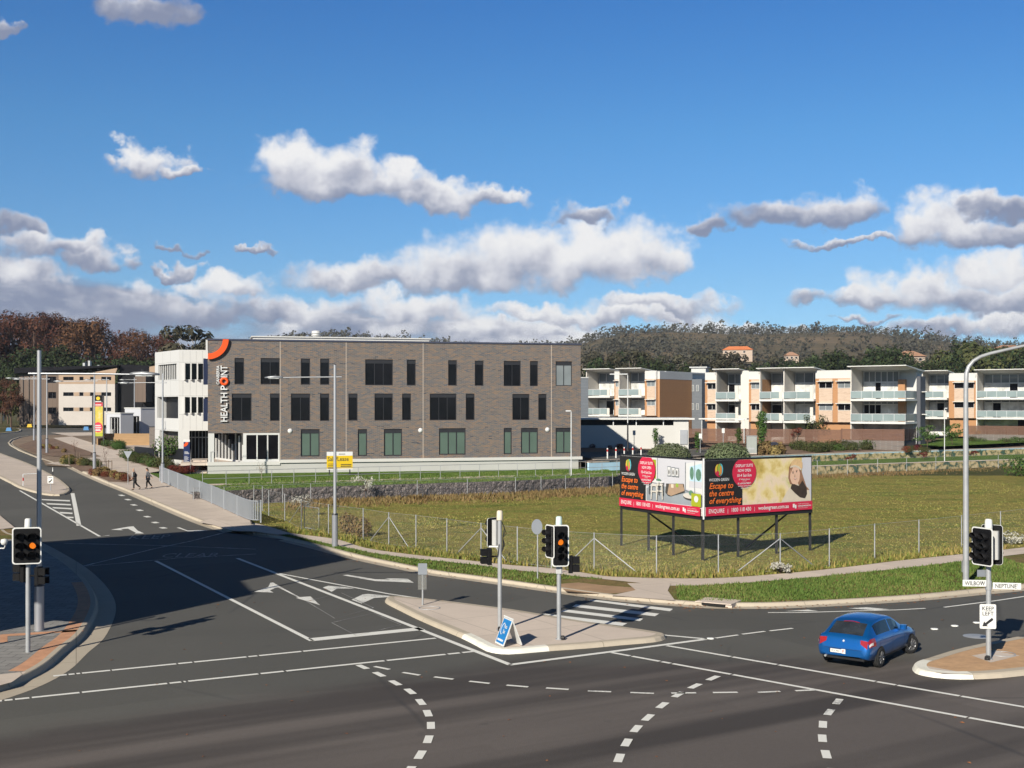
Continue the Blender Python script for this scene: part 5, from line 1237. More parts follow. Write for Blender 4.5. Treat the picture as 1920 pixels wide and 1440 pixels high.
# concrete drain headwall below the balustrade
wall_run('headwall', 'plain concrete headwall under the grey balustrade', 'wall', [Vector((p.x+.15, p.y, 0)) for p in LB[:4]], -.06, .12, .2, 'concrete')
for a, b in zip(LB[1:4], LB[2:5]): pass
mb = MB()
for a, b in zip(LB[:4], LB[1:5]):
    mb.quad((a.x, a.y, -.06), (b.x, b.y, -.06), (b.x, b.y, S(b.y)+.128), (a.x, a.y, S(a.y)+.128))
tag(mb.build('retaining_wall', 'concrete'), 'concrete wall holding up the footpath beside the vacant lot', 'wall')
# sloping bank between the street paving and the terrace end
mb = MB()
for a, b in zip(LB[3:5], LB[4:6]): mb.quad((a.x, a.y, S(a.y)+.125), (a.x+2.2, a.y+.5, 1.135), (b.x+2.2, b.y+.5, 1.135), (b.x, b.y, S(b.y)+.125))
tag(mb.build('bank', 'lawn'), None, None, None, 'structure')
# ================================================================== HILLS AND VEGETATION
leafmat('leaf_rust', [(.042,.019,.013), (.075,.030,.018), (.105,.042,.022), (.085,.048,.030)], .8, .16)
leafmat('leaf_pine', [(.008,.014,.006), (.018,.030,.011), (.034,.050,.018), (.050,.062,.024)], .8, .22)
leafmat('leaf_gum', [(.020,.020,.012), (.038,.037,.022), (.058,.053,.032), (.075,.060,.040)], .75, .25)
leafmat('leaf_hill', [(.026,.026,.020), (.045,.043,.032), (.068,.062,.046), (.060,.060,.040)], .85, .01)
leafmat('leaf_olive', [(.022,.030,.010), (.042,.054,.016), (.068,.072,.026), (.095,.085,.036)], .75, .6)
leafmat('leaf_green', [(.018,.034,.008), (.035,.065,.014), (.055,.095,.020), (.075,.115,.028)], .7, .8)
leafmat('leaf_sage', [(.060,.085,.040), (.095,.125,.060), (.135,.165,.085), (.165,.19,.105)], .8, .9)
leafmat('leaf_red', [(.055,.010,.010), (.10,.022,.014), (.15,.035,.022), (.09,.04,.02)], .75, .9)
leafmat('leaf_gold', [(.24,.12,.012), (.36,.19,.02), (.42,.25,.03)], .7, .9)
leafmat('leaf_white', [(.22,.21,.15), (.42,.41,.36), (.58,.57,.52)], .8, 1.5)
leafmat('dry_grass', [(.13,.085,.035), (.20,.14,.055), (.24,.18,.075), (.15,.15,.045)], .9, .25)
leafmat('field_blade', [(.085,.14,.026), (.17,.19,.042), (.28,.23,.07), (.38,.28,.11)], .9, .05)
leafmat('verge_blade', [(.042,.075,.013), (.072,.112,.022), (.105,.14,.03), (.18,.15,.06)], .85, .3)
mat('bark', (.09, .065, .045), .9, .3, 3, .6, 20); mat('bark_pale', (.26, .22, .18), .85, .3, 2); mat('twig', (.10, .06, .045), .9, .2, 3)
mat('stake', (.16, .12, .09), .9, .15, 3)
def leafset(mb, rnd, blobs, n, size, up=.3, shell=.55, mi=0, tri=False, stretch=1.0, jit=.6):
    """n leaf clumps spread through ellipsoidal branch masses, thicker towards their outside"""
    tot = sum(b[3]*b[4]*b[5] for b in blobs)
    for (cx, cy, cz, rx, ry, rz) in blobs:
        for _ in range(max(3, int(n*rx*ry*rz/tot))):
            v = Vector((rnd.gauss(0, 1), rnd.gauss(0, 1), rnd.gauss(0, 1))).normalized()
            r = shell+(1.06-shell)*rnd.random()**.6
            p = Vector((cx+v.x*rx*r, cy+v.y*ry*r, cz+v.z*rz*r))
            nrm = (v+Vector((rnd.gauss(0, jit), rnd.gauss(0, jit), rnd.gauss(0, jit*.8)+up))).normalized()
            a = nrm.orthogonal().normalized(); a.rotate(Matrix.Rotation(rnd.random()*6.28, 3, nrm)); b = nrm.cross(a)
            s_ = size*(.55+.9*rnd.random()); a = a*s_*stretch; b = b*s_*.75
            if tri: mb.add([p-a*.6, p+a*.6+b*.2, p+b*.9-a*.1], [(0, 1, 2)], mi)
            else: mb.add([p-a*.7-b*.2, p+b*.5*rnd.uniform(-1, .2)+a*.1-b*.5, p+a*.75+b*.15, p+b*.7-a*.05], [(0, 1, 2, 3)], mi)
def limbs(mb, rnd, h, r0, tips, sway=.25, mi=0):
    """tapered trunk with limbs reaching into the branch masses"""
    top = Vector((rnd.uniform(-.3, .3), rnd.uniform(-.3, .3), h))
    pts = [Vector((0, 0, -.2)), Vector((rnd.uniform(-.1, .1)*sway*4, rnd.uniform(-.1, .1)*sway*4, h*.35)), Vector((top.x*.6, top.y*.6, h*.7)), top]
    mb.tube(pts, [r0, r0*.78, r0*.45, r0*.14], 7, mi)
    for t in tips:
        t = Vector(t); k = rnd.uniform(.3, .65); b = Vector((top.x*k, top.y*k, h*k))
        if t.z < b.z+.2: b = Vector((0, 0, max(.2, t.z*.6)))
        m = b.lerp(t, .55)+Vector((rnd.uniform(-sway, sway), rnd.uniform(-sway, sway), rnd.uniform(0, sway*1.5)))
        mb.tube([b, m, t], [r0*.40, r0*.24, r0*.06], 5, mi)
def tree_proto(seed, h, w, kind):
    rnd = random.Random(seed); blobs = []
    if kind == 'pine':
        for k in range(15):
            z = h*(.16+.78*k/14); r = w*(1-.62*(k/14)**1.4); a = k*2.4
            blobs.append((math.cos(a)*r*.5, math.sin(a)*r*.5, z, r*.62, r*.62, h*.085))
        blobs.append((0, 0, h*.55, w*.5, w*.5, h*.4)); n, size, lm, bm_ = 3200, .36, 'leaf_pine', 'bark'
    elif kind == 'rust':
        for k in range(17):
            a = k*2.4; z = h*(.34+.62*rnd.random()); r = w*(.25+.55*rnd.random())*(1.15-.55*z/h)
            blobs.append((math.cos(a)*r, math.sin(a)*r, z, w*rnd.uniform(.22, .36), w*rnd.uniform(.22, .36), h*rnd.uniform(.08, .14)))
        n, size, lm, bm_ = 3000, .25, 'leaf_rust', 'twig'
    elif kind == 'gum':
        for k in range(11):
            a = k*2.4; z = h*(.42+.55*rnd.random()); r = w*(.2+.7*rnd.random())
            blobs.append((math.cos(a)*r, math.sin(a)*r, z, w*rnd.uniform(.2, .38), w*rnd.uniform(.2, .38), h*rnd.uniform(.05, .10)))
        n, size, lm, bm_ = 2000, .34, 'leaf_gum', 'bark_pale'
    elif kind == 'olive':
        for k in range(12):
            a = k*2.4; z = h*(.35+.55*rnd.random()); r = w*(.2+.6*rnd.random())
            blobs.append((math.cos(a)*r, math.sin(a)*r, z, w*rnd.uniform(.3, .45), w*rnd.uniform(.3, .45), h*rnd.uniform(.10, .18)))
        n, size, lm, bm_ = 2400, .34, 'leaf_olive', 'bark'
    tk, cr_ = MB(), MB(); limbs(tk, rnd, h*.92, h*.022, [b[:3] for b in blobs], .5)
    if kind == 'rust':                         # fine bare twigs between the leaves
        for b in blobs:
            for _ in range(7):
                v = Vector((rnd.gauss(0, 1), rnd.gauss(0, 1), abs(rnd.gauss(0, 1))+.3)).normalized(); c = Vector(b[:3])
                tk.tube([c-v*.3, c+Vector((v.x*b[3], v.y*b[4], v.z*b[5]))*1.15], [.045, .015], 3, 0, False)
    leafset(cr_, rnd, blobs, n, size, jit=.30)
    return tk.mesh('trunk', bm_), cr_.mesh('crown', lm)
PROTO = {}
def trees(key): 
    if key not in PROTO:
        kind, i = key; dims = {'pine': (14, 4.6), 'rust': (15, 5.2), 'gum': (13, 5.2), 'olive': (9, 4.2)}[kind]
        PROTO[key] = tree_proto(hash(kind) % 1 + 11*i+len(kind), dims[0]*(.9+.1*i), dims[1], kind)
    return PROTO[key]
def plant_tree(key, loc, s_, name, label, cat='tree', group=None, sz=None):
    t = thing(name, label, cat, loc, random.uniform(0, 6.28), group); t.scale = (s_, s_, sz or s_)
    tm, cm = trees(key)
    for nm, me in (('trunk', tm), ('crown', cm)):
        o = bpy.data.objects.new(nm, me); COL.objects.link(o); o.parent = t
    return t
# ---- hill
RIDGE = [(380,662),(470,648),(540,640),(600,635),(660,636),(720,643),(800,652),(900,658),(1000,655),(1060,651),(1095,647),(1125,637),(1180,630),(1240,628),(1300,627),(1360,629),(1420,628),(1470,626),(1520,625),(1580,624),(1630,626),(1690,633),(1740,640),(1800,648),(1860,654),(1920,652),(2000,645),(2200,640)]
def ridge(px):
    for (a, b), (c, d) in zip(RIDGE, RIDGE[1:]):
        if a <= px <= c: return b+(d-b)*(px-a)/(c-a)
    return RIDGE[0][1] if px < RIDGE[0][0] else RIDGE[-1][1]
DR = 1400.0
def hill_z(x, y):                                      # height of the hill at a place
    px = CX+x/y*F; zr = HZ(ridge(px), DR)
    k = min(1, max(0, (y-420)/(DR-420))); k = k*k*(3-2*k)*.55+k*.45
    if y > DR: k = max(0, 1-(y-DR)/900)
    return 2.0+(zr-2.0)*k+(mnoise.noise(Vector((x*.006, y*.006, 0)))*9 if 480 < y < DR else 0)*min(1, max(0, (y-480)/300))*min(1, max(0,(DR-y)/200))
mb = MB(); cols_ = [380+20*i for i in range(92)]; rows_ = [400, 430, 500, 600, 700, 800, 900, 1000, 1100, 1200, 1280, 1340, 1380, 1400, 1430, 1600, 2000, 2400]
vs = [(XX(c, y), y, hill_z(XX(c, y), y)) for y in rows_ for c in cols_]; nc = len(cols_)
mb.add(vs, [(j*nc+i, j*nc+i+1, (j+1)*nc+i+1, (j+1)*nc+i) for j in range(len(rows_)-1) for i in range(nc-1)], 0, True)
def hillmat():
    m, t, b = principled('hill_grass'); co = t.node('ShaderNodeTexCoord').outputs['Object']
    a = t.noise(co, .012, 5, .6); d = t.noise(co, .10, 5, .7); f = t.m('ADD', t.m('MULTIPLY', a, .6), t.m('MULTIPLY', d, .4))
    t.l.new(t.ramp(f, [(.36, (.065, .062, .036)), (.5, (.125, .098, .058)), (.62, (.20, .145, .088))]), b.inputs['Base Color']); b.inputs['Roughness'].default_value = .95; b.inputs['Specular IOR Level'].default_value = .1
hillmat(); tag(mb.build('hill', 'hill_grass'), None, None, None, 'structure')
rnd = random.Random(21); hb = MB()
def open_patch(px, py):                                # the bare grassy shoulder
    return (1495 < px < 1655 and 632 < py < 655) or (1440 < px < 1500 and 629 < py < 636)
cnt = 0
while cnt < 2700:
    y = 1400-960*rnd.random()**1.25 if rnd.random() < .8 else rnd.uniform(1330, 1405); px = rnd.uniform(395, 2150)
    if px < 1080 and (y < 800 or rnd.random() < .35): continue
    x = XX(px, y); z = hill_z(x, y); py = HY-(z-CH)/y*F
    if open_patch(px, py) and rnd.random() < .965: continue
    if mnoise.noise(Vector((x*.012, y*.012, 5))) < -.22 and rnd.random() < .7 and y < 1320: continue
    h = rnd.uniform(5, 10.5)*(.8 if y > 1300 else 1)*(1.3 if rnd.random() < .1 else 1); w = h*rnd.uniform(.32, .55); bl = []
    for k in range(4): a = k*1.9+rnd.random(); bl.append((x+math.cos(a)*w*.6, y+math.sin(a)*w*.6, z+h*(.12+.75*k/3), w*.62, w*.62, h*.2))
    leafset(hb, rnd, bl, 30 if y > 1000 else 44, h*.15, .2, .3, jit=.3)
    cnt += 1
tag(hb.build('hill_trees', 'leaf_hill'), 'scrubby grey-brown eucalypt wood covering the distant hillside', None, None, 'stuff')
# houses among the hill trees
mat('roof_tile', (.55, .17, .06), .8, .15, 1.2); mat('house_wall', (.42, .33, .26), .8, .1, .5); mat('roof_tile_brown', (.34, .19, .12), .8, .15, 1.2)
def house(label, px, py, w, D, roofm):
    x = XX(px, D); z = HZ(py, D); t = thing('hill_house', label, 'house', (x, D, z), R(random.uniform(-15, 15)))
    MB().box(-w/2, 0, -5, w/2, 8, 2.8).build('wall', 'house_wall', t)
    mb = MB(); mb.add([(-w/2-.6, -.7, 2.803), (w/2+.6, -.7, 2.803), (w/2+.6, 8.7, 2.803), (-w/2-.6, 8.7, 2.803), (-w/2+3.5, 4, 5.3), (w/2-3.5, 4, 5.3)], [(3,2,1,0),(0,1,5,4),(1,2,5),(2,3,4,5),(3,0,4)]); mb.build('roof', roofm, t)
    for k in range(3): window(t, (-w/2+1.2+k*w/3.2, .8, -w/2+2.6+k*w/3.2, 2.1), 1, -.05, .08, 'white_frame', 'dark_glass')
house('bright orange tiled hip roof house high among the hill trees', 1383, 664, 19, 780, 'roof_tile')
house('brown tiled house half hidden beside the dark pines', 1712, 680, 11, 520, 'roof_tile_brown')
house('small brown roofed house at the far edge of the pine belt', 1900, 668, 15, 560, 'roof_tile_brown')
house('low pale brick house roof showing between hill trees', 1484, 675, 9, 760, 'roof_tile_brown')

# ---- belts of trees
rnd = random.Random(4); random.seed(12)
def belt(n, pxr, Dr, top, kinds, name, label, group, base=None, sz=(.9, 1.15)):
    for i in range(n):
        px = pxr[0]+(pxr[1]-pxr[0])*(i+rnd.random()*.9)/n; D = rnd.uniform(*Dr); x = XX(px, D)
        kind = rnd.choice(kinds); i_ = rnd.randrange(2); H = {'pine': 14, 'rust': 15, 'gum': 13, 'olive': 9}[kind]*(.9+.1*i_)
        zb = base(px, D) if base else 2.0
        tp = top(px)+rnd.uniform(-6, 8)
        s_ = (HZ(tp, D)-zb)/H
        plant_tree((kind, i_), (x, D, zb), s_*rnd.uniform(.8, .98), name, label, 'tree', group, s_)
def interp(tab):
    def f(px):
        for (a, b), (c, d) in zip(tab, tab[1:]):
            if a <= px <= c: return b+(d-b)*(px-a)/(c-a)
        return tab[0][1] if px < tab[0][0] else tab[-1][1]
    return f
belt(30, (-60, 385), (330, 400), interp([(-60,596),(0,592),(40,598),(110,602),(160,602),(200,620),(260,628),(330,634),(390,650)]), ['rust'], 'autumn_tree', 'rust red autumn tree in the tall belt behind the far apartments', 'autumn trees behind the far apartments', lambda p, d: 5.0)
belt(22, (-40, 310), (285, 318), interp([(-60,660),(0,668),(60,652),(110,648),(150,664),(200,668),(250,664),(310,672)]), ['pine'], 'pine_tree', 'dark green pine in the belt directly behind the far apartment roof', 'pines behind the far apartments', lambda p, d: 4.2)
belt(9, (-50, 40), (225, 280), interp([(-60,700),(40,715)]), ['olive', 'rust'], 'roadside_tree', 'scrubby olive and rust tree beside the far end of the street', 'trees at the far end of the street', lambda p, d: 3.5)
belt(24, (1085, 1480), (330, 400), interp([(1085,672),(1150,664),(1215,668),(1290,682),(1350,684),(1420,680),(1480,682)]), ['pine', 'pine', 'gum'], 'conifer_tree', 'dark conifer in the belt behind the left apartment roofs', 'trees behind the left apartment roofs', lambda p, d: 2.5)
belt(20, (1470, 1720), (330, 400), interp([(1470,676),(1520,662),(1560,656),(1620,664),(1655,648),(1690,652),(1720,676)]), ['pine'], 'broad_pine_tree', 'broad dark pine behind the middle apartment roofs', 'pines behind the middle apartment roofs', lambda p, d: 2.5)
belt(20, (1725, 2000), (330, 410), interp([(1725,678),(1760,668),(1800,640),(1850,650),(1900,650),(2000,640)]), ['pine', 'pine', 'olive'], 'mixed_tree', 'dark green tree rising behind the right apartment roofs', 'trees behind the right apartment roofs', lambda p, d: 2.5)
belt(20, (1085, 2000), (430, 560), interp([(1085,664),(1200,662),(1400,672),(1500,674),(1640,662),(1760,664),(2000,652)]), ['gum', 'gum', 'gum'], 'gum_tree', 'grey green gum tree on the lower hill slope', 'gum trees on the lower hill slope', lambda p, d: 3.0)
plant_tree(('gum', 0), (XX(363, 250), 250, 3.2), 1.74, 'tall_gum_tree', 'lone tall gum tree rising above the white wing of the medical centre', 'tree')

# ---- shrubs and small trees close enough to show their leaves
def shrub_mesh(seed, blobs, n, size, m, stems=True, tri=True, stretch=1.0, up=.3, shell=.6):
    rnd = random.Random(seed); c = MB(); leafset(c, rnd, blobs, n, size, up, shell, 0, tri, stretch); me = c.mesh('foliage', m)
    s = MB()
    for b in blobs: s.tube([(b[0]*.2, b[1]*.2, -.05), (b[0]*.7, b[1]*.7, b[2]*.6), (b[0], b[1], b[2])], [.03, .02, .01], 4)
    return me, s.mesh('stem', 'twig')
def plant(name, label, cat, loc, meshes, s_=1.0, group=None, rz=None, names=('foliage', 'stem'), sz=None):
    t = thing(name, label, cat, loc, random.uniform(0, 6.28) if rz is None else rz, group); t.scale = (s_, s_, sz or s_)
    for nm, me in zip(names, meshes):
        o = bpy.data.objects.new(nm, me); COL.objects.link(o); o.parent = t
    return t
dome = shrub_mesh(3, [(0, 0, .2, 2.25, 2.0, 1.45), (.6, -.3, .3, 1.6, 1.6, 1.3), (-.7, -.2, .25, 1.5, 1.6, 1.2)], 6500, .15, 'leaf_sage', up=.6, shell=.82, stretch=1.4)
p = GU(1255, 862); plant('round_shrub', 'large clipped grey green mound shrub behind the interior panel of the billboard', 'shrub', (XX(1254, 127), 127, 1.9), dome, 1.0, rz=.3)
plant('round_shrub', 'large clipped grey green mound shrub behind the portrait panel of the billboard', 'shrub', (XX(1364, 126), 126, 1.9), dome, 1.06, rz=2.2)
bush = [shrub_mesh(30+i, [(random.uniform(-.4, .4), random.uniform(-.4, .4), .4, .62, .62, .5) for _ in range(4)], 900, .10, m_) for i, m_ in enumerate(('leaf_olive', 'leaf_green', 'leaf_red', 'leaf_green', 'leaf_olive'))]
tuft = shrub_mesh(50, [(0, 0, .45, .55, .55, .5)], 700, .22, 'dry_grass', up=.9, stretch=1.9)
random.seed(33)
def scatter(n, pts, protos, smin, smax, name, label, group, fn=GU, cat='shrub'):
    for i in range(n):
        k = random.random()*(len(pts)-1); j = int(k); f_ = k-j
        px = pts[j][0]+(pts[j+1][0]-pts[j][0])*f_; py = pts[j][1]+(pts[j+1][1]-pts[j][1])*f_+random.uniform(-3, 3)
        plant(name, label, cat, fn(px, py, .0), random.choice(protos), random.uniform(smin, smax), group)
scatter(26, [(1475,846),(1540,846),(1620,842),(1650,838)], [bush[0], bush[1], bush[4]], .8, 1.5, 'bed_shrub', 'olive green shrub in the mulch bed before the grey block plinth', 'shrubs in the bed before the block plinth')
scatter(16, [(1330,823),(1400,820),(1450,824),(1520,828),(1570,827)], [bush[1], bush[0]], .7, 1.3, 'fence_shrub', 'small green shrub at the foot of the long slatted fence', 'shrubs along the long slatted fence')
scatter(8, [(1420,851),(1470,850)], [tuft], .8, 1.5, 'grass_clump', 'straw coloured grass clump in the mulch behind the billboard', 'straw grass clumps in the mulch', cat='grass clump')
scatter(9, [(1700,846),(1724,842),(1745,848)], [bush[2], bush[0]], .5, .9, 'red_shrub', 'low dark red shrub at the end of the block plinth', 'red shrubs beside the block plinth')
scatter(14, [(1780,830),(1850,832),(1925,838)], [bush[1], bush[4], bush[3]], .7, 1.4, 'garden_shrub', 'rounded garden shrub along the lawn before the right block', 'garden shrubs by the right lawn')
scatter(14, [(1100,838),(1160,839),(1215,838),(1260,836)], [bush[2]], .35, .7, 'cordyline', 'small red leaved plant along the foot of the carport wall', 'red plants along the carport wall')
scatter(10, [(1340,800),(1400,798),(1460,800)], [bush[2], bush[0]], 1.3, 2.0, 'patio_shrub', 'rust and green shrub showing above the long slatted fence', 'shrubs behind the long slatted fence')
def small_tree(seed, h, w, m, n, size, narrow=False, bark='bark', lean=0.0):
    rnd = random.Random(seed); bl = []
    if narrow:
        for k in range(12): z = h*(.10+.86*k/11); r = w*math.sin(math.pi*min(1, .25+.75*(1-k/11)))**.7*.9; bl.append((rnd.uniform(-.1, .1), rnd.uniform(-.1, .1), z, max(.12, r), max(.12, r), h*.07))
    else:
        for k in range(9): a = k*2.4; r = w*rnd.uniform(.2, .75); bl.append((math.cos(a)*r+lean, math.sin(a)*r, h*rnd.uniform(.45, .95), w*.34, w*.34, h*.11))
    t_, c_ = MB(), MB(); limbs(t_, rnd, h*.9, max(.035, h*.014), [b[:3] for b in bl], .12); leafset(c_, rnd, bl, n, size, .3, .3, 0, True, 1.3)
    return t_.mesh('trunk', bark), c_.mesh('crown', m)
TN = ('trunk', 'crown')
def st(name, label, px, py_b, py_t, w, m, n, size, narrow=False, fn=GU, seed=0, bark='bark', cat='tree'):
    loc = fn(px, py_b); h = (py_b-py_t)/F*loc.y
    return plant(name, label, cat, loc, small_tree(seed, h, w, m, n, size, narrow, bark), 1.0, None, 0.5, TN)
st('columnar_tree', 'dense dark green columnar tree beside the grey services cabinet', 1428, 846, 773, .75, 'leaf_green', 1900, .16, True, seed=1)
st('young_conifer', 'slim young conical tree before the white carport wall', 1229, 843, 803, .45, 'leaf_green', 500, .14, True, seed=2)
st('young_conifer', 'slim young tree between the two round mound shrubs', 1308, 850, 810, .45, 'leaf_green', 600, .14, True, seed=3)
st('young_conifer', 'slim young tree standing behind the rounder mound shrub', 1385, 838, 803, .5, 'leaf_green', 600, .14, True, seed=4)
st('garden_tree', 'feathery olive tree before the long slatted fence', 1530, 836, 778, 1.9, 'leaf_olive', 520, .18, seed=5)
st('garden_tree', 'thin reddish brown young tree before the long slatted fence', 1494, 838, 800, 1.1, 'leaf_red', 260, .14, seed=6)
st('garden_tree', 'leafy green tree on the lawn beside the block plinth', 1738, 846, 798, 2.0, 'leaf_green', 700, .18, seed=7)
st('garden_tree', 'twin stemmed green tree on the lawn before the right block', 1785, 842, 795, 2.1, 'leaf_green', 700, .18, seed=8)
st('garden_tree', 'small golden yellow tree before the right slatted fence', 1831, 828, 800, 1.0, 'leaf_gold', 260, .16, seed=9)
def GM(px, py, dz=0): return G(px, py, 1.08)
st('bank_tree', 'sparse dark red sapling on the grass bank just right of the billboard', 1596, 868, 852, .8, 'leaf_red', 220, .12, fn=GM, seed=10, bark='twig')
st('bank_tree', 'sparse dark red sapling on the grass bank between two railings', 1731, 862, 848, .8, 'leaf_red', 220, .12, fn=GM, seed=11, bark='twig')
st('bank_tree', 'sparse dark red sapling on the grass bank near the tall street lamp', 1826, 858, 845, .7, 'leaf_red', 200, .12, fn=GM, seed=12, bark='twig')
GL = lambda px, py, dz=0: G(px, py, .12)
plant('edge_shrub', 'dark green bush in the dry grass at the picture edge', 'shrub', G(1922, 893, .12), bush[1], 2.4)
# pale flowering weeds in the lot
for (px, py, pt, w_, lb_) in ((566,968,925,.85,'pale flowering shrub beside the mesh gate in the lot'), (684,938,886,1.2,'tall pale flowering shrub before the rock wall'), (1463,1075,1056,.6,'small white weed clump at the foot of a braced fence post')):
    st('flowering_shrub', lb_, px, py, pt, w_, 'leaf_white', 330, .10, fn=GL, seed=px, bark='twig', cat='shrub')
plant('white_weed', 'round clump of white seed heads near the front footpath', 'weed', G(1898, 1020, .12), shrub_mesh(77, [(0,0,.35,.75,.6,.35)], 350, .11, 'leaf_white'), 1.0)
st('bare_sapling', 'leafless white twigged sapling on the lawn before the plinth', 490, 899, 862, .8, 'leaf_white', 60, .09, fn=lambda a, b, dz=0: G(a, b, 1.13), seed=99, bark='bark_pale')
plant('dry_bush', 'dead brown bush in the lot behind the street lamp', 'bush', G(676, 1006, .12), shrub_mesh(78, [(0,0,.5,.6,.6,.5)], 500, .12, 'dry_grass'), 1.1)
plant('dry_bush', 'tall straw coloured bush against the front fence', 'bush', G(651, 1000, .12), shrub_mesh(79, [(0,0,.6,.5,.5,.6)], 500, .14, 'dry_grass'), 1.0)

# ---- street side planting
GSp = lambda px, py, dz=0: GS(px, py, .12)
def bed(name, pts): sheet(name, [tuple(GS(*q)[:2]) for q in pts], .145, 'mulch', True)
bed('planting_bed', [(118,869),(140,866),(180,867),(192,880),(185,888),(150,886)]); bed('planting_bed', [(166,889),(200,885),(238,893),(249,902),(240,908),(205,906)])
bed('planting_bed', [(216,854),(240,855),(300,868),(350,877),(388,879),(389,884),(325,889),(270,876)])
sheet('planting_bed', [tuple(GS(*q)[:2]) for q in [(34,838),(60,828),(100,825),(172,850),(170,856),(100,858),(62,850)]], .145, 'mulch', True)
random.seed(5)
scatter(22, [(122,868),(150,870),(185,876)], [tuft, bush[4], bush[0]], .45, .85, 'verge_plant', 'low yellow green plant in the kerbside bed around the lamp post', 'low plants in the kerbside bed', GSp, 'plant')
scatter(18, [(170,888),(200,892),(240,902)], [bush[2], bush[2], tuft], .45, .75, 'red_groundcover', 'low dark red plant in the kerbside bed near the walkers', 'dark red kerbside plants', GSp, 'plant')
scatter(24, [(232,858),(262,867),(300,876),(330,882)], [bush[0], bush[4], bush[1]], .7, 1.25, 'podium_plant', 'leafy green plant in the bed below the white podium wall', 'green plants below the podium wall', GSp, 'plant')
scatter(12, [(322,884),(350,884),(384,882)], [bush[2]], .6, .9, 'podium_red_plant', 'dark red plant in the bed at the foot of the pylon sign', 'red plants at the pylon sign', GSp, 'plant')
scatter(14, [(50,842),(90,840),(140,852)], [tuft, bush[2]], .25, .45, 'ground_cover_plant', 'small dry plant in the brown bed by the street bend', 'dry plants in the brown bed', GSp, 'plant')
scatter(9, [(190,834),(215,838),(226,842)], [bush[1]], .8, 1.2, 'hedge_plant', 'green hedge plant at the foot of the timber planter', 'hedge plants at the timber planter', GSp, 'plant')
plant('potted_tree', 'round green shrub on the podium behind the dark screens', 'shrub', AT(321, 851, 121.5), bush[1], 2.0)
for (px, py, lb_) in ((141, 872, 'bare staked sapling nearest the street bend'), (200, 888, 'bare staked sapling beside the street lamp and walkers')):
    q = GSp(px, py); t = thing('staked_sapling', lb_, 'tree', q)
    tk = MB(); limbs(tk, random.Random(px), 2.6, .03, [(.3, .1, 2.4), (-.3, 0, 2.2), (.1, .2, 2.7), (-.1, -.2, 2.5)], .15); tk.build('trunk', 'twig', t)
    lf = MB(); leafset(lf, random.Random(px), [(0, 0, 2.2, .4, .4, .5)], 26, .07); lf.build('crown', 'leaf_red', t)
    for (x, y) in ((-.55, -.2), (.55, -.2), (0, .5)): MB().box(x-.03, y-.03, -.1, x+.03, y+.03, 1.25).build('stake', 'stake', t)
    MB().tube([(-.55, -.2, 1.15), (.55, -.2, 1.15), (0, .5, 1.15), (-.55, -.2, 1.15)], .02, 4).build('tie_rail', 'stake', t)

# ---- grass: blades that nobody could count
def tufts(name, label, n, place, m, hmin, hmax, spread=.22, blades=6, seed=1, lean=.5):
    rnd = random.Random(seed); mb = MB(); k = 0
    while k < n:
        r = place(rnd)
        if r is None: continue
        x, y, z, hs = r; k += 1
        for _ in range(blades):
            a = rnd.random()*6.28; d = rnd.random()*spread; bx, by = x+math.cos(a)*d, y+math.sin(a)*d
            h = rnd.uniform(hmin, hmax)*hs; a2 = rnd.random()*6.28; w = h*.16+.012; l = h*lean*rnd.random()
            mb.add([(bx-math.sin(a2)*w, by+math.cos(a2)*w, z), (bx+math.sin(a2)*w, by-math.cos(a2)*w, z), (bx+math.cos(a2)*l, by+math.sin(a2)*l, z+h)], [(0, 1, 2)])
    return tag(mb.build(name, m), label, None, None, 'stuff')
def in_lot(x, y):
    yl = None
    for a, b in zip(GAB+MUR, (GAB+MUR)[1:]):
        if a.x <= x <= b.x: yl = a.y+(b.y-a.y)*(x-a.x)/(b.x-a.x+1e-9); break
    return yl is not None and y < yl-.15
LOF = [(p.x, p.y) for p in FP_lo]; UPF = [(p.x, p.y) for p in FP_up]
def yof(line, x):
    for a, b in zip(line, line[1:]):
        if a[0] <= x <= b[0]: return a[1]+(b[1]-a[1])*(x-a[0])/(b[0]-a[0]+1e-9)
    return None
def lot_any(r):
    y = 52+70*r.random()**1.5; x = r.uniform(-.42, .45)*y; yy = yof(UPF, x)
    if yy is None or y < yy+.3 or not in_lot(x, y): return None
    return x, y, .115, (.7+.9*max(0, mnoise.noise(Vector((x*.12, y*.12, 2))))+.25*r.random())
def lot_edge(r):                                       # longer growth under the fence
    x = r.uniform(-14, 26); yy = yof(UPF, x)
    if yy is None: return None
    return x, yy+.35+abs(r.gauss(0, .9)), .115, .7+.6*r.random()
def lot_back(r):
    i = r.randrange(len(GAB)-1); q = GAB[i].lerp(GAB[i+1], r.random()); return (q.x+.5, q.y-.3-abs(r.gauss(0, 3.0)), .115, .6+.9*r.random()) if q.x > -17 else None
def lot_back2(r):
    i = r.randrange(4); q = MUR[i].lerp(MUR[i+1], r.random()); return q.x+.5, q.y-.3-abs(r.gauss(0, 2.2)), .115, .5+.6*r.random()
KI = [(p.x, p.y) for p in inner]
def verge_(r):
    x = r.uniform(-13, 24); y0 = yof(KI, x); y1 = yof(LOF, x)
    if y0 is None or y1 is None or y1-y0 < .4: return None
    y = r.uniform(y0+.15, y1-.1); q = Vector((x, y)); px = CX+x/y*F; py = HY+(CH-.12)/y*F
    if 1040 < px < 1270 and 1086 < py < 1130: return None
    if px < 1100 and r.random() < .6: return None
    return x, y, .12, .6+.8*r.random()
tufts('field_grass', 'patchy green and straw grass covering the vacant lot', 17000, lot_any, 'field_blade', .025, .075, .40, 5, 1, 1.6)
tufts('tall_weeds', 'long straw and green weeds along the lot fences', 2300, lot_edge, 'field_blade', .07, .26, .3, 6, 2, .9)
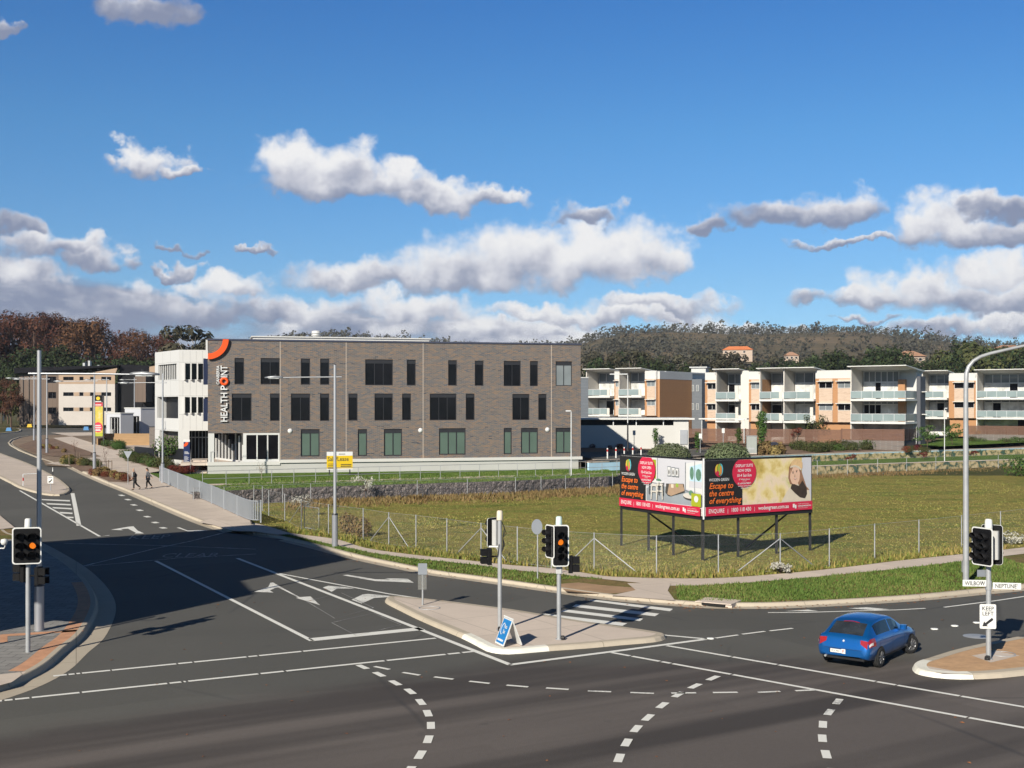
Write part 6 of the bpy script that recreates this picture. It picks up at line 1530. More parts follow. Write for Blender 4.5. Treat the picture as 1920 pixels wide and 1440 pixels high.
tufts('dry_weeds', 'long dry orange brown grass along the foot of the rock wall', 3000, lot_back, 'dry_grass', .08, .30, .40, 6, 3, .9)
tufts('bank_weeds', 'dry grass along the foot of the painted walls', 1600, lot_back2, 'dry_grass', .12, .40, .35, 5, 4)
tufts('verge_blades', 'green mown grass on the kerbside verge', 9000, verge_, 'verge_blade', .04, .11, .15, 5, 5, .8)
def terr(r):
    f_ = r.random()*3.4; i = min(int(f_), 3); q = GAB[i].lerp(GAB[i+1], f_-i); d = r.random()
    return (q.x+.2, q.y+.5+d*14, 1.13, .7+.5*r.random()) if q.y+.5+d*14 < 113+.25*(q.x+28.7)-.4 else None
tufts('terrace_blades', 'green mown grass on the lawn above the rock wall', 6000, terr, 'verge_blade', .05, .14, .3, 5, 6, .8)

# fallen leaves gathered along the gutters
def leaf_pl(r):
    if r.random() < .75:
        i = r.randrange(len(K_right)-1); q = K_right[i].lerp(K_right[i+1], r.random()); d = r.uniform(-.5, .45)**1; q2 = offs([K_right[i], q, K_right[i+1]], d)[1]; return q2.x, q2.y, .03 if d > 0 else .006, 1
    x, y = r.uniform(-12, 16), r.uniform(24, 55); return x, y, .006, 1
rnd = random.Random(8); mb = MB()
for _ in range(420):
    x, y, z, _q = leaf_pl(rnd); a = rnd.random()*6.28; s_ = rnd.uniform(.03, .07)
    if y > 66: continue
    mb.add([(x+math.cos(a)*s_, y+math.sin(a)*s_, z+.004), (x-math.sin(a)*s_*.6, y+math.cos(a)*s_*.6, z+.02), (x-math.cos(a)*s_, y-math.sin(a)*s_, z+.006), (x+math.sin(a)*s_*.6, y-math.cos(a)*s_*.6, z+.012)], [(0, 1, 2, 3)])
mat('dead_leaf', (.26, .10, .035), .8, .35, 2); tag(mb.build('fallen_leaves', 'dead_leaf'), 'orange brown fallen leaves lying along the gutters', None, None, 'stuff')
# ================================================================== OFF-CAMERA BUILDING THAT SHADES THE JUNCTION
mat('office_wall', (.30, .29, .28), .8, .05, .3)
ob = thing('office_block', 'tall pale office block left of the junction whose shadow crosses the road', 'building', (-22.4, 31.2, 0), 0)
base = [(0, 0), (-6.4, 15.4), (-44, -9.5), (-36, -25)]
MB().prism(base, 0, 16.0).build('wall', 'office_wall', ob)
MB().prism([(1.25, -.4), (.02, .0), (-5.28, 12.4), (-3.6, 12.6)], 0, 6.15).build('balcony_stack', 'office_wall', ob)
MB().prism([(2.75, -.9), (.02, .0), (-5.28, 12.4), (-2.4, 12.8)], 6.153, 10.3).build('upper_balcony', 'office_wall', ob)
for z in (2, 5.2, 8.4, 11.6):
    for k in range(9):
        f_ = (k+.5)/10; a = Vector((-6.4, 15.4, 0)).lerp(Vector((-44, -9.5, 0)), f_); rz = math.atan2(-24.9, -37.6)
        MB().box(-1.2, -.06, z, 1.2, -.01, z+1.9, 0, TR((a.x, a.y, 0)) @ RZ(rz)).build('window', 'dark_glass', ob)

# ================================================================== STREET LAMPS
mat('sleeve_steel', (.40, .41, .44), .33, .08, .5, metal=.55); mat('lamp_grey', (.30, .31, .33), .4, .08, 1, metal=.5)
glass('lamp_lens', (.5, .52, .52), .15, .5, .05); m_, t_, b_ = principled('clear_plastic'); b_.inputs['Base Color'].default_value = (.3, .3, .28, 1); b_.inputs['Alpha'].default_value = .22; b_.inputs['Roughness'].default_value = .1
mat('black_plastic', (.012, .012, .013), .45, .1); mat('bolt_steel', (.3, .3, .31), .4, .1)
def street_lamp(label, base, h, arm, arm_z, sleeve=1.65, back=.35, group=None, r=.085, sr=.155):
    """round steel pole on a wide sleeve with one long level outreach and a flat luminaire; arm: unit direction times length"""
    t = thing('street_lamp', label, 'street lamp', base, 0, group)
    MB().tube([(0, 0, sleeve-.02), (0, 0, h)], [r, r*.78], 12).build('pole', 'metal_pole', t)
    MB().tube([(0, 0, -.05), (0, 0, sleeve)], sr, 18).build('sleeve', 'sleeve_steel', t)
    MB().tube([(0, 0, sleeve-.02), (0, 0, sleeve+.06)], [sr*1.06, sr*.9], 18).build('collar', 'dark_frame', t)
    MB().tube([(0, 0, h-.01), (0, 0, h+.04)], [r*.8, r*.5], 10).build('cap', 'dark_frame', t)
    d = Vector(arm); L = d.length; u = d/L
    MB().tube([tuple(-u*back+Vector((0, 0, arm_z+.03))), tuple(u*(L*.5)+Vector((0, 0, arm_z+.02))), tuple(u*(L-.7)+Vector((0, 0, arm_z)))], [.038, .034, .03], 8).build('outreach_arm', 'lamp_grey', t)
    rz = math.atan2(u.y, u.x); lm = part('luminaire', t); lm.location = u*(L-.75)+Vector((0, 0, arm_z)); lm.rotation_euler = (0, 0, rz)
    mb = MB(); pr = [(0, .06, .05), (.12, .10, .08), (.45, .17, .10), (.75, .16, .07), (.95, .09, .03)]
    vs = []
    for x, w, z in pr: vs += [(x, -w, 0), (x, -w*.6, z), (x, w*.6, z), (x, w, 0), (x, w*.7, -.03), (x, -w*.7, -.03)]
    fs = [(i*6+k, i*6+(k+1) % 6, (i+1)*6+(k+1) % 6, (i+1)*6+k) for i in range(4) for k in range(6)]+[(5, 4, 3, 2, 1, 0), (24, 25, 26, 27, 28, 29)]
    mb.add(vs, fs, 0, True); mb.build('housing', 'lamp_grey', lm)
    MB().box(.2, -.1, -.06, .75, .1, -.031).build('lens', 'lamp_lens', lm)
    MB().cyl(.4, 0, .09, .17, .035, 8).build('photocell', 'dark_frame', lm)
    return t
Gp = lambda px, py: G(px, py, .13)
def lampS(label, px, pyb, pyt, ax, ay, slope=True, sleeve=1.65, group='street lamps along the side street', dy=0.0):
    b = GS(px, pyb, .13) if slope else Gp(px, pyb)
    b.z = (S(b.y) if slope else 0)+.13
    D = b.y; h = HZ(pyt, D)-b.z; return street_lamp(label, b, h, ((ax-px)/F*D, dy, 0), HZ(ay, D)-b.z, sleeve, group=group)
lampS('near silver street lamp pole on a wide sleeve at the left paved corner', 73.5, 1186, 657, 287, 702, False, 1.55)
lampS('street lamp on the verge in front of the vacant lot fence', 628, 1026, 684, 504, 708, False, 1.72)
lampS('street lamp behind the end of the grey balustrade', 305, 905, 700, 226, 718)
lampS('street lamp standing in the kerbside bed before the banner sign', 177, 881, 698, 104, 715)
lampS('street lamp at the back of the brown bed by the street bend', 88, 849, 700, 27, 711)
lampS('farthest street lamp at the tip of the street bend', 64, 825, 699, 13, 709)
lampS('slim street lamp between the banner sign and the white cabin', 200, 824, 707, 160, 712)
lampS('slim street lamp before the dark far wing behind the cabins', 252, 812, 708, 226, 712)
lampS('short white lamp near the roundabout at the picture edge', 7, 789, 725, 1, 726, sleeve=1.2)
# tall curved-arm lamp on the right
b = G(1811, 1098, .12); t = thing('street_lamp', 'tall galvanised street lamp with a long upswept arm on the right verge', 'street lamp', b); D = b.y
cv = [(0, 0, -.1), (0, 0, 4), (0, 0, HZ(730, D)-b.z)]+[((px-1811)/F*D, 0, HZ(py, D)-b.z) for px, py in ((1812,700),(1816,688),(1825,677),(1838,669),(1856,663),(1890,655),(1935,645),(1990,633))]
MB().tube(cv, [.125, .115, .095]+[.09, .085, .08, .075, .07, .065, .06, .05, .045], 12).build('pole', 'metal_galv', t)
lm = part('luminaire', t); lm.location = Vector(cv[-1]); mb = MB(); mb.lathe([(0, .1), (.12, .08), (.18, 0), (.12, -.06), (0, -.07)], .25, 0, 12); mb.build('housing', 'lamp_grey', lm); MB().cyl(.25, 0, -.10, -.065, .11, 12).build('lens', 'lamp_lens', lm)
MB().box(-.13, -.02, .55, .13, .14, 1.0).build('access_door', 'metal_galv', t)
def thin_lamp(label, px, pyb, pyt, z, side, m='metal_white', arm=.5, dark=0.0):
    b = G(px, pyb, z); D = b.y; h = HZ(pyt, D)-z; t = thing('lamp_post', label, 'lamp post', b)
    MB().tube([(0, 0, dark*h), (0, 0, h)], [.055, .045], 8).build('pole', m, t)
    if dark: MB().tube([(0, 0, 0), (0, 0, dark*h)], [.11, .075], 10).build('shaded_lower_pole', 'dark_frame', t)  # dark lower length stands in for shade on a white pole
    MB().bbox(min(0, side*arm), -.12, h-.02, max(0, side*arm), .12, h+.08, .03).build('luminaire', m, t)
thin_lamp('thin white lamp post on the lawn near the corner of the brick wall', 1071, 893, 771, 1.13, -1)
thin_lamp('thin white lamp post on the grass bank beyond the lot', 1771, 866, 766, 1.08, 1, arm=.3)
thin_lamp('white lamp post with shade painted on its lower part by the driveway behind the billboard', 1177, 859, 702, 2.05, -1, 'metal_white', 1.9, .42)

# ================================================================== TRAFFIC SIGNALS
mat('signal_black', (.006, .006, .007), .7, .1, spec=.15); mat('signal_white', (.62, .62, .60), .4, .03); mat('housing_grey', (.42, .42, .41), .45, .05); mat('cap_cream', (.62, .54, .42), .5, .05); mat('cap_mint', (.50, .62, .58), .5, .05)
def lampmat(name, rgb, e):
    m, t, b = principled(name); b.inputs['Base Color'].default_value = (*rgb, 1); b.inputs['Emission Color'].default_value = (*rgb, 1); b.inputs['Emission Strength'].default_value = e; b.inputs['Roughness'].default_value = .3
lampmat('amber_lit', (.85, .20, .01), .75); glass('lens_dark', (.008, .005, .005), .4, .15)
def rrect(w, h, r, n=5):
    P = []
    for cx, cz, a0 in ((w/2-r, h/2-r, 0), (-w/2+r, h/2-r, 90), (-w/2+r, -h/2+r, 180), (w/2-r, -h/2+r, 270)):
        for k in range(n+1): a = R(a0+90*k/n); P.append((cx+r*math.cos(a), cz+r*math.sin(a)))
    return P
def lantern(par, z, ang, cols, rows, w, h, off, lit=None, pitch=.265, colp=.26):
    """target board with white edge, hooded aspects and a housing behind; faces local -y after turning by ang"""
    o = part('signal_head', par); o.location = (off*math.sin(ang), -off*math.cos(ang), z); o.rotation_euler = (0, 0, ang)
    MB().slab(rrect(w, h, .09), -.012, .004, 0).build('board_edge', 'signal_white', o)
    MB().slab(rrect(w-.075, h-.075, .07), -.020, -.0125, 0).build('target_board', 'signal_black', o)
    MB().slab(rrect(w-.02, h-.02, .08), .0045, .010, 0).build('board_back', 'signal_black', o)
    MB().bbox(-.11*cols, .012, -.14*rows, .11*cols, .19, .14*rows, .03).build('housing', 'housing_grey', o)
    for c in range(cols):
        for r_ in range(rows):
            x = (c-(cols-1)/2)*colp; zz = ((rows-1)/2-r_)*pitch; on = lit == (c, r_)
            MB().lathe([(0, .004), (.05, .003), (.092, .0)], 0, 0, 18, 0, TR((x, -.024, zz)) @ RX(R(90))).build('lens', 'amber_lit' if on else 'lens_dark', o)
            mb = MB(); n = 16; a0, a1 = R(-35), R(215); vs = []
            for ring, (rr, y) in enumerate(((.115, -.021), (.122, -.25), (.116, -.25), (.109, -.023))):
                for k in range(n+1):
                    a = a0+(a1-a0)*k/n; cut = 1-.55*max(0, -math.sin(a)); vs.append((x+rr*math.cos(a), y if y > -.1 else y*cut, zz+rr*math.sin(a)))
            fs = [(q*(n+1)+k, q*(n+1)+k+1, (q+1)*(n+1)+k+1, (q+1)*(n+1)+k) for q in range(3) for k in range(n)]
            mb.add(vs, fs, 0, True); mb.build('visor', 'signal_black', o)
    MB().tube([(0, .10, .14*rows-.05), (-off*0, off, .14*rows-.05)], .025, 6).build('bracket', 'signal_black', o); MB().tube([(0, .10, -.14*rows+.05), (0, off, -.14*rows+.05)], .025, 6).build('bracket', 'signal_black', o)
    return o
def ped_signal(par, z, ang, off=.28, white=False):
    o = part('pedestrian_signal', par); o.location = (off*math.sin(ang), -off*math.cos(ang), z); o.rotation_euler = (0, 0, ang)
    MB().bbox(-.13, -.02, -.27, .13, .12, .27, .02).build('housing', 'signal_white' if white else 'signal_black', o)
    for zz in (.13, -.13):
        mb = MB(); mb.slab([(-.12, zz-.10), (-.12, zz+.115), (.12, zz+.115), (.12, zz-.10), (.10, zz-.10), (.10, zz+.095), (-.10, zz+.095), (-.10, zz-.10)], -.24, -.021); mb.build('visor', 'signal_black', o)
        MB().box(-.10, -.03, zz-.1, .10, -.0215, zz+.09).build('lens', 'lens_dark', o)
    MB().tube([(0, .1, 0), (0, off, 0)], .03, 6).build('bracket', 'signal_black', o)
def button(par, z, ang):
    o = MB(); m4 = RZ(ang); o.slab(rrect(.15, .26, .06), -.17, -.075, 0, m4); o.lathe([(0, .03), (.04, .025), (.05, 0)], 0, 0, 12, 0, m4 @ TR((0, -.17, .03)) @ RX(R(90))); return o.build('push_button', 'black_plastic', par)
def signal_pole(label, px, pyb, pyt, capm, r=.072, caph=.32, capr=.105, lower='metal_galv'):
    b = G(px, pyb, .14); D = b.y; h = HZ(pyt, D)-b.z; t = thing('traffic_signal', label, 'traffic light', b)
    MB().tube([(0, 0, -.05), (0, 0, h-caph+.05)], r, 14).build('pole', lower, t)
    MB().lathe([(capr, h-caph), (capr*1.02, h-caph+.06), (capr*.9, h-.03), (capr*.6, h), (0, h)], 0, 0, 14).build('cap', capm, t)
    MB().tube([(0, 0, 0), (0, 0, .025)], r*1.6, 14).build('base_flange', 'bolt_steel', t)
    return t, (lambda py: HZ(py, D)-b.z), D
# centre-right pole
t, zf, D = signal_pole('traffic light pole at the tip of the concrete island with lit amber four-aspect head', 1048, 1199, 968, 'cap_mint')
lantern(t, zf(1021.5), R(8), 1, 4, .55, 1.32, .26, (0, 1), .225); lantern(t, zf(1014), R(-58), 1, 3, .50, 1.06, .34, None)
ped_signal(t, zf(1058), R(88), .42); button(t, zf(1155), R(80)); MB().bbox(-.1, -.1, zf(1068)-.12, .1, .1, zf(1068)+.12, .03).build('junction_box', 'housing_grey', t)
# centre-left pole, seen from behind
t, zf, D = signal_pole('traffic light pole seen from behind beside the blue folding sign', 937, 1181, 957, 'cap_cream')
lantern(t, zf(999), R(232), 1, 3, .62, .98, .28, None); ped_signal(t, zf(1043), R(-80), .40, False); MB().box(-.40, -.03, zf(1026), .02, .03, zf(1026)+.05).build('bracket', 'signal_white', t)
button(t, zf(1137), R(5))
mb = MB()
for k in range(3): mb.tube([(.07, -.05-.02*k, zf(978)), (.16+.03*k, -.06, zf(990+5*k)), (.10, -.08, zf(1008)), (.17-.03*k, -.06, zf(1020)), (.07, -.06, zf(1034))], .012, 5)
mb.tube([(-.02, -.09, zf(1020)), (-.06, -.10, zf(1040)), (-.20, -.08, zf(1056))], .012, 5); mb.build('cable', 'black_plastic', t)
# right pole with street names and keep left
t, zf, D = signal_pole('traffic light pole with street name blades and keep left sign on the gravel island', 1853.5, 1236, 973, 'signal_white', .075, .30, .11)
lantern(t, zf(1024), R(-66), 2, 3, .80, 1.12, .24, None, .29, .32); lantern(t, zf(1023), R(142), 2, 3, .62, 1.18, .34, None, .27, .27)
button(t, zf(1184), R(-35))
mat('sign_white', (.62, .62, .60), .4, .03); mat('sign_black', (.02, .02, .022), .5); mat('sign_back', (.27, .29, .32), .4, .08, 1, metal=.4)
def blade(s, suffix, ang, x0, x1, z, h=.19):
    o = part('street_name_sign', t); o.rotation_euler = (0, 0, ang)
    MB().box(x0, -.10, z-h/2, x1, -.085, z+h/2).build('plate', 'sign_white', o)
    mb = MB(); text_into(mb, s, .17, TR((x0+.06, -.1035, z-.06)), 0, 0, 'LEFT', 0, .012, .80); text_into(mb, suffix, .08, TR((x1-.17, -.1035, z-.0)), 0, 0); mb.build('lettering', 'sign_black', o)
zb = zf(1098); blade('WILBOW', 'ST', R(-6), -.76, -.09, zf(1093)); blade('NEPTUNE', 'ST', R(-11), .10, .88, zf(1097))
MB().tube([(0, 0, zb-.12), (0, 0, zb+.14)], .095, 14).build('clamp', 'metal_galv', t)
MB().box(-.30, .08, zf(1082), -.05, .10, zf(1082)+.20).build('spare_plate', 'sign_back', t); 
o = part('keep_left_sign', t); o.rotation_euler = (0, 0, R(-8)); zk = zf(1155)
MB().slab([(x-.04, zz+zk) for x, zz in rrect(.46, .72, .04)], -.095, -.08).build('plate', 'sign_white', o)
mb = MB(); text_into(mb, 'KEEP', .165, TR((-.04, -.099, zk+.18)), 0, 0, 'CENTER', 0, .008, .95); text_into(mb, 'LEFT', .165, TR((-.04, -.099, zk+.03)), 0, 0, 'CENTER', 0, .008, .95)
ar = [(-.17, -.30), (-.14, -.15), (-.105, -.19), (.07, -.02), (.105, -.08), (-.07, -.225), (-.03, -.265)]
mb.slab([(x-.03, zz+zk) for x, zz in [(-.17,-.29),(-.115,-.14),(-.085,-.19),(.105,-.03),(.145,-.095),(-.045,-.25),(-.005,-.285)]], -.0985, -.0955); mb.build('legend', 'sign_black', o)
# near left pole
t, zf, D = signal_pole('traffic light pole with lit amber six-aspect head on the paved left corner', 52.5, 1226, 972, 'signal_white', .070, .34, .10)
lantern(t, zf(1021.5), R(14), 2, 3, .82, 1.10, .24, (1, 1), .27, .34); ped_signal(t, zf(1079), R(78), .40); ped_signal(t, zf(1074), R(-95), .18)

# ================================================================== SMALL SIGNS AND STREET FURNITURE
def sign_post(label, base, h, name='road_sign', r=.03):
    t = thing(name, label, 'sign', base); MB().tube([(0, 0, -.05), (0, 0, h)], r, 10).build('post', 'metal_galv', t); return t
b = G(1008, 1087, .12); D = b.y; z = lambda py: HZ(py, D)-b.z
t = sign_post('round sign seen from its grey back on a post beside the far kerb', b, z(974)); MB().slab([(x-.03, zz+z(987.5)) for x, zz in [(.235*math.cos(R(15*k)), .33*math.sin(R(15*k))) for k in range(24)]], -.05, -.035).build('sign_back', 'sign_back', t)
b = G(792.5, 1134, .14); D = b.y; zz_ = lambda py: HZ(py, D)-b.z
t = sign_post('grey backed sign plate over a clear panel on the nose of the concrete island', b, zz_(1060), r=.035); MB().slab([(x, q+zz_(1066.5)) for x, q in rrect(.34, .42, .03)], -.06, -.045).build('sign_back', 'sign_back', t)
MB().box(-.17, -.055, zz_(1105), .15, -.05, zz_(1078)).build('clear_panel', 'clear_plastic', t)
t.children[0] if False else None
mb = MB(); mb.lathe([(.40, 0), (.40, .012), (.37, .012), (.37, 0)], 0, 0, 24); o = mb.build('pit_ring', 'metal_galv', None, G(805, 1140, .134)); tag(o, 'round steel pit cover ring set in the concrete island', 'pit cover')
mb = MB(); mb.lathe([(0, .008), (.40, .008), (.43, 0)], 0, 0, 24); o = mb.build('manhole_cover', 'metal_galv', None, G(1831, 1193, .004)); tag(o, 'round grey manhole cover in the road beside the gravel island', 'manhole cover')
mb = MB(); mb.lathe([(.40, 0), (.40, .012), (.37, .012), (.37, 0)], 0, 0, 24); o = mb.build('pit_ring', 'metal_galv', None, G(1878, 1226, .142)); tag(o, 'round steel pit cover ring beside the street name pole', 'pit cover')
mb = MB(); mb.lathe([(.62, 0), (.62, .012), (.56, .012), (.56, 0)], 0, 0, 24); o = mb.build('pit_ring', 'concrete', None, G(38, 1244, .138)); tag(o, 'large round pit cover in the grey pavers at the left corner', 'pit cover')
# give way sign back and left island furniture
b = GS(240, 908, .13); b.z = S(b.y)+.13; D = b.y; h = HZ(846, D)-b.z
t = sign_post('give way triangle seen from its grey back near the two walkers', b, h); MB().slab([(-.36, h), (.36, h), (0, h-.66)], -.05, -.035).build('sign_back', 'sign_back', t)
b = GS(95, 920, .14); b.z = S(b.y)+.14; D = b.y; z = lambda py: HZ(py, D)-b.z
t = sign_post('small white keep left arrow sign on the paved median nose', b, z(893)); MB().slab([(x, q+z(899.5)) for x, q in rrect(.46, .58, .04)], -.06, -.045).build('plate', 'sign_white', t)
mb = MB(); mb.slab([(-.17, z(904.5)), (-.10, z(901.5)), (-.06, z(902.5)), (.10, z(898)), (.16, z(900)), (.0, z(903.6)), (-.02, z(905))], -.065, -.0605); mb.box(-.15, -.065, z(895.5), .15, -.0605, z(894.6)); mb.build('legend', 'sign_black', t)
b = GS(99, 905, .14); b.z = S(b.y)+.14
t = thing('flexible_post', 'small white topped delineator behind the median arrow sign', 'delineator', b); MB().tube([(0, 0, 0), (0, 0, .95)], .035, 8).build('post', 'dark_frame', t); MB().tube([(0, 0, .95), (0, 0, 1.3)], [.05, .02], 8).build('cap', 'signal_white', t)
mat('sign_red', (.40, .02, .02), .5, .05)
b = GS(43.5, 911, .14); b.z = S(b.y)+.14; L = 27/F*b.y
t = thing('hoop_barrier', 'steel hoop barrier with red and white posts on the paved median', 'barrier', b)
for x in (0, L): MB().tube([(x, 0, 0), (x, 0, .98)], .04, 8).build('post', 'metal_white', t); MB().tube([(x, 0, .42), (x, 0, .68)], .052, 8).build('red_band', 'sign_red', t)
MB().tube([(0, 0, .96), (L/2, 0, 1.0), (L, 0, 1.02)], .035, 8).build('rail', 'metal_galv', t)
# red and white bollards by the driveway
for i, (px, lb_) in enumerate(((1139, 'red banded white bollard by the driveway, nearest the brick building'), (1155, 'red banded white bollard by the driveway, second from the brick building'), (1170.5, 'red banded white bollard just left of the lamp post with painted shade'), (1186.5, 'red banded white bollard just right of the lamp post with painted shade'), (1202, 'red banded white bollard by the driveway, nearest the mound shrub'))):
    D = 122.5+1.2*i; b = Vector((XX(px, D), D, 2.16)); t = thing('bollard', lb_, 'bollard', b, 0, 'bollards by the driveway')
    h = 19.5/F*D
    MB().tube([(0, 0, 0), (0, 0, h)], .075, 10).build('post', 'signal_white', t); MB().tube([(0, 0, h*.66), (0, 0, h*.88)], .082, 10).build('red_band', 'sign_red', t)
for px, pt, pb, lb_ in ((1189, 807, 842, 'small parking sign on a thin post before the carport wall'), (1356, 803, 845, 'white street sign on a thin post before the slatted fence'), (1313, 813, 850, 'thin white post behind the mound shrubs')):
    D = 138; b = Vector((XX(px, D), D, 2.05)); h = HZ(pt, D)-2.05; t = sign_post(lb_, b, h, 'post_sign', .035); MB().box(-.16, -.05, h-.55, .16, -.036, h).build('plate', 'sign_white' if px != 1189 else 'sign_back', t)
# folding board on the island
a0, a1 = G(928, 1206, .14), G(943.5, 1214, .14); fd = a1-a0; w = fd.length; arz = math.atan2(fd.y, fd.x)
t = thing('folding_sign', 'blue and white folding pavement sign on the corner of the concrete island', 'sign', a0.lerp(a1, .5), arz)
mat('sign_blue', (.012, .16, .42), .45, .12, 4)
for s_, mm in ((-1, 'sign_blue'), (1, 'sign_white')):
    tilt = TR((0, .32+s_*.32, 0)) @ RX(R(-22) if s_ < 0 else R(22))
    p_ = MB(); p_.slab(rrect(w, .86, .03), -.012, .012, 0, tilt @ TR((0, 0, .45))); o = p_.build('panel', 'sign_white', t)
    if s_ < 0:
        MB().slab(rrect(w-.08, .76, .02), -.016, -.0125, 0, tilt @ TR((0, 0, .45))).build('face', 'sign_blue', o)
        mb = MB(); text_into(mb, 'Plaza', .17, tilt @ TR((-.08, -.0195, .56)), 0, 0, 'LEFT', 0, .012, .72); text_into(mb, 'Spa', .17, tilt @ TR((-.06, -.0195, .40)), 0, 0, 'LEFT', 0, .012, .8)
        arc = [(-.10+.16*math.cos(R(90+18*k)), .52+.19*math.sin(R(90+18*k))) for k in range(11)]+[(-.10+.13*math.cos(R(90+18*k)), .52+.16*math.sin(R(90+18*k))) for k in range(10, -1, -1)]
        mb.slab(arc, -.019, -.0165, 0, tilt); mb.box(-w/2+.10, -.019, .14, w/2-.16, -.0165, .20, 0, tilt); mb.build('lettering', 'sign_white', o)
MB().tube([(-w/2, .32, .84), (w/2, .32, .84)], .03, 8).build('hinge', 'sign_white', t)
# tall banner sign up the street
D = 158.0; b = Vector((XX(184, D), D, S(D)+.1)); k = F/D; zz = lambda py: HZ(py, D)-b.z
t = thing('banner_sign', 'tall banner sign with black head, yellow picture and pink disc before the far apartments', 'sign', b)
mat('banner_red', (.42, .02, .035), .5, .1, 1); mat('pink_red', (.52, .018, .055), .5, .04); mat('lime', (.32, .36, .02), .5, .05)
def goldmat(name, stops, sc_):
    m, t_, b_ = principled(name); co = t_.node('ShaderNodeTexCoord').outputs['Object']; t_.l.new(t_.ramp(t_.noise(co, sc_, 4, .55), stops), b_.inputs['Base Color']); b_.inputs['Roughness'].default_value = .5
goldmat('banner_yellow', [(.3, (.50, .45, .22)), (.5, (.52, .38, .03)), (.7, (.30, .34, .06))], 1.8)
for x in (-.72, .72): MB().box(x-.07, -.05, 0, x+.07, .05, zz(741)).build('post', 'dark_frame', t)
fx = lambda x0, y0, x1, y1, m, n, e=0: MB().box((x0-184)/k, -.03-e, zz(y1), (x1-184)/k, .03, zz(y0)).build(n, m, t)
fx(175.3, 741, 192.7, 754.5, 'signal_black', 'header_panel'); fx(175.3, 754.7, 192.7, 762, 'banner_red', 'title_panel'); fx(175.3, 762.2, 192.7, 812, 'banner_yellow', 'picture_panel'); fx(175.3, 812.2, 192.7, 818, 'lime', 'footer_panel')
MB().slab([(math.cos(R(20*q))*8.3/k+.0, zz(801)+math.sin(R(20*q))*9.6/k) for q in range(18)], -.05, -.032).build('disc', 'pink_red', t)
mb = MB()
for q, (y, w_) in enumerate(((797.5, 5), (801, 6), (804.5, 4.5), (807, 5))): mb.box(-w_/k, -.056, zz(y+.8), w_/k, -.051, zz(y-.6))
mb.box(-6/k, -.036, zz(753.5), 6/k, -.031, zz(752)); mb.box(-6/k, -.036, zz(760), 6/k, -.031, zz(758.5)); mb.build('text_line', 'sign_white', t)
MB().slab([(math.cos(R(30*q))*3.6/k, zz(747)+math.sin(R(30*q))*3.4/k) for q in range(12)], -.04, -.031).build('emblem', 'agent_yellow', t)
# bike rack at the end of the balustrade, roadworks bits by the roundabout
b = GS(309, 905, .13); b.z = S(b.y)+.13; t = thing('bike_rack', 'small dark bicycle rack behind the end of the grey balustrade', 'bike rack', b)
for k_ in range(5): MB().tube([(.1+.17*k_, 0, 0), (.1+.17*k_, 0, .8), (.1+.17*k_, .5, .8), (.1+.17*k_, .5, 0)], .022, 6).build('hoop', 'dark_frame', t)
MB().tube([(.05, 0, .8), (.85, 0, .8)], .022, 6).build('rail', 'dark_frame', t)
mat('barrier_blue', (.06, .20, .42), .5, .1); mat('barrier_yellow', (.62, .40, .02), .5, .1)
for px, py, m, lb_ in ((17, 808, 'barrier_blue', 'blue plastic road barrier on the roundabout'), (56, 800.5, 'barrier_yellow', 'yellow barrier foot at the far temporary fence'), (162, 806, 'barrier_blue', 'pale blue barrier beyond the street bend')):
    b = GS(px, py, .15); b.z = S(b.y)+.1; t = thing('road_barrier', lb_, 'barrier', b); MB().slab([(-.5, 0), (.5, 0), (.42, .2), (.34, .55), (-.34, .55), (-.42, .2)], -.2, .2).build('body', m, t); MB().tube([(-.34, 0, .56), (.34, 0, .56)], .04, 6).build('handle', m, t)
# white cctv camera on a bracket at the picture edge
b = G(-22, 1215, .14); t = thing('camera_pole', 'white security camera on a bracket at the left edge of the picture', 'camera', b); D = b.y; zz = lambda py: HZ(py, D)-b.z
MB().tube([(0, 0, -.05), (0, 0, zz(1005))], .07, 10).build('pole', 'metal_galv', t); MB().tube([(0, -.02, zz(1028)), (.50, -.02, zz(1028)), (.53, -.02, zz(1022))], .022, 6).build('bracket', 'signal_white', t); mb = MB(); mb.lathe([(0, .10), (.09, .08), (.11, .0), (.08, -.08), (0, -.1)], .50, -.02, 12, 0, TR((0, 0, zz(1016)))); mb.build('camera_head', 'signal_white', t)
# ================================================================== BILLBOARD (two panels meeting at a corner post)
mat('board_black', (.016, .015, .015), .45, .05); mat('board_steel', (.014, .014, .015), .5, .1); mat('board_white', (.60, .60, .60), .45, .02)
mat('text_orange', (.72, .15, .025), .45, .03); mat('text_white', (.66, .66, .66), .45, .02); mat('art_wall', (.52, .52, .56), .5, .05, .4); mat('art_floor', (.26, .29, .32), .5, .12, .6)
mat('art_sofa', (.36, .25, .17), .5, .1); mat('art_dark', (.06, .055, .05), .5, .2); mat('art_wood', (.55, .52, .47), .5, .05); mat('art_sky', (.42, .58, .66), .5, .1); mat('art_leaf', (.10, .20, .14), .5, .3, 6); mat('art_grey', (.16, .18, .20), .5, .1)
mat('art_skin', (.66, .43, .31), .5, .06, 3); mat('art_hair', (.27, .145, .085), .5, .25, 4); mat('art_hat', (.62, .42, .22), .5, .12, 8); mat('art_scarf', (.045, .030, .022), .5, .3, 6); mat('art_coat', (.60, .52, .41), .5, .06, 2); mat('art_lip', (.42, .10, .09), .5)
mat('leaf_yel', (.58, .45, .05), .5); mat('leaf_cyan', (.08, .38, .46), .5); mat('leaf_lime', (.25, .36, .05), .5); mat('leaf_crim', (.45, .02, .06), .5); mat('leaf_oran', (.60, .22, .04), .5)
